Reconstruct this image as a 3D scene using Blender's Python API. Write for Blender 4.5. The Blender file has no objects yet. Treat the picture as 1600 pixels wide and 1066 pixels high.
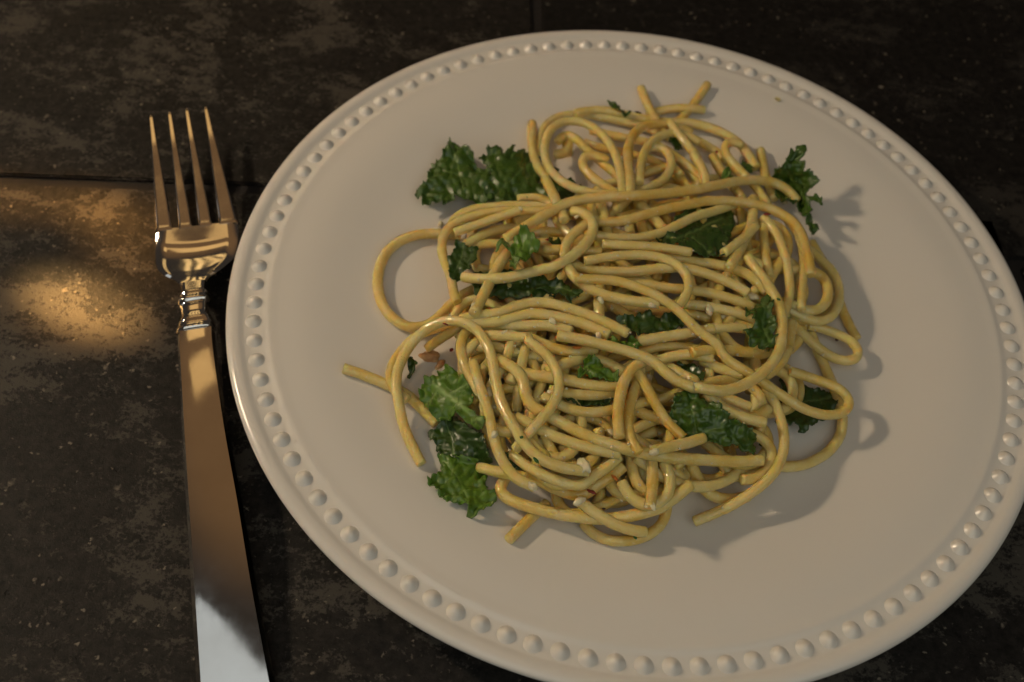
import bpy, bmesh, math, random
from mathutils import Vector, Matrix, noise
import numpy as np

CAM=[[-0.038314695951457,-0.21341892407927332,0.2873855287245721],[0.0,0.5756059313732629,-0.8177272233256752],[0.9934571525492143,0.09338890995324196,0.06573733753775322],[-0.11420545542489306,0.8123769588471007,0.5718398295725202]]
STRANDS=[
("spaghetti strand with its cut end standing up at the mound's back left",'-401,759,162 -398,706,168 -395,654,174 -388,604,179 -378,557,184 -363,515,189 -342,480,194 -317,451,198 -290,427,203'),
('spaghetti strand arching around the back left edge of the mound','-363,599,166 -365,644,165 -364,689,164 -356,731,164 -341,767,164 -318,795,164 -290,814,164 -258,826,164 -226,831,164 -194,832,165 -161,830,165 -128,827,166 -96,822,166 -64,816,167 -31,810,168 0,802,168 31,791,169 62,777,170 91,763,170 106,755,170'),
('long spaghetti strand forming the rear outline of the mound','-248,810,184 -216,827,183 -184,840,181 -152,846,181 -119,846,180 -86,842,180 -53,837,180 -20,831,181 13,826,181 46,822,181 78,821,182 109,822,183 135,826,183 158,830,183 182,832,182 210,830,181 241,825,180 272,815,180 303,802,179 331,784,179 357,761,179 378,731,180 396,697,181 411,659,182 418,639,183'),
('spaghetti loop shaped like a hairpin behind the long top strand','11,328,291 -19,329,290 -48,331,287 -78,332,285 -108,333,283 -137,333,280 -167,335,277 -196,342,273 -225,354,268 -253,371,263 -279,393,258 -303,421,253 -323,455,249 -337,494,244 -346,538,241 -347,583,237 -341,627,235 -328,666,233 -307,695,233 -280,712,233 -250,716,235 -220,710,237 -191,693,241 -164,668,245 -141,636,251 -122,598,256 -106,556,263 -94,511,270 -85,464,277 -79,416,285 -76,367,293 -74,318,303'),
('spaghetti strand inside the back left hairpin loop, slanting down to the right','-304,643,192 -289,665,198 -270,672,204 -247,659,210 -224,631,217 -203,596,224 -180,561,231 -156,530,239 -132,500,247 -108,470,255 -87,436,263 -68,401,270 -59,383,273'),
('short tight curl of spaghetti in the middle of the back left loops','-124,511,262 -153,523,261 -180,527,260 -202,518,260 -211,496,260 -206,466,261 -188,438,262 -165,413,263 -139,392,264 -113,372,264 -87,353,263'),
('outer strand of the twin upright loops at the back of the mound','183,760,200 152,767,205 120,771,210 88,772,216 56,765,222 24,749,229 -5,723,236 -29,686,244 -46,640,252 -55,590,261 -57,538,271 -56,487,280 -53,436,290 -50,387,298 -48,340,305 -47,317,308'),
('spaghetti strand ending in a blunt tip inside the twin upright loops','-16,396,287 -15,447,279 -11,498,271 -3,549,263 10,598,255 29,643,247 55,680,239 84,707,232 116,722,226 148,724,221 178,717,217 208,704,213'),
('round spaghetti loop right of the twin upright loops','5,627,227 34,633,231 61,628,235 83,609,240 96,575,245 98,534,250 88,492,255 70,454,260 46,421,265 18,394,270 -9,372,271 -37,354,269'),
('spaghetti strand with a pale cut end slanting down the back of the mound','94,769,234 113,731,238 132,697,239 152,666,239 171,636,239 186,610,240 192,593,243 187,591,247 180,594,252 179,588,256 187,569,258 200,541,258 212,507,256 219,471,254 223,432,252'),
('short spaghetti end poking up straight from the back of the mound','-8,986,190 5,939,192 19,892,194 35,846,197 52,803,200 69,760,202 78,739,204'),
('spaghetti end leaning out over the plate at the far back, tip raised','244,1035,204 226,997,197 207,961,190 188,926,182 167,893,174 145,861,167 122,830,161 97,800,156 85,786,153'),
('short straight spaghetti piece lying level at the very back of the mound','22,867,164 51,883,169 81,895,174 112,903,179 140,905,184 166,904,188 191,905,189 219,910,184 234,913,181'),
('spaghetti strand running under the twin upright loops','-206,671,180 -175,659,182 -143,649,185 -111,640,188 -79,634,191 -47,627,193 -16,620,196 15,609,199 45,593,202 72,572,206 98,548,210 123,521,215 146,491,220 166,457,226 176,440,229'),
('short spaghetti strand tucked beneath the slanting strand at the back','76,655,210 103,633,212 130,609,215 155,583,218 179,557,220 202,529,220 221,498,220 239,466,219'),
('small bent spaghetti scrap inside the back left hairpin loop','-256,613,169 -266,647,172 -270,670,176 -267,674,180 -262,654,184 -263,624,187 -275,598,189 -297,585,191 -310,582,191'),
('spaghetti strand crossing low behind the twin loops','-187,746,171 -155,738,173 -123,731,175 -91,725,177 -58,719,179 -26,714,181 5,707,184 37,698,186 67,684,188 95,665,191 121,641,194 144,612,197 164,578,201 182,542,205 200,507,207 218,476,204'),
('spaghetti strand running down the back right shoulder of the mound','101,759,188 133,759,186 164,755,185 194,746,184 224,733,183 252,716,182 278,696,181 303,673,181 325,647,180 348,620,180 371,595,179 394,572,179'),
('thick hooked spaghetti strand with a green smear at the back right','368,729,199 341,738,199 318,735,199 304,715,200 303,685,201 315,652,202 334,622,204 355,593,205 376,564,206 396,534,208 413,502,209 429,468,210 444,434,212'),
('torn flattened spaghetti stub standing at the back right edge','443,752,165 446,707,168 449,662,170 454,619,173 460,577,175 468,536,178 476,496,181'),
('short spaghetti stub beside the hooked strand at the back right','257,660,197 270,621,200 285,583,203 302,550,206 321,519,208 331,504,210'),
('low spaghetti bend under the back slanting strand','135,505,236 118,533,232 97,546,228 71,544,224 43,531,219 15,516,214 -13,501,209 -28,493,207'),
('stubby spaghetti end with a green fleck on its tip beside the back kale','-333,393,257 -317,349,267 -301,305,277 -286,261,286 -271,219,294 -258,177,301'),
('longest spaghetti strand lying on top across the whole mound','-443,67,299 -421,89,301 -399,111,303 -377,134,304 -354,156,306 -332,178,308 -308,201,309 -284,221,311 -259,239,313 -232,254,314 -205,265,316 -176,274,317 -147,281,318 -118,287,320 -89,292,321 -60,298,322 -30,307,320 0,317,315 30,330,310 61,343,305 91,356,300 122,371,294 152,385,289 179,400,283 204,415,277 230,433,271 259,453,263 291,474,255 323,494,248 357,512,240 390,527,232 424,538,224 456,543,216 487,541,209 515,532,201 538,514,194 558,492,187'),
('long spaghetti strand curving over the right shoulder below the topmost one','-195,190,301 -166,190,301 -137,190,301 -108,193,302 -79,199,303 -51,210,303 -23,226,303 5,243,302 33,259,301 62,275,299 91,290,297 121,304,295 150,318,293 175,331,290 197,343,287 218,352,285 243,359,282 272,366,279 302,371,276 334,375,272 365,377,269 395,377,266 425,373,263 453,365,260 480,352,258 504,334,257 522,311,257 535,281,257 542,247,258 546,209,260 550,172,262 552,133,265 552,94,267'),
('spaghetti strand rising to the right above the large dark kale leaf','-183,126,310 -155,121,310 -126,117,311 -97,117,311 -69,119,311 -40,125,310 -11,133,309 17,145,308 45,161,306 73,181,303 100,204,300 127,230,295 153,255,291 177,276,286 199,293,281 221,308,275 246,326,270 275,348,264 305,373,257 335,400,252 350,413,249'),
("spaghetti strand bent into a teardrop loop over the mound's left centre",'-559,-68,257 -529,-83,275 -500,-95,292 -472,-101,304 -445,-100,311 -418,-96,315 -391,-88,319 -365,-79,323 -341,-70,326 -321,-63,330 -308,-60,334 -299,-60,337 -286,-56,341 -268,-45,344 -246,-26,345 -224,-3,345 -204,25,343 -186,56,341 -173,90,339 -167,125,336 -172,158,333 -187,186,326 -210,206,316 -237,220,304'),
('spaghetti strand passing under the teardrop loop then sweeping right','-158,188,317 -181,163,319 -204,136,321 -225,107,323 -240,76,325 -249,41,327 -249,7,328 -242,-26,329 -228,-57,332 -210,-83,334 -188,-104,337 -165,-121,339 -140,-134,341 -114,-143,342 -87,-149,343 -61,-153,344 -34,-155,345 -7,-156,345 21,-155,345 48,-154,344'),
('long diagonal spaghetti strand running to a loop at the far right edge','-214,-107,363 -187,-106,363 -160,-104,364 -133,-101,364 -105,-100,364 -78,-102,364 -52,-107,364 -26,-114,364 0,-123,364 25,-133,363 49,-146,363 72,-160,361 95,-176,360 115,-193,358 134,-213,356 153,-232,354 172,-248,351 192,-260,349 210,-271,346 224,-281,343 232,-292,340 238,-303,336 250,-314,332 268,-326,326 291,-336,321 314,-345,315 338,-355,309 361,-365,304 384,-377,299 407,-388,292 431,-397,283 456,-404,273 481,-411,263 507,-416,254 533,-418,247 561,-417,240 589,-411,234 616,-400,230 637,-382,228 648,-360,226 646,-338,226 632,-319,228 611,-307,231 586,-300,234 559,-296,239 532,-293,245 504,-290,251 477,-288,257 463,-287,260'),
('spaghetti strand making the big J hook right of centre','-254,-326,360 -228,-328,361 -202,-330,361 -176,-333,362 -150,-337,362 -124,-341,362 -98,-345,362 -73,-350,362 -47,-355,362 -22,-361,361 3,-368,361 26,-377,359 47,-391,357 66,-407,355 86,-422,353 108,-433,350 131,-440,348 149,-445,347 159,-446,349 161,-447,352 164,-448,355 176,-451,356 198,-451,353 224,-447,348 250,-438,343 276,-425,339 302,-407,335 326,-387,331 350,-364,328 372,-337,324 392,-309,320 408,-279,317 419,-251,314 426,-227,312 430,-202,310 433,-173,309 435,-141,308 434,-107,308 428,-75,308 418,-45,309 405,-18,309 390,9,310 374,36,311 358,63,310 342,91,310 335,105,310'),
('short spaghetti end under the teardrop loop pointing left','-317,44,303 -288,45,305 -260,47,307 -231,48,310 -203,49,312 -174,48,315 -146,45,318 -132,44,319'),
('spaghetti strand with a square cut end against the large dark kale leaf','-135,62,340 -107,63,341 -79,64,342 -50,66,343 -22,68,343 6,71,343 35,73,342 64,74,340 93,75,338 121,75,336 150,75,334'),
('spaghetti strand with a blunt left end hooking down at the centre','-188,-15,339 -160,-5,339 -133,6,338 -105,16,337 -77,25,337 -49,32,336 -21,38,335 8,40,335 36,39,335 63,34,336 89,23,336 111,7,337 128,-15,337 138,-44,337 139,-75,337 130,-107,337 116,-137,337 98,-164,337'),
('spaghetti strand bowing across the centre beneath the hooked one','-223,-16,311 -195,-21,313 -168,-26,314 -140,-28,315 -112,-28,316 -85,-26,317 -57,-22,317 -29,-16,317 -1,-8,317 27,1,317 55,10,316 83,17,315 111,22,315 139,23,313 167,21,312 195,17,310 222,11,307 249,4,305 275,-4,302 301,-14,299 325,-26,297 337,-33,295'),
('spaghetti strand running right from the dark kale leaf to the J hook','73,79,299 100,74,300 128,70,301 157,68,300 185,67,299 213,68,299 242,67,298 269,63,298 296,57,298 323,48,297 347,35,296 368,17,295 387,-4,292 397,-14,289'),
("spaghetti strand showing through the gap at the mound's centre",'-48,-27,285 -21,-35,288 6,-40,291 33,-44,292 60,-46,293 88,-47,293 115,-47,294 143,-47,295 171,-46,294 198,-47,294 225,-50,293 253,-53,291 280,-57,289 306,-63,286 333,-68,281 360,-72,273'),
('spaghetti strand with a thick cut end at the centre of the mound','-546,-258,294 -520,-254,303 -495,-251,311 -469,-249,318 -443,-245,323 -419,-235,326 -396,-221,328 -372,-208,329 -347,-198,331 -322,-194,334 -295,-193,336 -269,-197,338 -243,-203,340 -217,-211,343 -191,-219,345 -165,-228,347 -140,-239,349 -116,-250,351 -91,-262,352 -68,-275,354 -44,-288,356'),
('spaghetti strand lying just below the thick cut end strand','-521,-277,294 -494,-275,301 -467,-272,307 -441,-269,313 -415,-264,318 -391,-255,322 -368,-244,323 -344,-235,325 -318,-232,327 -292,-234,329 -265,-237,331 -238,-241,333 -212,-246,334 -186,-253,336 -160,-263,338 -135,-273,339 -110,-285,341 -98,-291,342'),
('spaghetti strand ending in a rounded lump left of centre','-502,-278,284 -476,-272,287 -450,-269,292 -423,-269,299 -397,-271,306 -372,-272,311 -347,-271,314 -323,-268,317 -298,-266,319 -272,-267,322 -247,-273,325 -221,-282,328 -209,-287,330'),
('spaghetti strand sweeping round to a cut end at the lower left centre','-471,-313,299 -445,-313,304 -419,-315,310 -394,-317,315 -372,-319,319 -356,-320,323 -344,-322,327 -336,-328,331 -334,-335,335 -334,-342,339 -327,-350,341 -311,-361,341 -291,-375,340 -271,-394,339 -255,-417,339 -243,-442,338 -236,-470,337 -235,-498,336 -240,-525,335 -249,-551,333 -262,-575,331 -277,-598,328 -291,-618,323 -306,-637,315 -320,-654,303 -333,-669,286 -340,-676,277'),
('low spaghetti strand beside the orange pepper flake','-326,-312,310 -301,-323,310 -276,-332,311 -250,-340,311 -224,-344,312 -198,-344,313 -171,-338,313 -145,-329,312 -132,-323,311'),
('spaghetti strand arching over the left flank with its end on the plate','-601,-701,176 -616,-678,178 -631,-654,179 -646,-631,181 -660,-607,184 -672,-582,188 -682,-557,192 -690,-532,196 -698,-507,201 -707,-480,205 -712,-451,208 -714,-422,211 -710,-394,215 -703,-368,221 -693,-343,228 -680,-320,236 -664,-301,246 -646,-285,256 -624,-274,269 -600,-269,282 -574,-271,296 -547,-278,307 -522,-289,314 -498,-305,318 -478,-326,320 -461,-350,320 -447,-377,320 -436,-406,320 -428,-435,319 -421,-464,318 -413,-493,317 -404,-521,316 -394,-549,317 -381,-576,318 -367,-601,320 -352,-625,321 -337,-649,323 -322,-671,324 -305,-691,324 -286,-708,324 -265,-721,323 -242,-729,320 -219,-733,316 -194,-734,310 -169,-733,306 -144,-731,302 -132,-729,301'),
('spaghetti strand hugging the outside of the left flank arch','-671,-494,181 -695,-481,181 -715,-464,183 -729,-441,185 -735,-415,186 -734,-386,188 -727,-359,190 -715,-333,193 -701,-309,197 -684,-288,202 -664,-270,207 -641,-258,214 -617,-249,221 -591,-243,228 -565,-238,235 -552,-235,238'),
('short spaghetti end beneath the left arch, tip pointing down left','-642,-300,175 -621,-291,196 -600,-283,216 -577,-274,234 -555,-263,247 -532,-249,254'),
('small curved spaghetti strand inside the left arch','-513,-257,269 -525,-288,272 -533,-319,276 -533,-352,280 -526,-383,282 -515,-411,282 -501,-437,281 -485,-463,283 -469,-490,286 -453,-518,290'),
('spaghetti strand with a square end running down beside the ribbed kale leaf','-490,-406,293 -480,-439,298 -470,-471,302 -459,-500,305 -447,-528,305 -437,-553,301 -427,-578,297 -418,-603,292 -410,-629,289 -401,-653,284 -391,-677,280 -379,-700,276 -365,-722,274 -349,-742,273 -331,-759,272 -309,-770,272 -286,-776,268 -274,-778,265'),
('spaghetti loop lying flat on the bare plate at the left','-595,180,164 -625,181,163 -655,180,162 -685,177,161 -714,172,160 -742,163,160 -769,149,159 -793,129,159 -812,104,159 -827,75,159 -837,41,159 -840,6,159 -839,-30,160 -834,-66,160 -824,-100,160 -810,-132,160 -792,-161,160 -770,-185,161 -746,-203,162 -720,-215,163 -694,-218,164 -668,-212,165 -645,-198,167 -626,-177,169 -609,-151,170 -593,-125,173 -575,-100,175 -555,-78,177 -532,-59,178 -507,-43,178 -480,-28,176 -453,-13,173 -426,2,169'),
('spaghetti strand curling round the left end of the mound below the kale','-565,-165,251 -579,-134,246 -588,-101,241 -597,-67,237 -608,-34,233 -623,-1,230 -637,34,228 -645,70,226 -646,106,225 -638,139,225 -623,167,226 -601,188,229 -576,204,231 -548,216,235 -520,226,239 -491,232,244 -462,235,249 -432,235,255 -403,233,261 -373,231,268 -343,231,273 -314,236,275 -285,243,275'),
('spaghetti strand tucked just in front of the back left kale','-633,156,185 -630,190,188 -621,220,191 -605,244,194 -581,260,198 -555,271,203 -526,278,207 -497,282,212 -467,285,217 -438,286,223 -408,285,228 -379,283,234 -349,277,241 -320,267,247 -306,262,249'),
('straight spaghetti strand with a cheese crumb on its right end','-611,127,237 -584,140,242 -557,153,247 -530,166,252 -503,178,258 -476,190,265 -448,201,272 -421,211,279 -407,217,282'),
('spaghetti strand below the straight one at the upper left','-576,91,218 -554,111,220 -531,132,222 -507,151,222 -482,167,223 -455,178,224 -427,185,225 -399,186,226 -370,185,228 -341,182,229 -312,177,231'),
('low spaghetti strand behind the small square kale piece','-599,83,184 -575,96,193 -550,106,201 -523,112,209 -495,114,216 -467,113,222 -438,110,226 -409,108,227 -381,106,226'),
('short spaghetti strand passing under the small frilly kale sprig','-506,-260,332 -497,-221,321 -489,-182,311 -480,-142,302 -472,-104,295 -463,-69,292 -452,-36,292 -441,-3,292 -428,30,291 -414,65,288 -407,83,286'),
('spaghetti strand poking out over the plate at the left with a blunt tip','-880,-414,187 -854,-417,182 -828,-420,177 -802,-426,173 -776,-431,169 -751,-438,165 -725,-445,161 -700,-455,159 -675,-467,158 -653,-483,156 -631,-502,156 -610,-521,155 -589,-540,154 -578,-549,153'),
('spaghetti strand passing behind the lower left centre bend','-375,-472,300 -369,-452,303 -356,-441,306 -335,-439,309 -311,-442,312 -285,-446,316 -259,-448,316 -232,-448,315 -206,-449,314 -180,-451,312 -153,-453,311 -127,-453,311 -100,-451,310 -74,-448,309 -47,-445,308'),
('spaghetti strand just beneath another in the lower centre','-259,-479,301 -234,-486,308 -210,-490,310 -184,-489,308 -159,-486,304 -133,-480,299 -107,-472,295 -82,-462,291 -56,-452,287 -43,-447,285'),
('long spaghetti strand crossing the lower part of the mound','-418,-397,305 -394,-415,314 -371,-432,320 -353,-450,324 -340,-471,323 -333,-495,321 -326,-519,318 -314,-540,316 -295,-555,313 -273,-565,311 -250,-576,310 -226,-587,310 -203,-598,311 -180,-609,311 -157,-620,313 -133,-630,314 -109,-638,316 -85,-645,317 -61,-650,316 -36,-653,314 -11,-654,310 15,-655,306 40,-656,303 66,-655,299 92,-653,294 118,-649,288 145,-644,281 171,-639,275 198,-634,269 224,-629,263 251,-624,258 278,-619,252 305,-613,247 332,-606,243 359,-598,239 373,-595,237'),
('spaghetti strand dipping like a hammock in the lower centre','-280,-511,314 -256,-521,312 -233,-530,311 -209,-538,310 -185,-544,310 -160,-545,308 -134,-542,305 -109,-535,302 -84,-526,299 -59,-515,296 -34,-503,293 -9,-490,291 16,-477,289 41,-465,286 54,-458,285'),
('left side of the narrow upright spaghetti bend in the lower centre','17,-360,337 -6,-379,342 -26,-400,345 -40,-424,345 -50,-451,344 -56,-480,343 -60,-508,342 -63,-537,341 -63,-565,340 -61,-593,339 -58,-621,338 -56,-634,338'),
('right side of the narrow upright spaghetti bend in the lower centre','4,-371,310 -1,-401,311 -8,-432,312 -16,-463,315 -23,-494,317 -28,-525,320 -30,-555,322 -30,-585,324 -26,-614,327 -17,-639,329 -5,-661,332 3,-672,332'),
('short slanting spaghetti strand left of the broad centre kale leaf','-16,-390,328 -2,-415,328 12,-439,326 26,-461,322 40,-482,316 54,-503,311 69,-523,305 86,-541,298 104,-556,292 124,-570,285 134,-577,281'),
('spaghetti strand with a pale tip under the broad centre kale leaf','41,-658,326 66,-643,319 91,-629,313 116,-617,307 142,-604,301 167,-589,295 193,-573,288'),
('spaghetti strand behind the small green kale scrap at the centre','-273,-421,305 -250,-405,304 -227,-388,303 -203,-373,301 -179,-359,298 -153,-352,295 -128,-351,294 -103,-356,293 -79,-365,292 -55,-376,291 -31,-386,289 -19,-391,288'),
('spaghetti strand running parallel below the long lower one','-350,-584,303 -326,-595,304 -303,-605,304 -279,-615,304 -255,-625,305 -232,-634,304 -208,-642,305 -183,-649,305 -159,-654,305 -134,-658,304 -110,-661,303 -85,-663,302 -60,-665,301 -47,-665,301'),
('short level spaghetti strand below the centre kale frill','-15,-294,331 11,-284,329 38,-273,328 65,-263,327 91,-253,325 118,-244,324 144,-233,322 170,-222,321 195,-213,319 220,-206,318'),
('spaghetti strand rising over to the right below the diagonal','16,-354,288 39,-340,293 63,-327,297 88,-316,301 113,-309,305 138,-305,308 159,-303,310 172,-305,311 183,-307,311 197,-309,311 218,-311,310'),
('spaghetti strand half hidden below the centre kale frill','-12,-310,289 12,-296,289 38,-283,289 63,-274,290 90,-269,290 116,-267,290 143,-268,291 169,-270,293 194,-274,295'),
("low spaghetti strand behind the J hook's lower curve",'72,-321,274 94,-339,282 116,-356,289 138,-373,296 155,-386,303 163,-396,309 157,-402,312 140,-408,315'),
('short thick spaghetti end between the diagonal and the J hook','148,-313,333 176,-301,329 205,-290,323 235,-280,316 265,-272,308 295,-266,301 325,-260,294 340,-257,290'),
('short spaghetti piece beneath the diagonal strand at the right','187,-302,287 210,-317,292 234,-329,295 259,-338,297 284,-345,297 310,-351,296'),
('short upright spaghetti piece at the right of centre','196,-405,282 203,-366,273 212,-327,263 223,-289,255 237,-252,248'),
('spaghetti strand shadowing the J hook on its outer side','485,-89,248 480,-126,250 474,-161,251 470,-188,252 466,-203,254 463,-207,258 460,-213,262 453,-230,264 441,-255,264 423,-281,264 402,-305,263 378,-326,264'),
('spaghetti strand with a rounded end dropping down the right flank','497,391,214 514,357,219 528,322,225 537,283,230 541,241,236 541,197,242 537,152,249 532,109,254 526,67,258 520,26,262 515,-15,266 511,-55,271'),
('spaghetti strand falling straight down the right flank','409,330,263 427,302,263 443,273,264 456,241,265 464,205,267 470,168,269 475,132,269 479,96,268 480,60,268 479,24,268 474,-12,269 465,-47,267 454,-78,265 447,-94,263'),
('upright spaghetti strand beside the large dark kale leaf','385,436,237 382,391,245 377,348,253 370,305,261 358,262,269 344,217,277 327,172,287 310,127,298 291,83,309 272,41,320'),
('short spaghetti end crossing the edge of the large dark kale leaf','256,103,314 281,130,310 305,159,306 329,192,300 352,228,292 376,266,284'),
('outer strand of the coiled rings on the right flank','404,41,235 424,18,241 445,-4,244 466,-23,243 490,-38,240 514,-49,236 541,-57,231 568,-58,227 595,-49,222 621,-28,217 641,2,213 656,39,209 663,78,205 665,116,202 660,152,199 648,184,197 632,212,194 613,237,192 592,262,189 571,287,186'),
('inner strand of the coiled rings on the right flank','485,124,241 515,133,240 545,139,238 573,138,235 596,126,233 611,103,233 616,71,233 612,36,234 598,4,237 576,-20,240 549,-33,245 522,-34,249 495,-28,253 482,-23,255'),
('middle strand of the coiled rings on the right flank','448,16,213 468,-6,213 489,-24,212 513,-38,211 539,-45,209 567,-42,207 595,-28,202 622,-3,196 643,29,191 657,66,186 664,105,183 663,143,179 657,179,177 645,211,174 631,242,172 617,274,171 605,308,170 599,325,170'),
('spaghetti end pointing down onto the plate at the far right','671,140,158 677,105,157 685,71,156 693,38,155 704,6,154 715,-24,152 728,-54,151'),
('spaghetti strand making a narrow loop at the right edge of the mound','460,-4,200 478,-26,198 497,-49,197 516,-72,197 535,-94,197 555,-114,195 577,-131,192 599,-147,189 623,-160,186 649,-168,184 674,-168,183 697,-159,182 711,-139,181 712,-116,181 700,-95,182 679,-80,183 654,-69,184 627,-61,186 599,-56,189 570,-53,192 556,-52,194'),
('spaghetti loop resting on the plate at the lower right','571,-59,164 580,-91,164 589,-122,163 598,-152,163 608,-182,162 617,-212,161 626,-241,161 635,-270,160 642,-300,160 647,-330,159 650,-361,159 647,-392,159 640,-423,159 626,-452,159 608,-479,159 587,-503,160 563,-522,160 538,-539,161 512,-552,162 485,-560,163 458,-565,164 432,-566,166 406,-564,168 380,-559,170 355,-552,173 342,-549,174'),
('spaghetti strand running out to a cut end at the lower right','357,-310,277 369,-338,279 381,-364,279 393,-390,278 404,-415,277 415,-440,273 424,-464,266 431,-489,259 435,-515,253 435,-542,249 431,-569,245 422,-596,242 410,-622,240 394,-645,237 376,-665,232 357,-682,225 338,-697,217 318,-711,209 297,-725,201 276,-737,194 254,-748,187 232,-759,180 209,-769,173 187,-779,166'),
('short spaghetti strand above the broad centre kale leaf','192,-439,317 212,-455,313 234,-469,308 256,-481,303 280,-490,299 306,-495,296 332,-498,293 359,-498,289 373,-498,287'),
('spaghetti scrap right of the broad centre kale leaf','388,-436,272 370,-457,273 349,-472,272 326,-478,270 303,-476,270 280,-470,269 257,-460,270 246,-454,270'),
('short dark spaghetti strand deep in the right flank','412,317,248 411,273,251 409,229,256 409,186,261 409,143,266 411,101,271 413,61,275'),
('slanting spaghetti strand deep in the right flank','485,185,253 463,149,255 443,113,258 426,78,259 413,42,259 406,23,259'),
('low spaghetti strand behind the coiled rings','415,233,206 444,225,205 472,217,203 500,206,201 523,189,198 538,164,196 546,131,195 546,94,196 541,54,197 534,14,199'),
('spaghetti strand deep behind the large dark kale leaf','348,397,209 350,354,209 353,312,210 358,272,210 367,238,206 380,209,198'),
('short spaghetti lump left of the frilly kale by the J hook','203,-186,294 230,-185,295 257,-179,293 285,-170,289 313,-166,284 327,-165,282'),
('spaghetti strand under the crossing ones right of centre','137,-105,297 165,-104,296 193,-103,295 220,-105,294 247,-106,292 275,-107,289 302,-109,286 329,-113,281 355,-120,276 368,-124,273'),
('low spaghetti strand right of the centre kale frill','135,-112,259 163,-113,258 191,-115,257 218,-117,255 246,-119,254 273,-121,254 300,-125,256 325,-133,259 350,-144,261 374,-155,261'),
('spaghetti strand sagging along the lower right edge','0,-650,269 22,-662,263 43,-675,259 65,-688,257 87,-698,255 111,-706,253 136,-710,251 162,-709,246 189,-704,238 216,-695,230 243,-681,223 268,-664,216 293,-643,210 317,-618,202 342,-593,191'),
('spaghetti strand curving below the sagging one','158,-609,231 169,-632,227 181,-653,220 194,-672,211 210,-688,202 230,-699,193 254,-703,184 280,-701,176 307,-693,168 334,-680,161 348,-673,158'),
('short upright spaghetti strand with wet highlights at the bottom','45,-651,282 47,-681,282 48,-710,282 48,-739,283 46,-769,284 43,-799,286 41,-813,287'),
('thick spaghetti strand rimming the bottom of the mound','-353,-706,177 -363,-730,178 -367,-751,179 -360,-768,181 -344,-781,183 -322,-791,186 -298,-799,189 -273,-806,192 -249,-812,197 -225,-817,201 -200,-823,207 -176,-827,212 -152,-829,216 -127,-830,217 -102,-829,215 -77,-825,213 -53,-821,212 -29,-815,214 -5,-810,218 19,-804,223 42,-798,230 64,-790,237 85,-780,244 104,-766,251 122,-751,258 140,-734,265 158,-716,270'),
('short fat spaghetti end with a pale tip at the bottom','-152,-799,254 -130,-809,248 -109,-820,243 -87,-830,239 -65,-839,234 -42,-846,228 -18,-849,220 7,-848,211 33,-845,203 46,-843,199'),
('lowest spaghetti curve touching the plate at the bottom','-126,-818,157 -108,-836,160 -88,-851,162 -66,-861,164 -42,-865,165 -17,-864,167 7,-860,169 31,-852,172 54,-841,175 74,-826,178 90,-808,182 100,-786,187 105,-762,192 104,-738,197'),
('short spaghetti end pointing left at the lower left','-437,-683,164 -412,-697,183 -387,-710,201 -362,-722,220 -338,-734,238 -313,-745,252 -301,-750,258'),
('spaghetti end sticking out over the plate at the bottom left','-330,-908,186 -314,-884,180 -299,-861,175 -282,-837,170 -265,-814,165 -248,-791,160 -232,-767,156'),
('dark low spaghetti strand behind the bottom rim','37,-691,210 16,-709,209 -4,-726,207 -25,-742,204 -46,-759,204 -68,-774,205 -91,-788,204 -113,-798,202 -137,-806,198 -161,-812,194'),
('spaghetti strand partly hidden at the lower left of the mound','-250,-709,306 -271,-692,303 -290,-671,300 -307,-647,295 -323,-621,290 -340,-596,285 -358,-572,280'),
('spaghetti strand bowing along the lower left of the mound','-350,-674,252 -330,-693,259 -309,-712,266 -287,-728,272 -264,-740,275 -241,-748,275 -217,-755,275 -194,-760,274 -171,-763,274 -151,-761,275 -137,-754,276 -125,-742,278 -111,-728,281 -93,-713,282 -75,-696,283 -57,-675,283 -48,-663,282'),
('spaghetti strand just below the bowed one at the lower left','-302,-725,243 -279,-733,237 -255,-742,232 -232,-750,229 -208,-757,228 -183,-764,228 -161,-769,230 -141,-768,233 -127,-762,237 -114,-750,241 -98,-737,247 -79,-723,252 -59,-707,257 -41,-690,262 -32,-681,265'),
('small upright spaghetti stub in the lower left gap','-203,-628,248 -200,-652,243 -196,-676,239 -194,-689,237'),
('low curled spaghetti strand inside the lower left bend','-365,-304,273 -347,-328,272 -329,-353,273 -313,-379,275 -305,-404,275 -309,-428,272 -322,-448,266 -341,-464,260'),
('low spaghetti strand under the left arch','-454,-383,278 -431,-396,274 -408,-410,270 -386,-426,268 -363,-442,268 -341,-459,270 -330,-468,271'),
('low spaghetti strand inside the left arch opening','-511,-344,241 -488,-332,246 -465,-321,252 -441,-312,256 -417,-308,259 -391,-311,263 -379,-314,264'),
('low spaghetti bend under the topmost long strand','-3,268,228 -31,275,225 -57,283,222 -79,296,220 -89,316,218 -84,342,216 -67,369,213 -42,395,209 -28,408,206'),
('low spaghetti strand under the teardrop loop','-286,228,250 -268,189,261 -247,157,270 -223,134,275 -196,121,277 -167,116,276 -138,114,273 -108,114,270 -79,112,269'),
('short spaghetti strand below the topmost long strand','-110,256,238 -93,287,241 -75,318,243 -55,346,246 -33,374,247 -9,403,245'),
('stub of spaghetti between the two long crossing strands','-50,296,237 -43,256,241 -37,217,244 -34,198,245'),
('low spaghetti strand left of the teardrop loop','-368,231,210 -339,216,211 -310,200,213 -281,183,217 -252,165,221 -223,147,226'),
('short curved spaghetti piece near the centre','-220,-113,256 -195,-106,260 -172,-93,265 -150,-75,269 -139,-65,271'),
('spaghetti strand low behind the centre kale frill','-134,-134,253 -107,-117,248 -79,-105,246 -51,-101,246 -24,-103,247 5,-106,247 33,-106,244 62,-101,240 91,-91,235 105,-85,233'),
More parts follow.
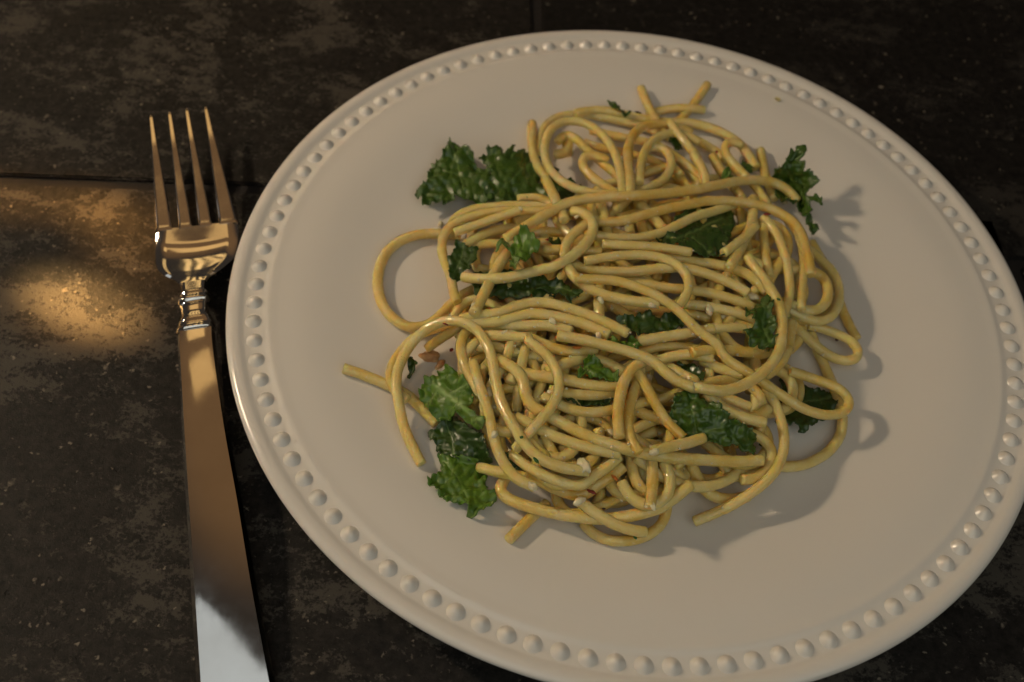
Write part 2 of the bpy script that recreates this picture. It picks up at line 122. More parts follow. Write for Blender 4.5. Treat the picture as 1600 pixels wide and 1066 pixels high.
('spaghetti strand lying below the middle kale strip','-420,-102,265 -393,-95,259 -365,-92,255 -338,-94,250 -311,-100,244 -285,-109,238'),
('spaghetti strand running beneath the longest one at the left','-418,193,244 -393,210,247 -369,227,251 -343,242,256 -318,257,259 -291,272,259 -264,288,258 -236,304,257'),
('filler','366,-453,231 344,-440,233 320,-431,235 294,-426,238 267,-426,243 239,-431,250 211,-439,256 184,-449,259 160,-463,260 139,-482,259 121,-505,258 108,-532,258 101,-563,260 100,-593,263 105,-622,265 116,-646,267 131,-667,267'),
('filler','-219,-612,177 -201,-637,187 -182,-659,194 -160,-674,200 -136,-681,206 -113,-679,209 -91,-666,210 -75,-643,208 -65,-616,208 -62,-589,209 -65,-561,212 -74,-536,214 -89,-512,215 -107,-492,215 -128,-474,213 -152,-462,211 -177,-454,210 -203,-452,210 -230,-453,211 -257,-457,211 -283,-463,212 -309,-473,216 -334,-486,221 -359,-500,225 -384,-510,225 -409,-515,224 -435,-513,221 -448,-511,220'),
('filler','-95,-253,264 -107,-228,269 -118,-201,274 -125,-172,279 -129,-142,285 -130,-109,288 -129,-74,288 -127,-38,287 -123,-1,286 -119,37,285 -116,75,284 -114,114,283 -115,154,281 -119,195,277 -126,237,273 -135,278,268 -146,318,264 -152,338,263'),
('filler','61,-79,217 58,-43,217 54,-7,217 51,28,217 46,63,219 41,98,221 34,133,223 26,170,222 15,209,218 3,247,213 -11,284,209 -28,319,205 -47,351,203 -69,379,200 -95,399,200 -123,409,201 -152,406,201 -179,389,202 -203,363,202'),
('filler','-287,126,187 -257,127,185 -227,126,182 -198,123,181 -169,116,181 -141,104,183 -115,88,185 -90,68,187 -69,44,189 -51,16,191 -35,-16,193 -23,-49,195 -11,-81,196 0,-112,194 12,-141,191 24,-168,187 39,-194,184 56,-218,181 75,-240,180 96,-259,179 119,-274,178 144,-286,177'),
('filler','125,180,251 155,186,248 185,194,246 215,204,246 244,219,246 273,238,243 303,260,240 332,283,237 361,305,234 391,323,231 422,333,230 451,331,230 475,316,230 491,289,231 497,253,233 492,213,235 477,178,237 454,151,237 427,133,238 397,123,241 366,118,246 336,115,250 306,115,251 277,115,250 248,113,250 218,110,252 189,106,255 159,104,256 130,102,257 115,102,256'),
('filler','121,247,220 97,225,215 73,202,212 49,179,209 24,156,209 -2,133,210 -29,110,213 -55,87,215 -80,64,217 -105,41,219 -130,16,221 -153,-9,224 -176,-35,226 -198,-62,229 -220,-88,232 -242,-115,236 -263,-140,238 -284,-164,239 -305,-189,240 -324,-215,242 -344,-240,242 -364,-262,241 -385,-284,242 -407,-306,244 -429,-326,247 -452,-344,249'),
('filler','160,177,178 172,142,179 183,107,181 192,72,182 201,37,183 208,1,183 215,-33,184 223,-67,184 231,-100,185 242,-131,185 253,-162,185 265,-191,185 277,-220,185 291,-247,184 306,-273,184 321,-297,184 330,-309,183'),
('filler','234,247,269 248,215,270 259,181,271 270,146,272 280,112,271 291,82,268 301,52,263 310,22,259 320,-8,256 330,-38,252 339,-68,249 347,-98,246 354,-130,244 358,-163,244 360,-198,246 361,-233,248 360,-268,251 360,-302,252 360,-334,251 360,-366,251 359,-398,252 357,-431,254 355,-448,255'),
('filler','-54,-473,215 -44,-503,219 -34,-532,222 -24,-561,225 -14,-588,228 -3,-614,228 8,-639,227 20,-664,226 34,-686,226 51,-703,223 73,-712,219 97,-712,214 121,-701,211 141,-683,209 155,-658,208 159,-631,207 155,-604,207 141,-583,207 121,-569,207 96,-565,209 70,-570,212 44,-580,216'),
('filler','-400,-624,183 -413,-606,197 -425,-588,211 -434,-568,225 -438,-548,240 -436,-526,252 -427,-503,259 -411,-484,264 -390,-473,269 -365,-471,274 -340,-475,275 -316,-482,272 -293,-494,267 -272,-509,263 -253,-527,260 -236,-546,254 -222,-565,245 -210,-586,235 -198,-606,224 -188,-628,215 -183,-638,210'),
('filler','404,-299,205 376,-307,209 347,-314,211 320,-321,210 293,-330,210 266,-342,211 239,-358,214 214,-377,216 191,-399,218 170,-422,218 151,-447,218 135,-474,219 121,-504,221 110,-534,223 100,-565,225 93,-595,226 86,-624,227 79,-655,230 71,-684,233 58,-711,235 41,-733,235 19,-748,236 -4,-756,238 -28,-755,239 -49,-744,238 -66,-725,236'),
('filler','195,-403,258 221,-406,259 247,-409,260 273,-413,259 299,-418,256 325,-424,251 350,-429,246 377,-432,241 404,-430,237 430,-419,234 453,-400,232 470,-373,231 478,-342,231 475,-313,231 463,-289,231 443,-274,232 418,-269,234 391,-273,236 362,-284,239 334,-300,244 307,-319,249 280,-338,254 254,-358,259 227,-376,264 201,-393,267 176,-406,266 152,-416,261 128,-425,253'),
('filler','-244,70,169 -270,53,169 -296,36,168 -321,19,164 -345,1,160 -369,-17,155 -391,-39,152 -413,-63,152 -434,-87,153 -457,-109,153 -480,-130,154 -502,-152,154 -521,-177,154 -534,-207,155 -541,-239,156'),
('filler','-413,365,162 -429,328,165 -441,290,167 -444,251,168 -438,214,168 -422,184,168 -398,162,168 -371,148,168 -342,139,168 -313,133,167 -283,128,166 -254,122,165 -225,114,164 -197,103,164 -171,88,163 -145,70,162 -122,50,161 -99,28,161 -77,5,160 -56,-17,159 -33,-38,158 -10,-59,157 12,-79,158 35,-100,159 57,-120,161 81,-138,162 106,-152,163 132,-162,164 160,-167,165 188,-170,166'),
('filler','-390,-248,295 -386,-281,296 -385,-315,297 -388,-347,297 -393,-376,294 -401,-404,291 -411,-431,288 -421,-457,284 -431,-483,280 -438,-510,277 -440,-538,274 -435,-565,271 -424,-588,268 -406,-606,268 -383,-615,267 -360,-613,266 -338,-601,265 -321,-581,266 -311,-556,268 -308,-531,273 -313,-506,279 -324,-481,283 -331,-470,283'),
('filler','-256,-163,225 -229,-154,226 -202,-141,224 -176,-124,221 -151,-104,219 -127,-82,216 -102,-60,215 -78,-37,213 -53,-15,211 -28,10,209 -4,36,206 20,63,203 43,92,200 65,123,198 84,157,195 102,193,193 119,230,191 134,267,190 149,304,191 163,344,189 174,388,186 180,432,183 177,472,181 162,505,182 139,526,182 111,532,183 81,522,184 55,498,185 35,464,186 27,445,187'),
('filler','-291,-424,160 -315,-439,159 -339,-454,157 -363,-468,156 -387,-481,156 -412,-489,156 -438,-491,156 -463,-483,156 -483,-465,155 -497,-440,155 -501,-410,155 -495,-381,155 -481,-357,155 -459,-342,157 -433,-335,160 -420,-334,161'),
('filler','174,-511,218 192,-530,220 211,-550,222 230,-568,224 250,-585,224 271,-597,223 294,-606,221 320,-607,219 345,-599,216 369,-583,213 387,-559,211 398,-531,210 399,-503,210 390,-479,211 372,-462,213 348,-454,217 321,-456,222 293,-462,229 264,-473,237 236,-485,245'),
('filler','-37,-733,268 -24,-754,265 -9,-773,263 11,-786,262 33,-792,263 55,-789,265 76,-777,268 91,-758,271 98,-734,274 98,-708,275 90,-684,276 79,-660,277'),
('filler','294,-176,201 322,-179,193 351,-182,186 379,-186,180 406,-190,176 433,-196,174 459,-205,173 483,-219,174 502,-238,175 515,-263,176 518,-294,177 512,-325,178 496,-354,179 473,-375,181 447,-386,182 422,-385,183 399,-373,184 381,-355,185'),
('filler','-250,-424,151 -229,-403,153 -210,-381,155 -192,-358,158 -176,-333,161 -163,-305,164 -155,-275,167 -151,-244,170 -153,-212,172 -162,-181,172 -176,-151,171 -195,-126,169 -218,-105,168 -243,-90,168 -270,-78,168 -297,-68,168 -325,-60,168 -354,-54,168 -382,-49,168 -411,-44,167 -440,-40,164 -469,-42,162 -496,-51,161 -519,-69,163 -537,-97,165 -545,-131,169 -543,-166,172 -532,-200,176 -525,-216,178'),
('filler','-457,-345,280 -484,-334,267 -511,-318,254 -534,-294,241 -553,-263,230 -565,-230,225 -567,-198,225 -559,-170,228 -542,-148,232 -518,-137,237 -492,-138,242 -466,-150,246 -441,-169,252 -419,-194,257 -399,-222,264 -384,-256,272 -372,-292,281 -365,-328,288'),
('filler','-431,-496,233 -413,-473,232 -393,-454,231 -370,-440,232 -345,-432,233 -319,-431,235 -293,-437,237 -268,-446,238 -245,-460,239 -223,-477,240 -202,-495,240 -183,-515,240 -164,-535,239 -144,-553,238 -123,-568,235 -102,-582,232'),
('filler','-266,319,165 -236,326,164 -205,326,164 -176,317,164 -149,300,165 -125,277,166 -104,250,167 -86,219,167 -72,185,168 -60,149,169 -51,113,169 -43,76,170 -35,40,171 -27,4,172 -18,-32,174 -9,-67,176 -4,-84,177'),
('filler','-192,-614,151 -199,-587,154 -205,-559,156 -212,-531,159 -219,-503,161 -226,-474,164 -233,-446,167 -237,-417,170 -240,-386,171 -239,-353,172 -236,-321,173 -232,-289,174 -228,-257,177 -224,-225,179 -220,-193,182 -216,-160,184 -212,-126,187 -207,-92,188 -202,-57,189 -198,-22,191 -195,13,192 -193,49,194 -193,86,196 -194,124,196 -196,165,193 -197,207,190 -197,249,187 -195,292,184 -189,335,181 -186,358,179'),
('filler','3,-334,249 -24,-342,250 -51,-348,252 -79,-352,256 -106,-355,260 -133,-357,264 -160,-357,265 -187,-355,264 -213,-353,265 -240,-352,267 -267,-353,271 -294,-355,278 -321,-357,282 -347,-355,282 -374,-349,280 -400,-341,277 -426,-330,273 -451,-313,267 -473,-289,258 -491,-259,249 -502,-222,240 -503,-184,232 -494,-148,224 -478,-117,217 -468,-103,213'),
('filler','-422,-293,224 -440,-317,222 -457,-340,219 -473,-364,216 -486,-389,213 -491,-417,209 -489,-445,206 -477,-470,203 -459,-488,201 -435,-498,201 -411,-498,204 -388,-488,209 -370,-470,213 -356,-446,216 -348,-416,217 -344,-385,217 -343,-353,217 -343,-322,219 -344,-291,223 -344,-262,229 -344,-231,233 -343,-199,236 -341,-166,238 -339,-129,236 -338,-91,232 -338,-51,227 -343,-12,223 -351,26,218 -364,63,214'),
('filler','414,105,253 391,122,256 366,135,258 338,139,260 310,131,261 284,112,262 261,85,263 245,53,262 235,20,260 232,-13,257 233,-45,252'),
('filler','209,-429,296 209,-394,290 211,-359,285 214,-323,280 218,-287,275 225,-251,272 235,-216,269 249,-184,267 265,-154,268 283,-125,270 302,-95,269 320,-65,269 339,-36,271 358,-10,275 377,15,281 396,37,289 405,48,294'),
('filler','-133,-135,232 -141,-167,229 -151,-198,226 -160,-229,224 -170,-259,222 -179,-290,220 -188,-322,220 -195,-355,222 -201,-387,222 -205,-419,222 -208,-451,222 -210,-481,221 -212,-511,218 -215,-539,216 -219,-568,212 -223,-595,208 -226,-622,204 -225,-648,199 -221,-673,193'),
('filler','448,-92,242 447,-127,244 441,-163,247 425,-196,252 402,-223,258 374,-240,263 347,-246,267 320,-243,270 296,-233,273 275,-217,277 258,-195,279 246,-167,279 239,-134,277 237,-98,275 239,-62,274 246,-27,275 256,6,277 271,37,279 289,68,281 311,97,281 334,124,280 347,138,279'),
('filler','164,153,199 152,186,201 137,216,203 118,244,203 97,270,200 73,294,197 48,316,194 23,338,191 -3,359,188 -30,381,184 -56,403,180'),
('filler','-240,-65,212 -264,-81,207 -287,-97,201 -309,-117,196 -330,-138,193 -352,-160,191 -374,-181,191 -397,-201,191 -420,-218,188 -444,-233,182 -465,-251,178 -482,-275,176 -492,-303,175 -494,-334,174 -485,-363,174 -468,-385,173 -446,-399,172 -420,-403,171 -406,-403,171'),
('filler','208,-425,246 198,-396,244 187,-369,244 172,-344,245 157,-321,246 139,-298,248 121,-277,249 102,-256,250 82,-236,252 61,-217,253 40,-199,255 17,-183,257 -6,-167,258 -30,-153,260 -55,-139,262 -79,-124,263 -103,-106,260 -125,-83,256 -147,-59,251 -168,-34,248 -190,-9,244 -212,15,241 -235,39,238 -259,61,235 -284,78,235 -311,92,237 -338,102,239 -367,108,241 -396,112,242 -410,114,242'),
('filler','-21,-156,204 -46,-170,201 -70,-186,197 -92,-207,194 -110,-231,191 -123,-258,188 -131,-288,185 -133,-319,182 -130,-349,178 -122,-377,175 -110,-403,173 -93,-426,171 -74,-446,170 -53,-463,170 -31,-480,170 -9,-497,170 12,-514,170 31,-533,171 51,-552,171'),
('filler','-90,383,226 -59,382,227 -29,380,226 1,376,227 29,364,229 54,343,232 74,314,235 88,279,239 95,240,241 98,202,241 97,164,239'),
('filler','50,103,178 53,64,181 57,25,184 60,-14,186 64,-51,189 67,-88,191 68,-125,194 67,-162,196 64,-199,198 59,-234,200 54,-268,201 47,-301,200 41,-334,200 34,-364,197 26,-393,193 18,-422,189 8,-450,187 2,-465,185'),
('filler','-376,-473,176 -371,-440,173 -366,-408,172 -364,-376,172 -364,-344,172 -367,-311,172 -373,-279,173 -383,-247,173 -394,-217,174 -406,-186,175 -419,-156,177 -433,-127,179 -446,-97,182 -455,-66,185 -459,-33,188 -453,0,190 -439,27,192 -417,45,194 -390,52,196 -362,47,196 -336,35,195 -313,15,194 -292,-9,193 -274,-37,193 -258,-67,194 -243,-100,198 -228,-134,203 -220,-151,206'),
('filler','-378,-562,264 -384,-585,254 -386,-609,246 -384,-635,240 -375,-658,236 -360,-678,232 -339,-691,230 -316,-696,230 -293,-692,235 -273,-682,242 -259,-663,248 -250,-638,252 -245,-611,256 -242,-585,261 -239,-560,268 -236,-533,274 -233,-505,278 -228,-477,281 -225,-448,284 -222,-418,285 -219,-385,285 -218,-353,284'),
('filler','-210,-260,199 -206,-290,195 -203,-319,190 -199,-350,186 -196,-380,184 -192,-411,183 -188,-442,182 -183,-472,181 -179,-502,180 -177,-532,179 -177,-562,178 -180,-591,177 -186,-619,174 -194,-646,172 -202,-674,171 -208,-702,171 -209,-731,171 -205,-757,172 -194,-780,172 -176,-797,172 -153,-805,174 -130,-803,176 -109,-792,180 -94,-774,185 -86,-751,190 -86,-725,192 -91,-699,193 -100,-673,194 -105,-660,195'),
('filler','189,-451,191 165,-441,192 140,-430,193 116,-419,195 92,-410,197 66,-402,202 40,-398,207 13,-395,208 -13,-393,207 -40,-394,206 -67,-398,205 -94,-403,206 -121,-410,207 -147,-415,205 -174,-418,199'),
('filler','-385,-223,238 -361,-243,245 -336,-261,248 -312,-274,247 -287,-286,244 -262,-297,242 -236,-305,241 -210,-312,239 -183,-315,237 -155,-314,233 -128,-308,228 -101,-300,226 -74,-290,224 -47,-278,223 -21,-265,223 5,-251,222 32,-236,221 58,-223,222 84,-209,222 111,-196,223 138,-184,223 165,-170,224 191,-155,225 217,-138,226 242,-120,227 267,-101,228'),
('filler','-236,-480,181 -261,-471,180 -287,-463,180 -313,-458,181 -340,-454,184 -366,-452,188 -393,-447,191 -418,-439,192 -441,-425,194 -460,-404,194 -472,-376,194 -476,-345,193 -470,-315,192 -455,-290,192 -433,-274,192 -408,-268,192 -382,-273,192 -358,-288,192 -339,-309,191 -324,-335,190 -313,-364,189 -308,-396,190 -306,-430,193 -309,-463,197 -315,-496,200'),
('filler','-438,-41,241 -428,-75,242 -415,-108,244 -398,-137,247 -377,-163,250 -354,-184,254 -329,-199,256 -303,-206,256 -275,-206,253 -248,-198,249 -221,-187,245'),
('filler','-48,-34,260 -63,-8,264 -81,17,267 -101,41,269 -122,64,269 -146,84,267 -172,100,265 -199,110,263 -228,115,263 -257,115,265 -286,111,267 -315,104,269 -343,94,270 -370,80,272 -395,61,274 -416,36,275 -426,22,276'),
('filler','-154,-563,152 -130,-576,152 -107,-589,153 -83,-602,155 -60,-614,157 -36,-624,158 -11,-632,161 14,-634,164 38,-629,168 60,-615,169 78,-592,169 89,-565,169 94,-536,170 95,-506,171 93,-475,171 89,-443,169 84,-412,168 78,-380,166 70,-350,165 59,-321,166 46,-294,168 33,-267,170 20,-240,172 7,-212,173 -7,-183,174'),
('filler','101,-87,255 126,-63,252 151,-40,249 177,-17,246 203,7,244 229,30,242 255,53,241 280,76,242 306,100,241 333,125,238 360,149,236 388,169,235 418,184,232 449,193,228 477,191,225 501,176,225 518,150,227 526,116,229 523,80,230 511,46,230 490,19,229 464,1,230 435,-8,233 406,-10,237 378,-7,241 350,1,244'),
('filler','-138,-629,193 -129,-653,186 -121,-677,181 -112,-701,177 -99,-723,174 -81,-741,173 -60,-752,174 -37,-754,178 -14,-747,183 4,-731,188 15,-709,193 19,-684,196 15,-658,198 6,-632,199 -7,-607,198 -20,-582,197 -35,-557,195 -50,-532,190 -66,-505,184 -74,-492,181'),
('filler','-259,-269,267 -262,-308,276 -265,-345,283 -270,-380,287 -275,-412,288 -281,-444,289 -287,-475,291 -293,-507,293 -297,-537,293 -300,-565,290 -300,-591,285 -297,-618,281 -289,-645,281 -276,-669,284 -258,-687,287 -235,-695,290 -212,-692,291 -191,-678,289 -174,-656,286 -163,-630,285 -158,-602,286 -159,-575,288 -165,-548,290 -177,-522,290 -192,-500,292 -211,-482,295 -221,-474,297'),
('filler','95,-27,167 92,9,167 91,45,168 94,82,169 101,120,169 109,158,170 116,196,170 123,235,171 128,276,170 134,320,167 140,364,164 148,406,163 156,449,163 161,492,162 160,534,162 149,572,162 129,600,161 102,614,161 72,612,161 42,596,161 28,585,161'),
('filler','369,-251,174 391,-235,182 414,-218,188 440,-200,190 466,-178,188 491,-154,185 514,-125,183 531,-92,180 540,-57,179 539,-24,180 527,3,181 507,20,183 480,25,185 452,16,187 424,-4,191 401,-33,193 384,-66,195 371,-102,197 363,-138,200 358,-174,201 356,-209,201 355,-241,199 355,-273,196 356,-305,195 358,-337,195'),
('filler','-236,-428,268 -214,-442,263 -192,-455,258 -170,-469,255 -148,-484,254 -126,-500,253 -104,-516,254 -83,-532,257 -61,-549,262 -40,-567,268 -19,-584,273 3,-598,274 25,-610,271 47,-621,265 69,-632,259 89,-646,253 108,-661,249 127,-677,245 146,-693,240'),
('filler','-534,118,157 -550,151,156 -559,188,155 -559,225,155 -548,260,154 -528,286,153 -501,300,152 -473,300,152 -446,285,151 -424,259,151 -407,227,151 -392,192,151 -377,158,151 -359,127,151 -340,98,151 -318,73,151 -295,49,151 -283,38,151'),
('filler','-82,253,258 -53,268,256 -23,283,255 6,300,253 34,316,253 63,332,253 92,346,253 122,354,254 150,353,255 176,338,256 195,312,257 204,277,258 202,238,260 191,201,262 171,169,263 147,145,264 119,132,265 91,129,264 64,136,263 40,154,261 20,179,261 5,209,262 -4,243,263 -5,283,263 1,326,258 15,369,251 37,406,245 65,431,239 94,442,233 124,439,228 138,434,226'),
('filler','-200,40,260 -222,13,263 -241,-17,266 -258,-49,270 -272,-83,273 -284,-118,275 -295,-152,278 -306,-186,280 -316,-220,282 -324,-254,285 -332,-289,289 -338,-324,294 -343,-358,296 -346,-388,294 -348,-418,291 -348,-448,289 -348,-477,285 -348,-500,273 -347,-519,255 -346,-528,245'),
('filler','-385,-541,243 -408,-527,244 -429,-510,245 -446,-487,245 -457,-461,247 -462,-433,249 -458,-406,252 -446,-383,256 -426,-366,259 -402,-358,260 -376,-357,261 -350,-361,262 -324,-370,261 -300,-384,262 -278,-403,267 -256,-425,276 -245,-437,281'),
('filler','-151,-601,170 -126,-591,173 -101,-580,175 -76,-570,175 -51,-561,176 -25,-557,179 1,-557,183 26,-562,188 51,-568,191 75,-577,192 98,-589,192 120,-602,192 141,-617,191 162,-631,189 185,-642,185 209,-648,182 234,-647,179 259,-636,176 280,-616,174 294,-590,173 299,-562,173 294,-535,173 281,-512,172 262,-494,170'),
('filler','-38,82,252 -59,108,249 -80,134,247 -101,162,244 -121,190,242 -141,219,239 -163,247,238 -186,272,237 -211,292,236 -238,305,236 -266,305,236 -293,292,235 -314,266,236 -326,229,239 -327,189,243 -319,151,247 -301,120,250 -278,97,253 -252,86,254 -223,86,250 -194,96,244 -165,111,239 -137,128,234 -123,137,232'),
('filler','158,-259,212 180,-234,211 202,-208,210 222,-181,209 242,-152,208 261,-122,207 282,-92,206 302,-63,205 324,-34,204 347,-4,202 370,25,201 393,54,199 415,86,197 434,120,196 445,158,194 448,196,192 439,230,191 421,253,193 395,263,196 366,258,199 338,239,203 314,208,207 295,172,210'),
('filler','-11,310,277 10,284,278 31,257,280 51,229,282 70,199,284 88,168,287 105,138,289 121,111,287 136,83,283 147,53,280 154,20,278 157,-14,276 157,-49,276 154,-85,276 151,-104,277'),
('filler','173,-623,153 150,-638,152 125,-649,151 100,-654,151 76,-650,151 55,-638,151 40,-617,151 33,-591,151 35,-562,151 46,-534,151 63,-511,151 86,-493,151 111,-482,151 137,-477,151 164,-479,152 190,-484,152 215,-492,152 240,-498,151 266,-503,151 293,-503,151 318,-496,152 342,-481,154 353,-472,155'),
('filler','87,-648,189 77,-679,195 63,-707,201 43,-730,207 20,-743,213 -4,-746,218 -26,-737,219 -41,-718,218 -50,-694,219 -50,-668,220 -42,-640,220 -29,-613,218 -12,-587,215 8,-566,215 29,-549,217 52,-534,219 64,-528,220'),
('filler','128,-587,158 127,-618,161 123,-649,164 114,-677,165 98,-699,163 78,-715,162 54,-722,162 30,-719,163 10,-707,165 -4,-687,168 -13,-664,173'),
('filler','0,371,262 -25,396,258 -51,415,253 -80,423,250 -109,419,248 -136,402,247 -157,373,248 -169,335,250 -170,294,253 -161,256,256 -144,226,258 -120,204,260 -94,187,262 -67,174,266 -39,162,270 -11,153,274 17,147,277 46,144,278 75,144,278 105,145,277 134,146,278 162,149,280 192,153,282'),
('filler','-280,-545,280 -273,-574,282 -265,-603,284 -256,-630,284 -245,-654,280 -231,-675,276 -214,-693,275 -193,-706,277 -170,-709,278 -147,-702,279 -128,-685,279 -115,-663,280 -107,-637,283 -106,-611,288 -109,-586,293'),
('filler','368,-500,225 372,-480,241 375,-457,253 375,-431,261 370,-405,266 357,-384,270 338,-369,273 314,-361,276 287,-360,281 259,-366,287 231,-376,293 204,-387,296 179,-397,292 155,-406,286 132,-416,279 109,-427,272 85,-438,266 62,-449,259 39,-459,252 27,-465,249'),
('filler','345,-59,159 328,-33,158 312,-4,158 299,27,157 289,60,156 282,96,155 278,134,154 277,173,153 280,213,152 289,253,152 300,291,152'),
('filler','-223,-114,216 -251,-119,218 -279,-119,219 -307,-111,216 -334,-98,210 -361,-84,205 -388,-72,203 -416,-60,203 -443,-48,204 -469,-32,203 -494,-11,199 -515,17,195 -530,50,191 -536,88,188 -532,125,187 -518,156,187 -496,176,188 -470,184,189 -441,179,190 -414,163,192'),
('filler','-184,183,269 -167,145,281 -148,110,289 -127,82,294 -104,61,295 -80,45,291 -56,31,286 -31,17,281 -6,4,277 19,-9,273 44,-22,270 69,-36,268 81,-44,267'),
('filler','59,287,159 90,284,157 120,280,156 150,273,157 179,266,159 208,257,161 237,249,163 267,245,164 297,244,164 328,247,162 359,251,161 390,253,160 419,251,160 447,241,159 470,222,158 481,211,158'),
('filler','-41,-502,199 -15,-505,198 11,-508,197 38,-512,196 64,-516,195 90,-518,195 116,-517,194 143,-514,193 170,-509,192 197,-502,191 224,-495,190 251,-487,189 278,-478,187 306,-467,183 333,-453,178 360,-434,172 383,-409,167 402,-380,163 411,-364,160'),
('filler','405,-16,209 400,-54,212 394,-92,214 387,-129,216 379,-165,218 368,-200,220 356,-235,222 341,-267,224 324,-298,226 304,-327,229 284,-353,230 263,-376,229 241,-397,228 217,-416,228 193,-434,230 167,-451,233 141,-466,237 114,-478,239 88,-491,242 62,-504,245 37,-520,249 13,-538,253 -9,-557,255 -30,-578,256 -39,-589,256'),
('filler','-387,-229,151 -385,-197,156 -383,-166,161 -381,-136,168 -380,-106,175 -379,-74,180 -378,-39,182 -378,-2,182 -380,36,181 -382,74,181 -385,111,183 -386,149,183 -385,188,182'),
('filler','-345,-663,181 -324,-652,191 -306,-636,199 -293,-614,204 -286,-587,206 -282,-559,209 -281,-531,213 -282,-504,219 -285,-476,224 -290,-446,224 -296,-414,223 -301,-382,221 -306,-348,219 -307,-315,217 -306,-281,216 -302,-248,216 -296,-214,216 -293,-197,216'),
('filler','-268,-560,171 -258,-537,180 -249,-513,188 -242,-486,194 -237,-455,194 -235,-423,194 -234,-391,194 -236,-359,194 -238,-328,195 -243,-296,197 -248,-265,199 -254,-233,201 -260,-201,203 -268,-170,205 -279,-140,208 -292,-112,212'),
('filler','25,-304,225 17,-339,229 10,-373,232 4,-407,235 -1,-441,238 -6,-472,239 -9,-503,238 -11,-534,239 -12,-566,242 -13,-597,245 -11,-628,247 -8,-657,248 -3,-685,248 5,-711,249 18,-732,251 37,-746,250 61,-748,246 85,-739,240 107,-722,235 122,-697,231 129,-670,229 127,-644,231 115,-623,236 97,-608,241 75,-597,245 51,-592,247 25,-593,252 -2,-597,259'),
('filler','160,-578,166 150,-611,173 138,-642,179 123,-670,183 105,-692,184 83,-704,183 59,-707,181 37,-699,179 19,-683,180 8,-661,181 5,-632,179 6,-616,177'),
('filler','-109,-112,277 -105,-71,271 -103,-31,265 -106,10,259 -114,48,254 -126,82,252 -144,110,251 -167,133,250 -192,149,250 -220,158,250 -249,163,252 -278,163,254 -308,159,258 -336,152,260 -364,141,260 -387,121,260 -405,94,259 -413,61,258 -411,25,259 -399,-8,262 -380,-35,266 -355,-52,270 -328,-61,275 -301,-62,280'),
('filler','-444,-76,224 -456,-43,225 -465,-9,225 -469,29,222 -463,69,216 -449,102,211 -426,124,209 -399,132,209 -372,125,209 -348,106,210 -330,77,212 -316,43,214 -308,6,216 -306,-32,219 -308,-71,223 -314,-108,225 -323,-142,226 -334,-174,225 -346,-204,224 -360,-233,223'),
('filler','199,291,200 222,325,198 245,359,195 271,387,193 300,406,191 330,412,189 357,403,188 378,380,187 388,348,185 387,311,185 375,273,185 354,240,189 327,216,192 297,203,194 267,200,194 252,200,195'),
('filler','-363,-238,261 -360,-269,258 -357,-300,255 -354,-330,251 -349,-360,248 -345,-390,246 -339,-421,245 -332,-450,244 -323,-478,242 -313,-505,239 -300,-529,235 -285,-551,231 -268,-570,226 -249,-588,220'),
('filler','-421,339,202 -391,345,205 -361,347,209 -332,339,212 -305,320,216 -284,291,220 -270,253,226 -262,211,231 -260,169,236 -261,126,240 -265,84,245 -271,43,250 -279,4,253 -288,-33,256 -299,-70,260 -311,-105,264 -326,-138,268 -342,-169,271 -360,-198,275 -379,-225,278 -399,-249,280 -420,-269,280 -442,-288,280 -465,-307,280 -486,-325,279 -504,-344,274 -517,-366,266 -521,-391,260 -517,-418,255 -514,-432,253'),
('filler','58,345,174 88,343,176 119,340,178 149,335,178 177,325,178 205,310,178 230,292,179 254,271,180 278,250,180 303,232,180 329,216,178 355,202,178 381,186,177 403,166,177 420,139,176 428,107,176 428,71,175 417,37,175 397,8,176 371,-12,178 342,-21,181 314,-20,183 288,-10,185 264,6,188'),
('filler','-248,-624,225 -240,-651,223 -229,-676,223 -214,-697,223 -194,-711,224 -171,-717,226 -148,-713,228 -128,-700,232 -114,-680,236 -108,-656,241 -111,-631,247 -120,-609,253 -133,-588,259'),
('filler','102,-179,151 74,-189,151 46,-198,152 18,-203,152 -11,-206,152 -39,-206,153 -67,-204,153 -95,-199,153 -122,-193,153 -150,-185,154 -176,-175,155 -202,-163,158 -227,-150,161 -252,-135,163 -264,-127,165'),
('filler','-263,-652,236 -268,-626,240 -269,-599,243 -265,-572,245 -254,-545,246 -239,-522,249 -221,-504,257 -202,-489,265 -181,-474,270 -158,-458,271 -135,-441,271 -112,-424,270 -89,-406,270 -67,-386,271 -46,-365,271 -25,-342,270 -15,-330,269'),
('filler','465,330,201 448,284,208 427,244,215 403,213,218 376,191,219 347,175,220 317,163,221 286,153,224 256,145,227 225,138,230 195,134,234 166,134,238 137,139,242 109,147,246 84,162,248 61,184,247 40,210,245 22,240,244 7,275,242 -4,312,240 -14,350,240 -18,369,240'),
('filler','369,-467,191 359,-441,192 345,-417,193 326,-399,194 303,-388,194 277,-383,195 250,-383,196 223,-386,197 195,-391,199 167,-397,203 139,-406,209 111,-417,215 83,-425,219 56,-431,220 29,-434,220 3,-434,220 -24,-432,221 -50,-428,223 -75,-421,225 -100,-409,224 -123,-392,221 -145,-374,216'),
('filler','-209,-640,272 -196,-661,267 -181,-680,261 -162,-696,258 -140,-705,257 -117,-705,258 -95,-695,259 -77,-677,261 -66,-654,263 -63,-628,267 -67,-603,271 -78,-580,275 -94,-561,275 -115,-547,274 -140,-540,273 -165,-541,272 -189,-551,274 -212,-567,277 -231,-586,277 -248,-607,274 -261,-630,270 -271,-654,266 -275,-680,262 -274,-705,259 -265,-729,256 -249,-747,255 -228,-757,253 -205,-758,251 -181,-750,250 -170,-744,249'),
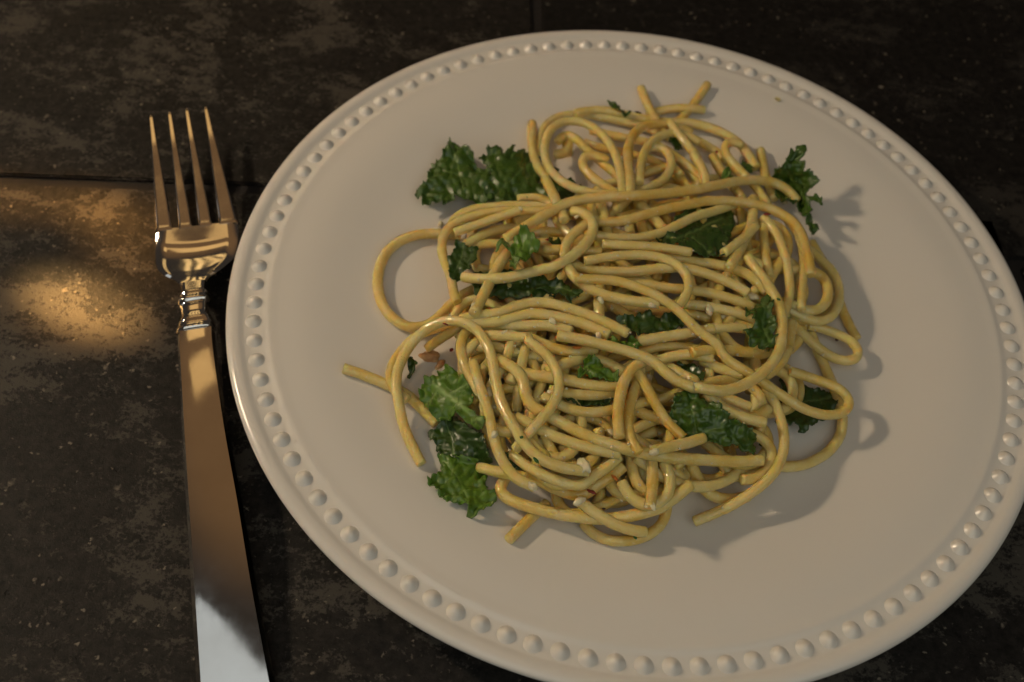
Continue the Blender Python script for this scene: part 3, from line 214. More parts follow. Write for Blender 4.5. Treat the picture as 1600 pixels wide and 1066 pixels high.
('filler','191,504,202 174,458,209 162,412,215 157,368,218 156,325,220 156,285,220 157,245,220 160,206,220 165,169,219 173,134,218 185,102,217 199,71,216 214,43,215 230,16,214 249,-10,213 258,-22,213'),
('filler','-96,-566,195 -94,-535,195 -96,-505,195 -101,-475,194 -111,-446,193 -125,-420,193 -142,-398,194 -163,-381,198 -186,-370,202 -212,-366,207 -239,-368,209 -265,-374,209 -289,-386,207 -311,-404,205 -330,-425,203 -345,-449,201 -358,-476,199 -366,-503,196 -370,-531,193 -366,-558,190 -354,-582,188 -336,-599,186 -313,-607,184 -288,-605,185 -266,-594,188 -249,-576,193 -237,-553,198'),
('filler','310,-474,163 292,-454,165 273,-435,167 252,-420,170 229,-407,172 204,-397,175 179,-388,177 154,-380,179 128,-373,181 102,-366,183 76,-359,184 50,-350,184 24,-341,183 -2,-333,184 -28,-326,185 -54,-318,186 -67,-314,187'),
('filler','-374,-425,248 -348,-430,253 -321,-432,255 -295,-432,255 -269,-429,254 -242,-423,252 -217,-413,251 -192,-399,249 -169,-381,247 -148,-359,246 -129,-335,246 -111,-308,245 -95,-279,243 -79,-248,240 -64,-216,238 -49,-184,236 -34,-152,234 -17,-120,232 -1,-89,231 15,-59,233 31,-29,235 45,3,236 57,38,236 66,76,234 73,116,232 79,156,229 85,196,228 90,237,226 93,258,225'),
('filler','312,-659,225 338,-652,221 363,-640,219 384,-622,219 398,-599,223 403,-575,228 398,-551,234 384,-533,240 364,-522,245 339,-517,248 313,-517,250 286,-520,252 259,-521,255 233,-522,259 206,-521,262 180,-521,266 153,-522,270 127,-522,273 101,-520,274 76,-516,272 51,-511,270 26,-504,268 2,-495,266 -22,-483,264 -44,-469,262 -65,-452,261'),
('filler','-118,-568,212 -129,-543,215 -140,-519,220 -152,-496,226 -167,-474,231 -183,-452,235 -201,-431,236 -222,-412,236 -243,-393,235 -266,-377,236 -290,-363,237 -314,-351,237 -340,-340,236 -366,-332,234 -393,-328,234 -419,-331,234 -445,-338,235 -469,-350,234 -490,-368,233 -504,-392,231 -509,-420,230 -505,-449,230 -491,-475,230 -471,-495,232 -460,-503,233'),
('filler','373,109,220 403,124,218 433,138,216 463,147,215 492,149,214 517,138,213 535,115,214 543,83,215 540,46,218 527,10,221 506,-20,224 479,-39,226 452,-46,227 425,-42,227 400,-30,226 378,-11,225 359,13,225 343,39,225 328,68,226 314,97,228 300,125,232 285,154,234 270,185,233 256,218,231 240,250,231 225,280,232 207,309,233 186,333,235 162,351,236 148,358,237'),
('filler','373,463,182 356,495,183 337,524,184 314,547,185 286,558,186 256,555,187 227,536,189 203,504,192 187,462,196 179,417,200 174,372,204 172,349,205'),
('filler','-358,-127,199 -386,-122,200 -414,-121,201 -442,-126,202 -468,-136,202 -490,-154,202 -506,-180,202 -513,-211,203 -510,-244,204 -498,-273,206 -477,-294,207 -453,-304,207 -427,-302,208 -403,-290,209 -383,-268,209 -368,-240,209 -359,-209,209 -354,-178,212 -355,-147,216 -361,-116,220 -373,-85,220 -390,-55,218 -411,-30,215 -436,-10,213 -463,3,211 -491,8,213 -520,7,216'),
('filler','405,-566,191 387,-590,190 366,-611,189 343,-624,188 318,-630,189 295,-625,191 275,-612,195 262,-591,199 253,-567,203 246,-541,208 239,-517,215 228,-495,223 215,-474,231 199,-454,237 183,-433,240 166,-411,240 148,-389,239 129,-368,239 111,-347,239 92,-326,239 74,-304,240 56,-281,241 40,-257,241 25,-230,241 12,-201,240'),
]
LEAVES=[
('curly kale leaf piece at the back left, wet with golden glints',[642.1,210.0,22,19],'700.7,217 706.6,222.8 716,225.2 721.8,231 733.6,233.4 738.3,243.9 744.1,260.4 759.4,262.7 771.1,276.8 778.1,295.6 771.1,312 759.4,319 743,319 728.9,314.3 712.5,307.3 703.1,316.7 698.4,324.9 689,320.2 684.3,312 672.6,317.8 660.9,321.4 656.2,309.6 649.1,302.6 653.8,290.9 667.9,283.8 669.1,265.1 677.3,251 691.4,241.6 698.4,229.9',[[[724.2,302.6],[719.5,279.1],[712.5,251.0],[703.1,225.2]],[[721.8,274.4],[691.4,267.4]]],'-823,583,208 -807,586,208 -792,588,208 -776,591,208 -760,593,208 -745,596,208 -729,598,208 -713,601,208 -697,603,208 -682,606,208 -666,609,208 -650,611,208 -635,614,208 -619,616,208 -603,619,208 -587,621,208 -571,624,208 -556,626,208 -540,628,209 -524,631,209 -508,633,209 -492,636,209 -820,561,207 -804,564,207 -788,567,207 -773,569,207 -757,572,207 -742,574,207 -726,577,207 -710,579,207 -695,582,207 -679,584,207 -663,587,207 -648,589,207 -632,592,207 -616,594,207 -600,597,208 -585,599,208 -569,602,208 -553,604,208 -537,606,208 -522,609,209 -506,611,209 -490,613,209 -816,540,206 -801,543,206 -785,546,206 -770,548,206 -754,551,206 -739,553,206 -723,556,206 -708,558,206 -692,561,206 -676,563,206 -661,566,206 -645,568,206 -629,571,206 -614,573,207 -598,575,207 -582,578,207 -567,580,207 -551,582,207 -535,585,208 -519,587,208 -504,589,208 -488,592,208 -813,520,205 -798,523,205 -782,525,205 -767,528,205 -751,530,205 -736,533,205 -720,535,205 -705,538,205 -689,540,205 -674,543,205 -658,545,205 -642,547,205 -627,550,205 -611,552,205 -596,555,206 -580,557,206 -564,559,206 -549,561,207 -533,563,207 -517,565,207 -501,568,208 -486,570,208 -810,500,203 -795,503,203 -780,505,203 -764,507,203 -749,510,203 -733,512,203 -718,515,203 -702,517,203 -687,520,203 -671,522,203 -655,525,203 -640,527,204 -624,530,204 -609,532,204 -593,534,204 -578,536,205 -562,538,205 -546,540,206 -531,542,206 -515,544,207 -499,546,207 -484,549,207 -807,480,201 -792,483,201 -777,485,201 -761,488,201 -746,490,201 -730,493,201 -715,495,201 -699,498,201 -684,500,201 -668,502,202 -653,505,202 -637,507,202 -622,509,202 -606,512,202 -591,514,203 -575,516,203 -560,518,204 -544,519,205 -528,521,205 -513,523,206 -497,525,206 -481,528,206 -805,461,199 -789,463,199 -774,466,199 -758,468,199 -743,471,199 -728,473,199 -712,476,199 -697,478,199 -681,480,200 -666,483,200 -650,485,200 -635,487,200 -619,489,200 -604,491,201 -588,493,201 -573,495,202 -557,497,203 -542,499,203 -526,501,204 -511,502,205 -495,504,205 -479,507,206 -802,442,197 -786,444,197 -771,446,197 -756,449,197 -740,451,197 -725,454,197 -710,456,197 -694,458,197 -679,461,198 -663,463,198 -648,465,198 -632,467,198 -617,470,199 -602,471,199 -586,473,200 -570,475,201 -555,477,202 -539,478,202 -524,480,203 -508,482,204 -493,484,204 -477,486,205 -799,422,195 -784,425,195 -768,427,195 -753,430,195 -738,432,195 -722,434,195 -707,437,195 -692,439,195 -676,441,196 -661,444,196 -645,446,196 -630,448,197 -615,450,197 -599,451,198 -584,453,199 -568,455,200 -553,456,201 -537,458,201 -522,459,202 -506,461,203 -491,463,204 -475,465,204 -796,403,193 -781,406,193 -766,408,193 -750,410,193 -735,413,193 -720,415,193 -704,418,193 -689,420,194 -674,422,194 -658,424,194 -643,426,194 -628,428,195 -612,430,196 -597,432,196 -581,433,197 -566,435,198 -550,436,199 -535,438,200 -519,439,201 -504,441,202 -489,443,203 -473,445,203 -793,384,191 -778,387,191 -763,389,191 -748,391,191 -732,394,191 -717,396,191 -702,398,191 -687,401,192 -671,403,192 -656,405,192 -641,407,193 -625,409,193 -610,410,194 -594,412,195 -579,413,196 -564,415,197 -548,416,198 -533,417,199 -517,419,201 -502,420,201 -487,422,202 -471,424,202 -790,365,189 -775,368,189 -760,370,189 -745,373,189 -730,375,189 -714,377,189 -699,379,189 -684,382,190 -669,384,190 -653,386,190 -638,388,191 -623,389,192 -607,391,193 -592,392,194 -577,394,195 -561,395,196 -546,396,197 -531,397,198 -515,399,199 -500,400,200 -484,402,201 -469,404,201 -788,347,187 -773,349,187 -757,351,187 -742,354,187 -727,356,187 -712,358,187 -697,361,187 -681,363,188 -666,365,188 -651,367,189 -636,368,189 -620,370,190 -605,372,191 -590,373,192 -574,374,193 -559,375,195 -544,377,196 -528,378,197 -513,379,198 -498,380,199 -482,382,200 -467,384,200 -785,328,185 -770,330,185 -755,333,185 -740,335,185 -724,337,185 -709,339,185 -694,342,186 -679,344,186 -664,346,186 -648,348,187 -633,349,187 -618,351,188 -603,353,189 -587,354,190 -572,355,191 -557,356,193 -541,357,194 -526,358,196 -511,359,197 -496,361,198 -480,362,199 -465,364,199 -782,309,183 -767,312,183 -752,314,183 -737,316,183 -722,318,183 -707,321,184 -692,323,184 -676,325,184 -661,327,184 -646,329,185 -631,331,185 -616,332,186 -600,334,187 -585,335,188 -570,336,189 -555,337,191 -539,338,193 -524,339,194 -509,340,196 -494,341,197 -478,343,198 -463,345,198 -779,290,182 -764,293,182 -749,295,182 -734,297,182 -719,299,182 -704,302,182 -689,304,182 -674,306,182 -659,308,182 -644,310,183 -629,312,183 -613,314,184 -598,316,185 -583,317,186 -568,318,187 -552,319,189 -537,319,191 -522,320,193 -507,321,194 -491,322,196 -476,323,197 -461,325,197 -777,271,180 -762,274,180 -747,276,180 -732,278,180 -717,280,180 -701,283,180 -686,285,181 -671,287,181 -656,290,180 -641,292,180 -626,294,181 -611,296,181 -596,298,182 -581,299,183 -565,300,185 -550,300,187 -535,301,189 -520,301,191 -505,301,193 -489,302,195 -474,304,196 -459,305,197 -774,252,179 -759,254,179 -744,257,179 -729,259,179 -714,261,179 -699,263,179 -684,266,179 -669,268,179 -654,271,179 -639,274,178 -624,276,178 -609,278,179 -594,279,180 -578,280,182 -563,280,184 -548,280,186 -533,281,189 -518,281,191 -502,282,193 -487,282,194 -472,284,196 -457,286,196 -771,233,179 -756,235,179 -741,237,179 -726,239,179 -711,242,179 -696,244,179 -681,246,179 -666,249,178 -651,252,177 -637,256,175 -622,259,175 -606,260,177 -591,260,179 -576,260,181 -561,260,184 -546,260,186 -531,261,189 -515,261,191 -500,262,193 -485,263,194 -470,264,195 -455,266,196'),
('broad curly kale leaf tucked into the back left of the pasta',[739.5,215.8,19,17],'778.1,222.8 786.4,231 782.8,243.9 791,239.3 801.6,231 803.9,240.4 818,234.6 825.1,238.1 833.3,235.7 847.3,246.3 841.5,258 841.5,283.8 850.9,295.6 857.9,312 829.7,315.5 794.6,317.8 766.4,317.8 757,307.3 764.1,290.9 766.4,267.4 754.7,252.2 746.5,249.8 759.4,240.4 760.5,229.9 771.1,231',[[[766.4,314.3],[785.2,293.2],[813.3,267.4],[822.7,246.3]],[[822.7,288.5],[822.7,260.4]]],'-602,593,214 -586,595,215 -570,598,215 -555,600,215 -539,602,216 -523,605,216 -507,608,215 -492,613,213 -476,620,208 -460,631,200 -445,646,189 -429,664,174 -413,682,158 -397,687,156 -381,673,172 -365,672,175 -349,672,178 -332,676,177 -316,680,176 -599,571,214 -584,574,214 -568,576,215 -552,578,215 -537,580,216 -521,582,216 -505,586,215 -490,590,213 -474,598,208 -458,608,201 -443,622,190 -427,639,175 -411,657,160 -395,662,158 -379,650,173 -363,649,176 -347,649,178 -331,653,177 -315,657,176 -597,550,213 -581,552,213 -566,554,214 -550,556,215 -534,558,215 -519,561,215 -503,564,215 -487,568,213 -472,575,209 -456,585,202 -441,598,191 -425,615,177 -409,632,163 -393,637,161 -377,627,173 -361,626,177 -345,627,178 -329,631,176 -313,635,176 -594,529,212 -579,532,213 -563,533,213 -548,535,214 -532,537,215 -516,539,215 -501,542,215 -485,546,213 -470,552,210 -454,561,204 -439,573,194 -423,589,181 -407,606,166 -391,612,163 -375,604,174 -359,603,177 -343,605,177 -327,610,175 -311,613,175 -592,509,211 -576,511,211 -561,513,212 -545,514,213 -530,516,214 -514,518,215 -499,520,215 -483,523,214 -468,529,211 -452,537,206 -437,548,197 -421,561,186 -405,576,174 -389,586,167 -374,581,174 -358,581,177 -342,583,177 -326,587,175 -310,590,175 -590,488,210 -574,490,210 -559,492,211 -543,493,212 -527,495,213 -512,496,214 -496,498,215 -481,501,214 -465,506,212 -450,513,208 -435,522,201 -419,535,191 -403,548,179 -388,561,169 -372,564,169 -356,562,173 -340,563,175 -324,564,176 -308,567,176 -587,468,209 -572,470,209 -556,471,210 -541,473,211 -525,474,213 -510,475,214 -494,477,215 -479,479,215 -463,483,213 -448,489,209 -432,498,203 -417,509,195 -401,522,184 -386,536,173 -370,541,170 -354,542,172 -338,541,174 -323,542,177 -307,543,178 -585,447,208 -569,449,209 -554,451,209 -538,452,211 -523,453,212 -508,454,213 -492,456,214 -477,458,215 -461,462,213 -446,467,211 -430,474,206 -415,484,199 -400,495,189 -384,507,180 -368,516,174 -352,519,173 -337,519,175 -321,519,178 -305,520,179 -582,427,207 -567,429,208 -552,431,209 -536,432,210 -521,433,211 -505,434,213 -490,435,214 -475,438,214 -459,441,213 -444,445,211 -429,452,207 -413,460,201 -398,470,193 -382,481,185 -366,491,177 -351,495,175 -335,496,177 -319,496,179 -304,498,180 -580,407,206 -565,409,206 -549,411,207 -534,412,209 -519,413,210 -503,414,211 -488,416,212 -473,418,212 -457,421,212 -442,425,210 -427,431,206 -411,438,202 -396,446,196 -380,455,189 -365,464,182 -349,470,179 -334,473,178 -318,474,180 -302,475,181 -578,388,204 -562,390,205 -547,391,206 -532,392,207 -516,393,208 -501,395,210 -486,397,210 -471,399,210 -455,403,209 -440,407,207 -425,412,204 -409,418,200 -394,425,196 -379,431,191 -363,438,187 -348,443,184 -332,447,183 -316,450,183 -301,452,183 -576,369,202 -560,371,203 -545,372,204 -530,373,205 -514,375,206 -499,376,207 -484,378,207 -469,381,207 -453,385,205 -438,390,202 -423,395,200 -408,400,197 -392,406,194 -377,410,192 -361,414,190 -346,419,188 -330,422,187 -315,425,186 -299,428,185 -573,351,199 -558,353,200 -543,354,201 -528,355,202 -512,357,204 -497,358,204 -482,361,204 -467,364,203 -452,369,200 -436,376,196 -421,380,194 -406,384,192 -390,388,190 -375,390,190 -360,393,191 -344,395,190 -329,398,190 -313,401,190 -298,403,189 -571,334,196 -556,336,196 -541,337,198 -526,338,199 -510,339,200 -495,340,201 -480,343,201 -465,347,199 -450,354,195 -435,362,188 -419,365,187 -404,367,188 -389,369,188 -373,370,190 -358,371,191 -343,373,192 -327,375,193 -312,377,193 -297,379,193 -569,318,191 -554,319,192 -539,320,193 -524,321,195 -508,322,197 -493,323,198 -478,325,198 -463,329,197 -448,335,193 -433,342,187 -417,345,186 -402,347,187 -387,348,189 -372,348,191 -356,349,193 -341,350,194 -326,352,195 -311,354,195 -295,356,195 -567,302,185 -552,303,187 -537,303,189 -522,304,192 -506,304,194 -491,304,196 -476,306,197 -461,309,196 -446,313,194 -431,318,191 -416,322,190 -400,324,190 -385,325,192 -370,326,193 -355,327,195 -340,328,196 -324,330,196 -309,332,197 -294,334,197 -565,283,185 -550,283,187 -535,284,189 -519,284,191 -504,284,193 -489,285,195 -474,286,196 -459,289,196 -444,292,195 -429,296,193 -414,299,192 -399,301,192 -383,303,193 -368,304,195 -353,305,196 -338,307,197 -323,309,197 -308,311,198 -292,313,198'),
('dark kale scraps showing between strands beside the back left leaf',[849.3,253.1,11,11],'865.7,264.8 872.7,260.1 870.4,271.8 886.8,278.9 905.6,283.6 910.2,290.6 900.9,304.7 893.8,311.7 879.8,314.1 865.7,307 856.3,283.6',[],'-345,525,205 -329,527,205 -314,530,205 -298,532,205 -282,535,205 -266,537,205 -251,539,206 -235,542,206 -219,544,207 -204,546,207 -188,548,207 -343,502,206 -328,504,207 -312,507,207 -296,509,207 -281,512,206 -265,514,206 -249,517,207 -234,519,207 -218,521,207 -202,523,208 -187,526,208 -342,478,209 -326,480,209 -311,483,209 -295,485,209 -279,488,209 -264,491,208 -248,494,208 -233,496,208 -217,498,209 -201,500,209 -186,503,209 -340,455,211 -325,456,212 -309,458,212 -294,461,212 -278,464,212 -262,467,211 -247,470,210 -231,473,210 -216,475,210 -200,477,211 -185,480,211 -338,432,212 -323,433,214 -308,434,216 -292,436,216 -277,440,215 -261,444,213 -246,447,212 -230,449,212 -215,452,212 -199,454,212 -184,456,212 -337,413,211 -321,412,214 -306,412,216 -291,414,217 -275,417,216 -260,421,215 -244,424,214 -229,427,214 -214,429,214 -198,431,214 -183,433,214 -335,397,205 -320,396,209 -305,395,212 -289,394,215 -274,397,215 -259,400,214 -243,403,214 -228,405,215 -212,407,215 -197,409,216 -182,411,216 -333,383,198 -318,382,202 -303,381,205 -288,379,210 -272,380,212 -257,381,213 -242,382,214 -227,383,215 -211,385,216 -196,387,217 -181,389,217 -332,365,195 -316,365,197 -301,365,200 -286,364,204 -271,362,208 -256,362,211 -241,362,214 -225,362,215 -210,363,217 -195,365,218 -180,367,218 -330,343,196 -315,345,197 -300,346,198 -284,346,201 -269,344,205 -254,342,210 -239,342,213 -224,342,215 -209,343,217 -194,344,218 -179,346,219 -329,322,197 -313,324,197 -298,325,199 -283,325,201 -268,324,204 -253,323,209 -238,322,213 -223,321,215 -208,322,217 -193,323,218 -178,325,219'),
('tiny kale tip poking up at the very back of the mound',[943.1,148.7,9,7],'950.1,155.7 961.8,156.9 968.9,163.9 975.9,171 987.6,178 973.6,180.4 959.5,173.3 951.3,166.3',[],'-148,912,198 -132,915,198 -115,918,198 -98,921,198 -81,923,198 -65,926,198 -48,929,198 -31,932,198 -14,934,198 -147,887,199 -131,890,199 -114,892,199 -97,895,199 -81,898,199 -64,900,199 -47,903,199 -31,906,199 -14,909,199 -146,861,201 -130,864,201 -113,866,201 -97,869,201 -80,871,201 -63,874,201 -47,877,201 -30,880,201 -13,882,201 -146,834,203 -129,837,203 -113,840,203 -96,842,203 -79,845,203 -63,848,203 -46,850,203 -30,853,204 -13,856,204 -145,808,205 -128,811,205 -112,813,205 -95,816,205 -79,818,206 -62,821,206 -46,824,206 -29,826,206 -13,829,206 -144,782,207 -127,785,207 -111,788,207 -95,790,207 -78,793,207 -62,795,207 -46,798,208 -29,801,208 -13,803,208 -143,758,208 -127,760,208 -110,763,208 -94,766,208 -78,768,208 -61,771,209 -45,773,209 -29,776,209 -12,779,209'),
('tall ragged kale leaf standing at the back right',[1201.3,223.8,15,19],'1230.6,234.3 1234.1,239 1244.7,232 1256.4,230.8 1259.9,239 1250.5,248.4 1254.1,260.1 1256.4,271.8 1262.3,266 1270.5,276.5 1278.7,281.2 1275.2,290.6 1261.1,302.3 1263.4,311.7 1275.2,302.3 1284.6,309.4 1285.7,318.8 1275.2,316.4 1267,314.1 1270.5,328.1 1268.1,337.5 1258.8,339.9 1251.7,330.5 1233,328.1 1218.9,318.8 1209.5,304.7 1208.3,274.2 1218.9,260.1 1230.6,248.4',[[[1235.3,241.4],[1223.6,262.5],[1214.2,283.6]],[[1223.6,262.5],[1244.7,288.3],[1258.8,311.7]]],'427,628,318 443,631,318 459,634,317 476,638,316 492,641,315 508,645,313 525,650,312 541,654,311 557,658,309 574,662,308 590,666,307 607,669,306 623,673,305 640,676,304 656,679,304 427,607,316 443,610,316 459,614,315 475,617,314 491,621,313 507,625,312 524,629,311 540,632,310 556,636,308 573,640,307 589,644,306 606,648,305 622,652,304 638,655,303 654,658,303 427,590,312 443,592,312 459,595,311 475,599,311 491,602,310 507,606,309 523,609,308 539,613,307 556,617,306 572,620,305 588,624,304 605,628,303 621,631,302 637,635,301 653,637,301 428,575,305 444,578,305 460,580,305 476,583,304 492,586,304 507,589,304 523,592,304 539,595,303 556,598,303 572,601,302 588,605,301 604,609,300 620,612,299 637,615,298 653,618,298 431,565,294 447,567,294 462,570,294 478,571,295 493,573,296 509,575,297 524,576,297 540,578,298 556,581,298 572,584,298 588,587,297 604,590,296 620,593,296 636,597,295 652,599,295 435,560,277 451,562,278 466,564,279 481,564,281 496,564,283 511,564,286 526,564,288 541,564,290 557,565,292 572,567,292 588,570,292 604,572,292 620,575,292 636,578,291 652,581,291 441,561,256 457,563,256 472,564,258 486,562,262 501,560,266 515,557,272 529,554,276 543,552,281 558,552,284 573,552,286 588,553,287 604,556,287 620,558,287 636,561,287 652,564,287 448,566,229 464,569,228 480,570,230 493,565,237 507,560,245 520,554,253 533,548,261 546,543,268 560,540,274 574,538,278 589,538,281 605,539,282 620,541,283 636,544,283 652,546,283 455,571,203 472,576,200 488,579,200 501,571,210 515,565,218 526,555,230 538,545,243 550,537,253 563,530,262 576,526,269 590,524,274 605,523,276 620,525,278 636,526,278 652,529,278 456,555,196 473,561,193 490,566,191 506,568,191 522,570,192 534,559,205 544,545,221 555,533,236 566,522,249 579,515,259 592,510,266 606,508,270 621,508,272 636,510,273 652,512,274 456,535,194 472,539,192 490,545,189 507,551,186 524,557,183 539,556,187 551,545,199 560,530,217 570,516,234 581,504,248 593,497,257 607,493,264 621,492,267 636,493,269 652,495,269 455,513,194 471,517,193 488,522,191 505,528,187 523,535,182 540,542,178 556,542,181 566,529,196 574,509,219 584,493,237 595,483,250 607,478,258 621,476,262 636,476,264 652,478,265 454,492,194 470,494,194 486,498,193 503,504,189 521,513,183 540,522,176 557,528,172 571,524,179 578,501,205 585,481,228 596,468,243 608,462,252 622,459,258 636,459,260 652,460,261 453,470,195 468,472,195 485,475,194 502,481,191 520,489,185 538,500,177 556,507,172 571,506,175 578,483,201 585,463,224 595,451,239 608,444,249 621,441,254 636,441,257 651,443,258 452,448,195 467,450,196 483,452,196 500,457,194 517,464,189 535,473,182 554,482,175 568,481,179 576,460,203 584,442,224 594,431,238 607,425,247 621,423,251 635,423,254 651,425,254 450,426,196 466,427,197 481,429,198 498,433,196 514,438,194 531,443,192 547,446,190 561,443,196 571,430,213 581,417,228 593,409,239 606,405,246 620,404,250 635,404,251 650,406,252 448,402,200 464,404,200 480,407,199 496,410,198 512,413,197 527,415,198 542,415,201 555,410,209 567,401,220 578,393,232 591,387,240 604,384,245 619,384,248 634,385,250 649,387,250 446,378,202 462,381,202 478,385,200 494,389,199 510,391,199 525,392,201 539,390,205 552,384,214 564,376,225 576,369,234 589,365,241 603,364,245 617,364,248 633,365,248 648,368,249 445,356,204 461,359,203 477,363,202 493,367,200 509,369,200 524,370,201 538,369,205 550,362,215 562,354,226 574,348,235 587,344,242 601,343,246 616,344,247 631,345,248 647,348,248'),
('small kale tuft hanging below the tall back right leaf',[1252.4,327.1,6,9],'1260.6,334.1 1274.7,342.3 1278.2,348.1 1278.2,359.9 1270,369.3 1263,362.2 1259.4,348.1',[],'558,428,218 574,431,218 590,434,217 606,436,217 622,439,216 638,442,216 557,408,217 573,411,216 589,414,216 605,416,216 621,419,215 636,422,215 557,390,214 573,393,214 588,395,213 604,398,213 620,400,213 636,402,213 557,374,209 573,376,209 589,379,209 604,381,209 620,383,209 635,385,210 559,361,201 575,363,201 590,365,201 605,367,202 621,368,203 636,369,204 561,350,190 577,353,189 593,355,189 608,356,191 622,356,194 637,356,196 565,342,177 581,347,174 597,349,174 612,349,176 625,345,183 639,344,187 568,333,164 586,340,158 602,344,156 617,344,159 628,335,171 641,331,179 568,315,161 585,321,156 601,326,154 616,327,156 628,318,167 641,314,175'),
('square dark kale piece at the left of the mound',[691.4,371.8,10,12],'712.5,378.8 724.2,380 728.9,384.7 746.5,388.2 745.3,405.8 738.3,410.5 734.7,424.6 724.2,429.3 714.8,438.6 703.1,433.9 700.7,415.2 698.4,405.8 707.8,396.4',[[[710.1,424.6],[719.5,405.8],[724.2,384.7]]],'-646,94,243 -632,95,244 -617,95,247 -602,94,250 -588,96,250 -573,98,250 -559,99,252 -544,100,254 -530,101,255 -516,102,256 -644,75,243 -629,77,244 -615,77,245 -600,77,248 -586,79,249 -571,80,250 -557,80,252 -542,81,254 -528,82,256 -513,83,257 -641,56,243 -627,58,243 -612,59,245 -598,60,246 -583,61,248 -569,61,250 -555,61,252 -540,62,254 -526,62,256 -511,63,257 -639,38,243 -624,39,243 -610,41,244 -596,42,246 -581,42,248 -567,42,250 -552,42,252 -538,42,255 -524,43,257 -509,44,258 -636,18,244 -622,20,244 -608,22,245 -593,23,246 -579,24,248 -565,24,250 -550,24,253 -536,23,256 -521,24,258 -507,25,259 -634,-1,245 -619,1,245 -605,3,246 -591,4,246 -577,5,248 -562,5,250 -548,5,253 -534,5,256 -519,5,259 -505,6,260 -631,-20,246 -617,-18,246 -603,-16,247 -589,-14,247 -574,-13,247 -560,-12,249 -546,-13,253 -532,-13,256 -517,-14,259 -503,-13,260 -628,-40,248 -614,-38,248 -600,-36,248 -586,-33,247 -572,-29,246 -558,-28,247 -544,-30,251 -529,-31,255 -515,-32,259 -501,-31,261 -626,-59,250 -612,-57,250 -598,-55,250 -584,-52,248 -570,-45,242 -556,-43,243 -542,-46,249 -527,-49,255 -513,-50,259 -499,-49,261 -623,-78,251 -609,-77,252 -595,-75,252 -582,-71,250 -568,-63,243 -554,-61,243 -540,-64,249 -525,-66,255 -511,-67,259 -497,-67,261 -621,-97,253 -607,-96,254 -593,-94,255 -579,-91,253 -566,-85,248 -552,-83,247 -538,-83,250 -523,-85,255 -509,-85,259 -495,-85,261 -618,-115,254 -605,-114,255 -591,-114,257 -577,-111,256 -563,-106,252 -549,-103,251 -535,-102,252 -521,-103,256 -507,-103,259 -493,-103,261'),
('small frilly bright green kale sprig on top at the left',[765.3,354.2,14,13],'813.3,361.2 825.1,362.4 834.4,370.6 845,382.3 841.5,387 827.4,391.7 825.1,403.4 813.3,415.2 806.3,425.7 796.9,422.2 799.3,405.8 799.3,394.1 789.9,389.4 785.2,385.9 772.3,389.4 778.1,380 787.5,375.3 799.3,377.6 808.6,370.6',[[[806.3,415.2],[813.3,391.7],[820.4,370.6]]],'-496,113,302 -482,114,304 -467,114,306 -453,113,310 -439,112,314 -424,110,318 -410,108,322 -396,107,327 -382,105,331 -367,104,335 -353,103,338 -339,103,341 -325,104,343 -311,105,344 -494,93,303 -480,94,305 -466,94,307 -451,94,310 -437,92,314 -423,91,319 -408,89,323 -394,87,328 -380,86,332 -366,85,335 -352,84,339 -338,84,341 -324,84,343 -310,86,344 -492,73,305 -478,74,306 -464,74,309 -449,74,312 -435,72,316 -421,71,320 -407,69,325 -393,67,329 -378,66,333 -364,65,337 -350,64,340 -336,64,343 -322,64,345 -308,66,346 -490,53,307 -476,54,308 -462,54,311 -447,53,314 -433,52,318 -419,50,322 -405,49,327 -391,47,331 -377,46,335 -363,45,339 -349,44,342 -335,44,345 -321,44,347 -307,46,348 -488,32,309 -474,33,311 -460,33,313 -446,33,316 -431,31,320 -417,30,325 -403,28,329 -389,27,333 -375,25,337 -361,24,341 -347,24,344 -333,24,347 -320,24,349 -306,25,350 -486,12,312 -472,13,313 -458,13,316 -444,12,319 -430,11,323 -416,10,327 -402,8,332 -388,6,336 -374,5,340 -360,4,344 -346,3,347 -332,3,349 -318,4,351 -304,5,352 -484,-9,315 -470,-8,316 -456,-8,318 -442,-8,322 -428,-9,326 -414,-11,330 -400,-12,334 -386,-14,338 -372,-15,342 -358,-16,346 -344,-17,349 -331,-17,352 -317,-16,354 -303,-15,355 -482,-29,317 -468,-28,319 -454,-28,321 -440,-28,324 -426,-29,328 -412,-31,332 -398,-32,337 -384,-34,341 -371,-35,345 -357,-36,348 -343,-36,351 -329,-37,354 -316,-36,356 -302,-35,357 -480,-49,320 -466,-48,321 -452,-48,323 -438,-48,327 -424,-49,330 -410,-50,334 -397,-52,339 -383,-53,343 -369,-54,347 -355,-55,350 -342,-56,354 -328,-56,356 -314,-55,358 -301,-54,359 -478,-68,322 -464,-67,323 -450,-67,325 -436,-68,329 -423,-69,332 -409,-70,336 -395,-71,341 -381,-73,345 -368,-74,349 -354,-75,352 -340,-75,355 -327,-75,358 -313,-75,360 -299,-73,361 -476,-87,324 -462,-86,325 -448,-86,327 -435,-87,330 -421,-88,334 -407,-89,338 -393,-90,342 -380,-91,346 -366,-92,350 -352,-93,354 -339,-94,357 -325,-94,359 -312,-93,361 -298,-92,362 -474,-106,325 -460,-105,326 -447,-105,328 -433,-105,331 -419,-106,335 -405,-107,339 -392,-108,343 -378,-110,347 -365,-111,351 -351,-112,355 -337,-112,358 -324,-112,360 -310,-112,362 -297,-110,363 -472,-124,326 -458,-123,327 -445,-123,329 -431,-123,332 -417,-124,336 -404,-125,340 -390,-126,344 -377,-127,348 -363,-129,352 -350,-129,355 -336,-130,358 -323,-130,361 -309,-129,363 -296,-128,364'),
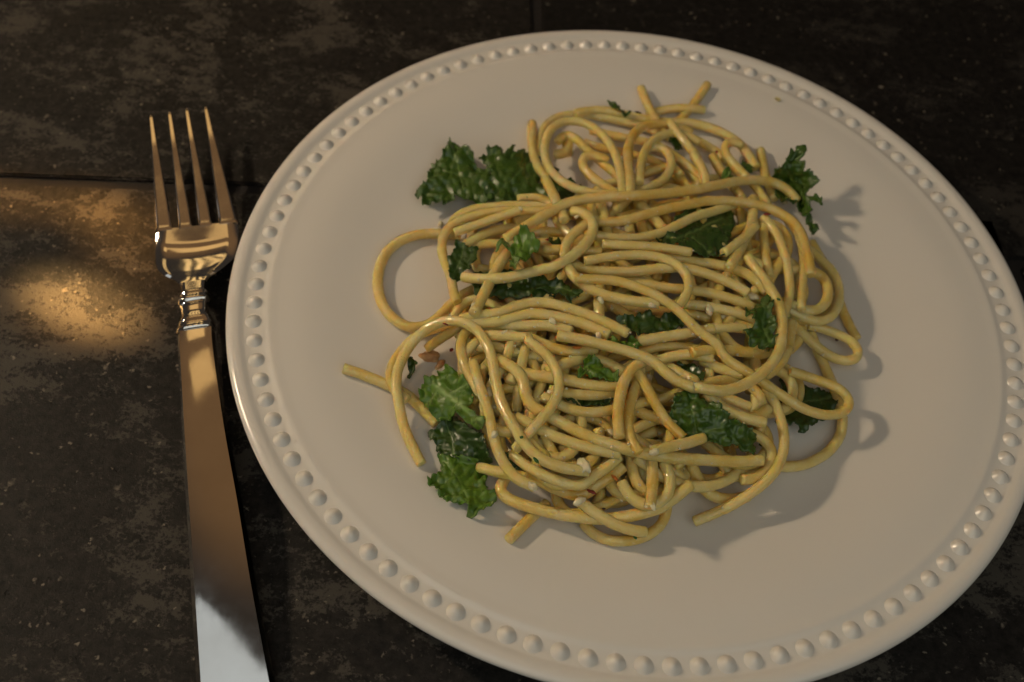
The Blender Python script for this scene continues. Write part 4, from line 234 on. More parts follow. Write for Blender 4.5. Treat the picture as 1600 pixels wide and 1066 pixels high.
('long dark kale strip lying under the teardrop loop',[728.0,418.0,25,9],'735,432 760,425 800,425 840,434 885,446 870,462 840,466 780,466 745,464',[],'-557,-6,229 -543,-5,230 -528,-5,232 -514,-5,236 -500,-6,240 -485,-8,244 -471,-10,250 -456,-13,256 -442,-16,262 -428,-20,269 -414,-23,275 -400,-23,278 -386,-23,280 -372,-22,282 -357,-21,283 -343,-20,285 -329,-19,286 -315,-18,287 -301,-15,287 -287,-13,286 -273,-9,284 -259,-6,283 -245,-3,282 -230,0,281 -216,2,281 -555,-25,230 -540,-24,231 -526,-24,233 -512,-24,236 -498,-25,240 -483,-27,245 -469,-29,251 -455,-32,257 -440,-35,263 -426,-38,270 -412,-41,276 -398,-42,279 -384,-41,281 -370,-40,283 -356,-40,284 -342,-39,286 -328,-39,288 -314,-38,289 -300,-35,289 -286,-32,287 -272,-28,285 -258,-25,284 -243,-22,282 -229,-19,281 -215,-16,281 -552,-45,232 -538,-44,233 -524,-43,235 -510,-44,238 -495,-45,242 -481,-46,247 -467,-49,253 -453,-52,259 -438,-55,266 -424,-58,271 -410,-59,276 -396,-60,279 -382,-60,281 -368,-59,283 -354,-59,286 -341,-59,288 -327,-59,291 -313,-58,293 -299,-56,293 -285,-52,290 -271,-48,287 -256,-44,285 -242,-40,283 -228,-37,282 -214,-35,281 -550,-65,235 -536,-64,236 -522,-64,238 -508,-64,241 -493,-65,245 -479,-66,250 -465,-69,256 -451,-73,263 -437,-77,270 -423,-78,274 -409,-78,277 -395,-78,279 -381,-77,281 -367,-77,284 -353,-77,286 -339,-77,288 -325,-77,291 -311,-76,293 -297,-75,294 -283,-72,292 -269,-67,289 -255,-62,286 -241,-59,284 -227,-55,282 -213,-53,281 -548,-86,239 -534,-85,240 -520,-85,242 -505,-85,245 -491,-85,248 -477,-87,253 -463,-89,259 -449,-94,267 -435,-99,276 -421,-99,278 -407,-97,278 -393,-95,279 -379,-94,281 -365,-94,283 -351,-94,285 -338,-94,288 -324,-94,291 -310,-93,292 -296,-92,293 -282,-89,292 -268,-85,289 -254,-80,286 -240,-77,284 -226,-73,282 -212,-71,282 -545,-108,244 -531,-107,245 -517,-106,247 -503,-106,250 -489,-106,252 -475,-107,256 -461,-109,261 -447,-113,269 -433,-117,277 -419,-117,279 -405,-114,279 -391,-112,279 -378,-111,280 -364,-111,282 -350,-111,284 -336,-111,287 -322,-111,289 -309,-110,291 -295,-108,291 -281,-106,290 -267,-102,289 -253,-98,286 -239,-94,284 -225,-91,282 -211,-88,282 -543,-129,248 -529,-128,250 -515,-128,253 -501,-128,255 -487,-127,256 -473,-127,259 -459,-128,263 -445,-130,268 -431,-132,274 -417,-133,278 -404,-131,278 -390,-129,278 -376,-128,279 -362,-128,281 -348,-128,284 -335,-128,286 -321,-128,289 -307,-127,290 -293,-125,291 -280,-123,290 -266,-119,288 -252,-116,286 -238,-112,284 -224,-109,282 -210,-106,282 -541,-148,250 -527,-147,252 -513,-146,254 -499,-146,256 -485,-145,258 -471,-145,261 -457,-146,263 -443,-146,267 -430,-147,271 -416,-148,274 -402,-147,275 -388,-145,276 -374,-145,278 -361,-145,281 -347,-145,284 -333,-145,286 -320,-145,289 -306,-145,291 -292,-143,291 -278,-140,290 -264,-137,288 -250,-133,286 -237,-129,284 -223,-126,282 -209,-123,281 -539,-166,251 -525,-165,252 -511,-164,254 -497,-164,256 -483,-163,259 -469,-164,262 -456,-163,264 -442,-163,267 -428,-164,270 -414,-164,272 -400,-163,274 -387,-162,275 -373,-162,278 -359,-162,281 -346,-163,284 -332,-163,287 -318,-163,289 -305,-163,292 -291,-161,292 -277,-158,291 -263,-154,288 -249,-150,286 -235,-147,284 -222,-143,282 -208,-141,281'),
('dark wet kale piece left of the centre strands',[811.8,425.6,17,9],'818.8,447.8 832.8,437.3 846.9,432.6 877.4,442 898.5,449 914.9,456 900.9,465.4 886.8,473.6 877.4,460.7 846.9,456',[[[835.2,446.7],[870.4,447.8],[900.9,458.4]]],'-384,-47,286 -370,-45,286 -356,-44,287 -342,-43,289 -328,-43,291 -314,-42,293 -301,-41,294 -287,-40,296 -273,-39,297 -259,-38,298 -245,-36,298 -231,-34,299 -217,-32,298 -202,-29,297 -188,-27,297 -174,-25,298 -160,-24,298 -383,-64,286 -369,-63,286 -355,-62,287 -341,-61,289 -327,-61,291 -313,-60,293 -299,-59,295 -285,-58,296 -271,-57,297 -257,-56,298 -244,-54,299 -230,-53,299 -216,-51,299 -202,-49,299 -188,-47,299 -174,-45,300 -160,-43,300 -381,-82,286 -367,-81,286 -353,-80,288 -339,-79,289 -326,-79,291 -312,-78,293 -298,-77,295 -284,-76,296 -270,-75,297 -256,-74,298 -242,-73,299 -228,-71,300 -215,-70,301 -201,-68,301 -187,-66,301 -173,-64,302 -159,-62,302 -380,-100,286 -366,-99,286 -352,-97,288 -338,-97,289 -324,-96,291 -310,-96,293 -297,-95,295 -283,-94,296 -269,-93,298 -255,-92,299 -241,-91,300 -227,-90,301 -214,-88,302 -200,-87,302 -186,-85,303 -172,-83,303 -158,-82,303 -378,-118,286 -364,-116,287 -350,-115,288 -337,-114,289 -323,-114,291 -309,-113,293 -295,-112,295 -281,-112,296 -268,-111,298 -254,-110,299 -240,-109,301 -226,-108,302 -213,-107,303 -199,-105,304 -185,-104,304 -171,-102,305 -157,-100,305 -376,-135,286 -363,-134,287 -349,-133,288 -335,-132,290 -321,-131,291 -308,-131,293 -294,-130,295 -280,-129,297 -266,-129,298 -253,-128,300 -239,-127,301 -225,-126,302 -212,-125,304 -198,-123,304 -184,-122,305 -170,-120,306 -157,-119,306 -375,-153,287 -361,-152,287 -347,-150,289 -334,-150,290 -320,-149,292 -306,-148,294 -293,-148,295 -279,-147,297 -265,-146,299 -252,-146,300 -238,-145,302 -224,-144,303 -211,-143,304 -197,-141,305 -183,-140,306 -169,-138,306 -156,-137,307 -373,-171,287 -360,-169,288 -346,-168,289 -332,-167,291 -319,-167,293 -305,-166,294 -291,-165,296 -278,-164,297 -264,-164,299 -250,-163,300 -237,-162,302 -223,-161,303 -210,-160,304 -196,-159,305 -182,-157,306 -169,-156,307 -155,-154,307 -372,-188,287 -358,-186,288 -344,-185,289 -331,-185,291 -317,-184,293 -304,-183,295 -290,-183,296 -276,-182,297 -263,-181,299 -249,-180,301 -236,-179,302 -222,-178,303 -209,-177,305 -195,-176,306 -181,-175,306 -168,-173,307 -154,-172,307'),
('large dark kale leaf under the long strands right of centre',[1003.0,311.0,24,16],'1010,375 1030,367 1052,366 1055,345 1065,330 1085,322 1140,318 1150,345 1142,370 1128,405 1100,404 1075,392 1040,380',[[[1020.0,374.0],[1060.0,372.0],[1130.0,340.0]],[[1080.0,370.0],[1110.0,398.0]]],'-6,326,285 11,338,275 26,339,276 41,339,279 55,340,280 70,342,281 86,345,280 101,348,280 116,351,278 132,355,277 147,360,275 163,364,273 179,369,270 195,374,267 211,381,263 227,387,259 244,394,254 260,400,250 277,407,246 293,413,242 310,418,239 326,424,236 342,429,233 358,431,233 -6,303,288 10,307,286 26,316,279 41,317,281 56,319,281 71,321,281 86,324,281 101,327,280 116,331,278 132,335,277 147,339,275 163,344,272 179,348,270 195,353,267 211,360,263 227,367,258 244,373,254 260,380,249 276,386,245 293,392,241 309,397,239 325,403,236 341,407,234 357,410,234 -6,280,292 10,285,289 25,290,286 41,295,283 56,298,282 71,301,282 86,304,281 101,307,280 116,311,278 132,315,277 147,319,275 163,324,272 179,328,270 194,333,268 211,340,262 227,347,257 243,354,253 260,360,249 276,366,245 292,371,242 308,374,241 324,378,239 339,381,239 355,383,240 -4,264,287 10,267,287 25,268,287 40,271,287 56,276,284 71,280,283 86,283,282 101,286,280 116,290,279 132,294,277 147,299,274 163,304,271 179,310,268 195,315,264 210,318,264 227,327,257 243,332,254 259,337,251 275,342,248 291,347,246 306,348,247 321,351,246 337,353,246 352,356,246 -4,245,286 11,247,287 25,248,288 40,250,288 55,250,291 70,255,287 86,261,284 101,266,281 116,270,279 132,274,277 147,279,274 163,284,271 179,289,268 195,294,265 209,296,266 226,305,259 242,308,258 257,310,258 272,314,256 288,318,255 303,321,254 319,324,253 334,327,252 350,330,252 -4,224,287 11,225,289 25,224,293 40,225,294 54,226,295 70,234,289 86,240,285 101,245,282 116,250,279 132,254,278 147,258,275 162,262,273 178,265,273 193,268,272 208,271,272 223,273,271 238,277,270 254,281,268 270,286,265 285,290,263 301,294,261 317,299,259 332,303,257 348,306,255 -3,203,289 11,204,291 25,204,293 40,205,295 55,207,294 70,212,291 86,221,285 101,225,282 116,229,280 131,232,280 146,235,278 161,237,279 176,239,279 191,241,280 206,243,280 220,243,282 235,246,281 251,253,277 267,259,273 283,264,269 299,269,266 315,275,263 331,280,259 347,286,256 -3,182,291 11,184,291 26,186,291 41,189,291 55,190,291 70,192,293 85,194,293 101,202,286 116,206,284 130,208,285 145,210,285 160,211,286 175,213,286 189,216,286 204,218,286 219,220,286 234,223,285 250,228,283 266,234,278 282,240,274 298,246,270 314,252,266 330,260,260 347,267,254 -3,162,291 12,165,291 26,167,291 41,170,290 56,173,289 70,172,293 84,171,296 99,173,297 114,177,295 129,181,293 144,184,292 158,186,292 173,188,292 188,191,291 203,194,291 218,197,290 233,201,288 248,205,286 264,211,282 280,217,278 296,223,273 313,230,268 329,238,263 346,245,257 -3,142,293 12,145,292 27,147,292 41,150,291 56,151,292 69,147,299 83,147,302 97,147,305 112,152,302 127,156,300 142,159,299 157,162,298 172,164,297 187,167,296 202,171,295 217,174,294 232,178,292 247,183,289 263,189,285 279,195,281 295,201,276 311,208,271 328,216,265 344,221,261 -3,119,297 12,122,297 26,124,297 41,126,297 55,126,299 68,124,304 83,124,306 97,126,307 112,129,306 126,132,305 141,135,304 156,138,303 171,141,302 186,144,301 200,148,299 216,152,297 231,156,295 246,161,292 262,167,288 278,173,284 294,180,279 310,187,272 327,195,267 342,198,265 -3,97,301 11,99,301 26,101,301 40,102,302 54,102,305 68,102,308 82,102,309 96,104,310 111,106,310 125,109,309 140,112,308 155,115,307 170,118,306 184,122,305 199,125,303 214,130,301 230,134,298 245,139,295 261,145,291 277,151,286 293,158,281 309,165,275 325,172,271 339,172,272 -3,76,303 11,78,304 26,80,304 40,80,306 54,80,309 68,80,312 82,81,313 96,82,314 110,83,315 125,87,314 139,90,313 154,93,311 169,96,310 183,99,309 198,103,307 213,107,305 229,112,302 244,117,298 260,123,294 275,129,290 291,136,284 307,143,279 322,146,278 334,139,288 -3,57,304 12,59,304 26,60,305 40,61,307 54,60,311 68,61,312 82,63,312 96,64,313 110,65,314 124,66,316 139,68,316 153,71,315 168,74,313 182,77,312 197,81,310 212,85,309 227,89,307 242,94,304 258,100,299 274,107,294 290,114,288 304,116,288 319,118,288 333,117,292 -2,39,303 12,41,303 26,43,303 41,45,304 55,46,305 69,49,304 83,48,307 97,50,308 111,50,310 125,51,312 139,51,314 153,54,313 168,57,312 183,60,311 197,61,313 211,63,312 226,66,312 240,69,311 255,73,309 270,77,306 288,90,293 303,95,290 317,94,294 331,95,295 -1,22,301 13,24,301 27,27,301 41,29,301 56,31,301 70,34,300 85,37,299 99,39,299 113,42,298 127,42,300 142,45,300 154,40,308 169,42,307 183,45,307 197,44,311 211,44,313 225,47,312 239,49,312 254,53,310 270,58,306 284,60,306 298,62,306 313,65,306 328,70,302'),
('crinkled dark kale frill in the middle of the mound',[955.0,481.0,20,9],'962,498 990,493 1010,488 1030,494 1058,492 1076,508 1045,518 1000,526 985,520',[],'-94,-165,313 -80,-163,313 -66,-162,313 -52,-160,313 -39,-158,313 -25,-156,313 -11,-153,313 3,-151,312 16,-149,312 30,-147,312 44,-145,312 58,-142,311 72,-140,311 86,-138,310 100,-136,310 114,-134,310 127,-132,311 141,-130,311 155,-128,311 169,-126,310 -93,-183,313 -79,-181,313 -66,-179,313 -52,-177,313 -38,-175,313 -24,-173,313 -11,-171,313 3,-169,312 17,-166,312 31,-164,312 44,-162,312 58,-160,311 72,-157,311 86,-155,310 100,-153,310 114,-151,310 128,-149,310 141,-147,310 155,-145,310 169,-142,309 -92,-199,313 -79,-198,313 -65,-196,313 -51,-194,313 -38,-192,313 -24,-190,313 -10,-188,313 3,-186,312 17,-183,312 31,-181,312 45,-179,311 59,-177,311 72,-174,311 86,-172,310 100,-170,310 114,-168,309 128,-165,309 142,-163,309 155,-161,308 169,-159,308 -92,-216,313 -78,-214,313 -64,-212,313 -51,-211,313 -37,-209,313 -23,-207,313 -10,-205,312 4,-203,312 18,-200,312 31,-198,312 45,-196,311 59,-194,311 73,-191,310 86,-189,310 100,-187,309 114,-184,309 128,-182,308 142,-179,308 156,-177,307 170,-175,307 -91,-233,313 -77,-231,313 -64,-229,313 -50,-227,313 -37,-225,313 -23,-223,313 -9,-221,312 4,-219,312 18,-217,312 32,-215,312 45,-213,311 59,-210,311 73,-208,310 87,-206,310 100,-203,309 114,-201,308 128,-198,307 142,-196,307 156,-193,306 170,-191,305 -90,-250,313 -77,-248,313 -63,-246,313 -50,-244,313 -36,-242,313 -23,-240,312 -9,-238,312 5,-236,312 18,-234,312 32,-232,312 46,-230,311 59,-227,311 73,-225,310 87,-222,309 100,-220,308 114,-217,308 128,-215,307 142,-212,306 156,-209,305 170,-207,304 -90,-266,312 -76,-264,312 -63,-262,312 -49,-261,312 -36,-259,312 -22,-257,312 -9,-255,312 5,-253,312 19,-251,312 32,-248,311 46,-246,311 59,-244,310 73,-241,310 87,-239,309 101,-237,308 114,-234,308 128,-232,307 142,-229,306 156,-226,305 170,-224,305 -89,-283,312 -75,-281,312 -62,-279,312 -49,-277,312 -35,-275,312 -22,-273,312 -8,-271,312 5,-269,312 19,-267,312 32,-265,311 46,-263,311 60,-260,310 73,-258,310 87,-256,309 101,-253,308 114,-251,308 128,-248,307 142,-246,306 156,-243,306 169,-241,305 -88,-299,312 -75,-297,312 -61,-295,312 -48,-293,312 -35,-292,312 -21,-290,312 -8,-288,312 6,-286,312 19,-284,312 33,-281,311 46,-279,311 60,-277,310 73,-275,310 87,-272,309 101,-270,308 114,-267,308 128,-265,307 142,-262,306 156,-260,306 169,-258,305'),
('thin bright green kale scrap beside the thick cut end',[920.8,517.7,14,7],'927.8,527 945.4,529.4 964.2,534.1 978.3,529.4 990,524.7 999.4,534.1 1001.7,543.5 992.3,551.7 980.6,544.6 964.2,542.3 950.1,537.6',[[[931.4,528.9],[964.2,537.6],[990.0,541.1]]],'-157,-270,322 -143,-269,323 -130,-267,323 -117,-265,323 -103,-264,324 -90,-263,326 -77,-265,330 -64,-266,334 -51,-266,337 -38,-266,339 -25,-266,342 -12,-265,344 1,-264,345 15,-262,345 -156,-289,326 -143,-287,326 -129,-285,325 -116,-283,324 -103,-281,325 -89,-280,326 -77,-281,331 -64,-283,335 -51,-283,338 -38,-283,340 -25,-283,343 -12,-282,344 2,-280,345 15,-279,345 -156,-309,331 -142,-307,330 -129,-304,329 -116,-301,328 -102,-299,327 -89,-297,327 -76,-299,332 -63,-300,336 -50,-300,339 -37,-300,341 -24,-300,344 -11,-298,345 2,-297,344 15,-295,344 -155,-328,335 -142,-326,335 -129,-324,334 -115,-321,333 -102,-319,332 -89,-317,333 -76,-318,336 -63,-317,338 -50,-317,340 -37,-316,342 -24,-316,344 -11,-314,344 3,-312,343 16,-310,343 -155,-347,338 -142,-345,338 -128,-342,338 -115,-340,337 -102,-338,337 -89,-337,337 -76,-336,339 -63,-335,340 -49,-333,340 -36,-331,340 -23,-329,340 -10,-327,339 4,-324,337 17,-321,337 -154,-364,341 -141,-362,340 -128,-360,340 -115,-358,340 -102,-356,340 -88,-355,340 -75,-353,340 -62,-351,341 -49,-349,340 -36,-346,339 -22,-343,336 -8,-338,332 5,-335,330 19,-332,329 -153,-381,342 -140,-379,342 -127,-377,342 -114,-375,341 -101,-373,341 -88,-372,341 -75,-370,341 -62,-368,341 -48,-365,340 -35,-361,337 -21,-356,332 -7,-349,325 7,-345,322 20,-343,322'),
('small bright kale piece with a white crumb, lower centre',[893.9,548.2,13,9],'900.9,581 912.6,571.6 910.2,564.6 924.3,555.2 938.4,562.2 940.7,576.3 964.2,585.7 967.7,595.1 945.4,596.2 922,592.7 903.2,590.4',[],'-204,-352,328 -191,-350,328 -178,-349,328 -165,-346,328 -151,-344,327 -138,-341,325 -125,-338,324 -111,-335,322 -98,-332,321 -85,-330,320 -71,-328,319 -58,-326,319 -45,-324,319 -203,-368,328 -190,-366,328 -177,-364,328 -164,-362,327 -151,-360,326 -137,-356,324 -124,-354,323 -111,-351,321 -97,-348,320 -84,-346,320 -71,-344,319 -57,-342,319 -44,-340,319 -202,-383,326 -189,-381,326 -176,-379,326 -163,-377,325 -150,-374,324 -136,-371,323 -123,-369,322 -110,-366,321 -96,-364,320 -83,-362,319 -70,-360,319 -57,-358,319 -44,-356,319 -201,-397,325 -188,-395,324 -175,-393,324 -162,-391,323 -149,-389,323 -135,-386,322 -122,-384,321 -109,-382,320 -96,-380,320 -83,-378,320 -69,-376,319 -56,-374,319 -43,-372,319 -200,-413,324 -187,-411,324 -174,-409,323 -161,-406,323 -148,-404,322 -135,-402,321 -121,-400,321 -108,-398,320 -95,-396,320 -82,-394,320 -69,-392,320 -56,-390,320 -43,-388,320 -199,-429,325 -186,-427,325 -173,-425,324 -160,-422,323 -147,-420,323 -134,-418,322 -121,-416,322 -108,-414,321 -95,-412,321 -82,-410,321 -68,-408,321 -55,-406,320 -42,-404,320 -198,-446,327 -185,-444,326 -172,-441,325 -159,-439,324 -146,-437,324 -133,-434,323 -120,-432,323 -107,-430,323 -94,-428,322 -81,-426,322 -68,-424,322 -55,-422,322 -42,-421,321 -198,-461,327 -185,-459,327 -172,-457,326 -159,-455,326 -146,-453,325 -133,-451,325 -120,-449,324 -107,-447,324 -94,-445,324 -81,-443,323 -68,-441,323 -55,-439,323 -41,-437,322 -197,-477,327 -184,-475,327 -171,-473,326 -158,-470,326 -145,-468,325 -132,-466,325 -119,-464,325 -106,-462,324 -93,-460,324 -80,-458,324 -67,-456,323 -54,-454,323 -41,-452,323'),
('crinkly kale piece held inside the big J hook',[1155.1,457.3,10,15],'1162.1,481.8 1178.5,481.8 1185.6,470.1 1197.3,464.3 1204.3,474.8 1202,484.2 1209,514.7 1209,545.2 1192.6,545.2 1173.8,538.1 1169.1,526.4 1162.1,519.4 1180.9,507.6 1173.8,495.9',[[[1192.6,472.5],[1192.6,507.6],[1202.0,538.1]]],'301,-57,323 316,-54,322 330,-51,320 345,-46,317 360,-41,314 375,-37,311 391,-31,306 408,-21,297 424,-15,292 438,-13,292 301,-75,324 315,-72,322 330,-68,320 344,-64,317 360,-59,314 375,-53,309 391,-47,303 408,-37,294 423,-33,292 437,-31,292 300,-93,324 314,-90,323 329,-86,320 344,-82,317 359,-76,313 374,-71,309 390,-64,303 406,-57,296 422,-52,293 436,-49,292 299,-111,324 314,-108,323 328,-104,321 343,-99,317 358,-94,313 374,-88,309 389,-82,304 405,-76,298 421,-70,293 435,-67,292 299,-128,324 313,-125,323 328,-121,321 342,-117,318 357,-112,314 373,-106,309 388,-100,304 404,-95,299 419,-89,295 434,-85,292 298,-145,324 312,-143,323 327,-139,321 342,-134,318 357,-129,314 372,-124,310 387,-118,305 403,-113,300 418,-107,296 433,-103,292 298,-163,324 312,-160,323 326,-156,321 341,-152,318 356,-147,314 371,-142,310 386,-136,305 402,-131,301 417,-125,296 432,-120,293 297,-180,324 311,-177,323 326,-173,321 340,-169,318 355,-164,314 370,-159,310 386,-154,306 401,-148,301 416,-143,297 431,-138,293 297,-197,324 311,-194,323 325,-190,321 340,-186,318 355,-181,314 370,-176,310 385,-171,306 400,-165,301 415,-160,297 430,-155,293 296,-213,324 310,-210,323 325,-207,320 339,-203,317 354,-198,314 369,-193,310 384,-188,305 399,-183,301 414,-177,297 429,-173,293 296,-230,323 310,-227,322 324,-223,320 339,-219,317 353,-215,313 368,-210,309 383,-205,305 398,-200,301 413,-195,297 428,-190,294 295,-246,323 309,-243,322 324,-240,320 338,-236,317 353,-231,313 368,-226,309 383,-221,305 398,-217,301 412,-212,298 427,-208,294 295,-262,322 309,-260,321 323,-256,319 338,-252,316 352,-247,313 367,-243,309 382,-238,305 397,-233,301 412,-229,298 426,-225,295 295,-279,322 309,-276,321 323,-272,319 337,-268,316 352,-264,312 366,-259,308 381,-254,305 396,-250,301 411,-246,298 425,-243,296 294,-295,322 308,-292,321 322,-289,319 336,-285,316 351,-280,312 366,-276,308 380,-271,305 395,-267,301 410,-263,298 424,-260,297'),
('little kale scrap beside the thick hooked strand',[1147.4,243.7,7,6],'1154.4,253.1 1164.9,250.7 1177.8,257.8 1174.3,269.5 1164.9,264.8',[],'339,681,189 354,681,191 370,681,194 386,682,195 402,684,196 418,686,196 435,688,197 338,659,188 354,660,190 370,659,192 385,660,195 401,661,196 417,663,196 434,666,197 337,636,188 354,639,188 369,639,191 385,638,194 400,638,196 416,640,197 433,643,197 337,613,188 353,616,188 369,617,189 384,617,192 400,616,196 416,618,196 432,620,196 335,587,192 352,592,190 368,595,189 384,597,190 400,597,193 415,598,195 431,599,195 334,564,194 351,567,192 367,572,190 383,575,190 399,576,191 415,577,193 430,578,195'),
('bright kale crumb on the hooked strand near the back',[1115.7,255.5,7,7],'1127.4,269.5 1136.8,262.5 1143.8,267.2 1139.1,283.6 1125.1,284.7 1122.7,278.9',[],'253,586,233 270,589,232 286,593,231 302,597,229 319,601,228 335,605,226 351,608,226 253,563,233 269,566,233 285,570,231 302,574,230 318,579,228 334,583,227 351,586,226 252,540,234 268,543,234 285,547,232 301,552,230 317,556,229 334,561,227 350,565,225 252,517,236 268,520,235 284,524,233 300,529,231 317,534,229 333,539,227 350,544,224 251,494,237 267,498,236 283,502,235 299,506,233 316,511,230 332,516,227 349,521,225 250,472,238 266,475,237 282,479,235 299,484,233 315,488,231 331,493,229 347,497,227 250,450,238 266,453,238 282,457,236 298,462,234 314,466,232 330,470,230 346,474,229'),
('broad kale leaf with a curled edge right of the lower centre',[1039.0,604.0,23,18],'1060,611 1085,613 1107,621 1121,635 1137,653 1160,662 1175,668 1180,684 1182,698 1173,710 1158,703 1149,696 1119,695 1083,690 1067,694 1063,682 1056,690 1046,651 1053,623',[[[1062.0,690.0],[1090.0,678.0],[1140.0,664.0]],[[1090.0,678.0],[1080.0,640.0]]],'70,-447,338 83,-445,337 96,-442,336 110,-438,333 123,-435,331 137,-432,330 150,-430,329 163,-428,329 176,-427,330 189,-426,330 202,-424,330 216,-421,328 229,-417,326 243,-414,323 257,-410,320 271,-406,317 285,-402,313 300,-397,310 314,-393,306 328,-388,302 343,-384,297 358,-378,292 372,-374,288 70,-461,337 83,-459,336 97,-457,335 110,-454,333 123,-451,331 137,-448,330 150,-446,329 163,-444,329 176,-443,330 189,-442,331 202,-440,331 215,-437,329 229,-433,326 243,-429,323 257,-425,320 271,-421,317 285,-417,313 299,-413,310 313,-409,306 328,-404,302 342,-400,299 356,-396,295 370,-392,292 71,-475,334 84,-473,333 97,-471,333 110,-468,332 123,-466,331 137,-463,330 150,-461,330 163,-460,330 175,-459,331 188,-457,331 201,-455,331 215,-452,330 229,-449,326 243,-445,323 256,-441,320 270,-437,316 284,-433,313 299,-429,310 313,-424,306 327,-420,303 341,-417,300 355,-413,297 369,-410,296 72,-486,328 85,-485,328 98,-483,329 111,-482,329 124,-480,329 137,-478,329 150,-476,329 163,-475,329 176,-473,330 188,-472,330 201,-470,330 215,-467,328 229,-463,325 242,-460,322 256,-456,319 270,-452,316 284,-448,313 298,-444,310 312,-440,306 326,-436,303 340,-433,301 354,-430,299 368,-427,298 74,-495,318 87,-494,320 99,-494,322 112,-494,324 124,-493,326 137,-492,326 150,-490,327 163,-488,327 176,-487,327 189,-485,327 202,-484,328 215,-481,327 229,-478,324 242,-475,322 256,-471,319 270,-467,316 284,-463,313 297,-460,310 311,-456,307 325,-453,304 339,-449,302 353,-446,300 366,-444,299 77,-502,305 89,-502,309 101,-503,313 113,-504,317 126,-504,320 138,-504,322 151,-503,323 164,-501,324 177,-500,324 190,-498,324 202,-496,323 216,-494,323 229,-492,322 242,-489,321 256,-486,319 269,-482,316 283,-479,313 297,-475,310 311,-472,308 324,-469,306 338,-466,304 352,-463,302 365,-461,301 80,-507,289 92,-509,295 103,-512,302 115,-514,308 127,-515,313 139,-515,316 152,-514,318 165,-513,319 177,-512,319 190,-510,319 203,-508,319 216,-506,319 229,-505,318 242,-503,319 256,-500,317 269,-497,315 283,-494,313 296,-491,311 310,-488,309 323,-485,307 337,-482,305 351,-479,304 364,-477,303 81,-518,283 94,-518,285 105,-520,291 117,-523,299 129,-524,304 141,-525,308 153,-525,311 166,-524,312 179,-523,313 191,-522,313 204,-520,313 217,-518,313 230,-517,314 243,-515,314 256,-513,314 269,-511,314 282,-509,312 296,-506,311 309,-504,310 323,-501,308 336,-498,307 349,-496,306 363,-493,305 81,-533,282 94,-532,284 107,-530,284 119,-531,288 130,-534,296 143,-535,299 155,-535,302 168,-534,304 180,-533,305 193,-532,306 206,-531,307 218,-529,307 231,-528,308 244,-526,308 257,-525,308 270,-523,308 283,-521,308 296,-520,308 309,-518,308 322,-515,307 336,-513,306 349,-511,306 362,-509,305 82,-546,279 95,-542,276 107,-545,284 120,-543,283 133,-543,285 145,-544,289 157,-544,292 169,-543,295 182,-542,296 195,-542,297 207,-541,299 220,-540,301 233,-539,301 245,-537,301 258,-535,301 272,-533,301 285,-531,300 298,-530,300 311,-528,300 324,-526,299 337,-524,300 349,-524,302 362,-522,303 82,-560,277 96,-557,275 109,-553,272 123,-550,269 135,-549,272 147,-551,276 159,-552,282 171,-552,284 184,-551,285 197,-550,287 209,-550,290 221,-550,293 234,-550,294 247,-548,295 260,-546,294 273,-544,293 286,-541,292 300,-539,291 313,-537,290 326,-535,290 339,-533,290 352,-532,291 365,-530,291 83,-574,277 96,-572,276 109,-568,272 123,-563,266 136,-561,265 149,-560,267 161,-562,273 173,-561,275 187,-559,274 199,-558,275 211,-560,281 223,-561,285 235,-560,287 248,-558,287 261,-556,287 275,-554,285 288,-551,284 301,-548,282 315,-546,281 328,-543,280 341,-541,279 354,-540,279 368,-538,279 83,-590,278 96,-587,277 109,-584,274 123,-578,267 137,-575,265 149,-574,266 162,-574,269 174,-574,271 187,-572,271 200,-571,272 212,-571,276 224,-571,279 237,-570,280 250,-569,280 263,-566,279 276,-564,277 290,-561,275 303,-558,273 317,-555,271 330,-552,269 344,-550,268 357,-548,268 370,-546,267 83,-605,279 95,-603,278 109,-600,276 123,-595,271 136,-592,268 149,-589,267 162,-588,267 175,-586,268 188,-585,268 200,-584,269 213,-583,270 226,-582,271 239,-580,272 252,-578,271 265,-576,270 278,-573,268 292,-570,265 306,-567,263 319,-564,261 333,-561,259 346,-558,257 360,-556,256 373,-554,256 83,-620,279 95,-618,279 108,-616,278 122,-611,272 136,-607,268 149,-604,266 162,-601,265 175,-599,264 188,-597,263 201,-595,263 214,-594,263 227,-592,263 240,-590,263 254,-587,261 267,-584,259 281,-581,257 294,-578,255 308,-575,252 322,-572,250 335,-569,248 349,-566,246 362,-564,245 376,-562,244 83,-634,278 96,-632,278 109,-629,275 123,-624,271 136,-621,267 150,-617,264 163,-614,262 176,-611,259 190,-609,258 203,-606,257 216,-604,256 229,-601,254 243,-598,252 256,-596,250 270,-593,248 283,-589,246 297,-586,243 310,-583,241 324,-580,239 338,-577,236 351,-574,235 365,-572,233 378,-570,233 82,-652,285 96,-645,276 109,-643,275 122,-641,275 137,-634,265 150,-631,262 163,-627,259 177,-624,256 190,-621,253 204,-617,251 217,-614,248 231,-611,245 245,-608,243 258,-604,240 272,-601,238 285,-598,235 299,-595,233 313,-592,230 326,-589,228 340,-586,226 354,-583,224 367,-580,222 381,-579,222 82,-668,288 95,-664,285 109,-658,275 122,-656,275 135,-654,275 150,-645,262 163,-642,259 177,-638,256 190,-635,253 204,-631,250 217,-628,247 231,-625,244 245,-621,241 258,-618,239 272,-615,236 285,-612,234 299,-609,231 313,-606,229 326,-604,228 340,-601,226 353,-598,224 367,-595,222 380,-593,221'),
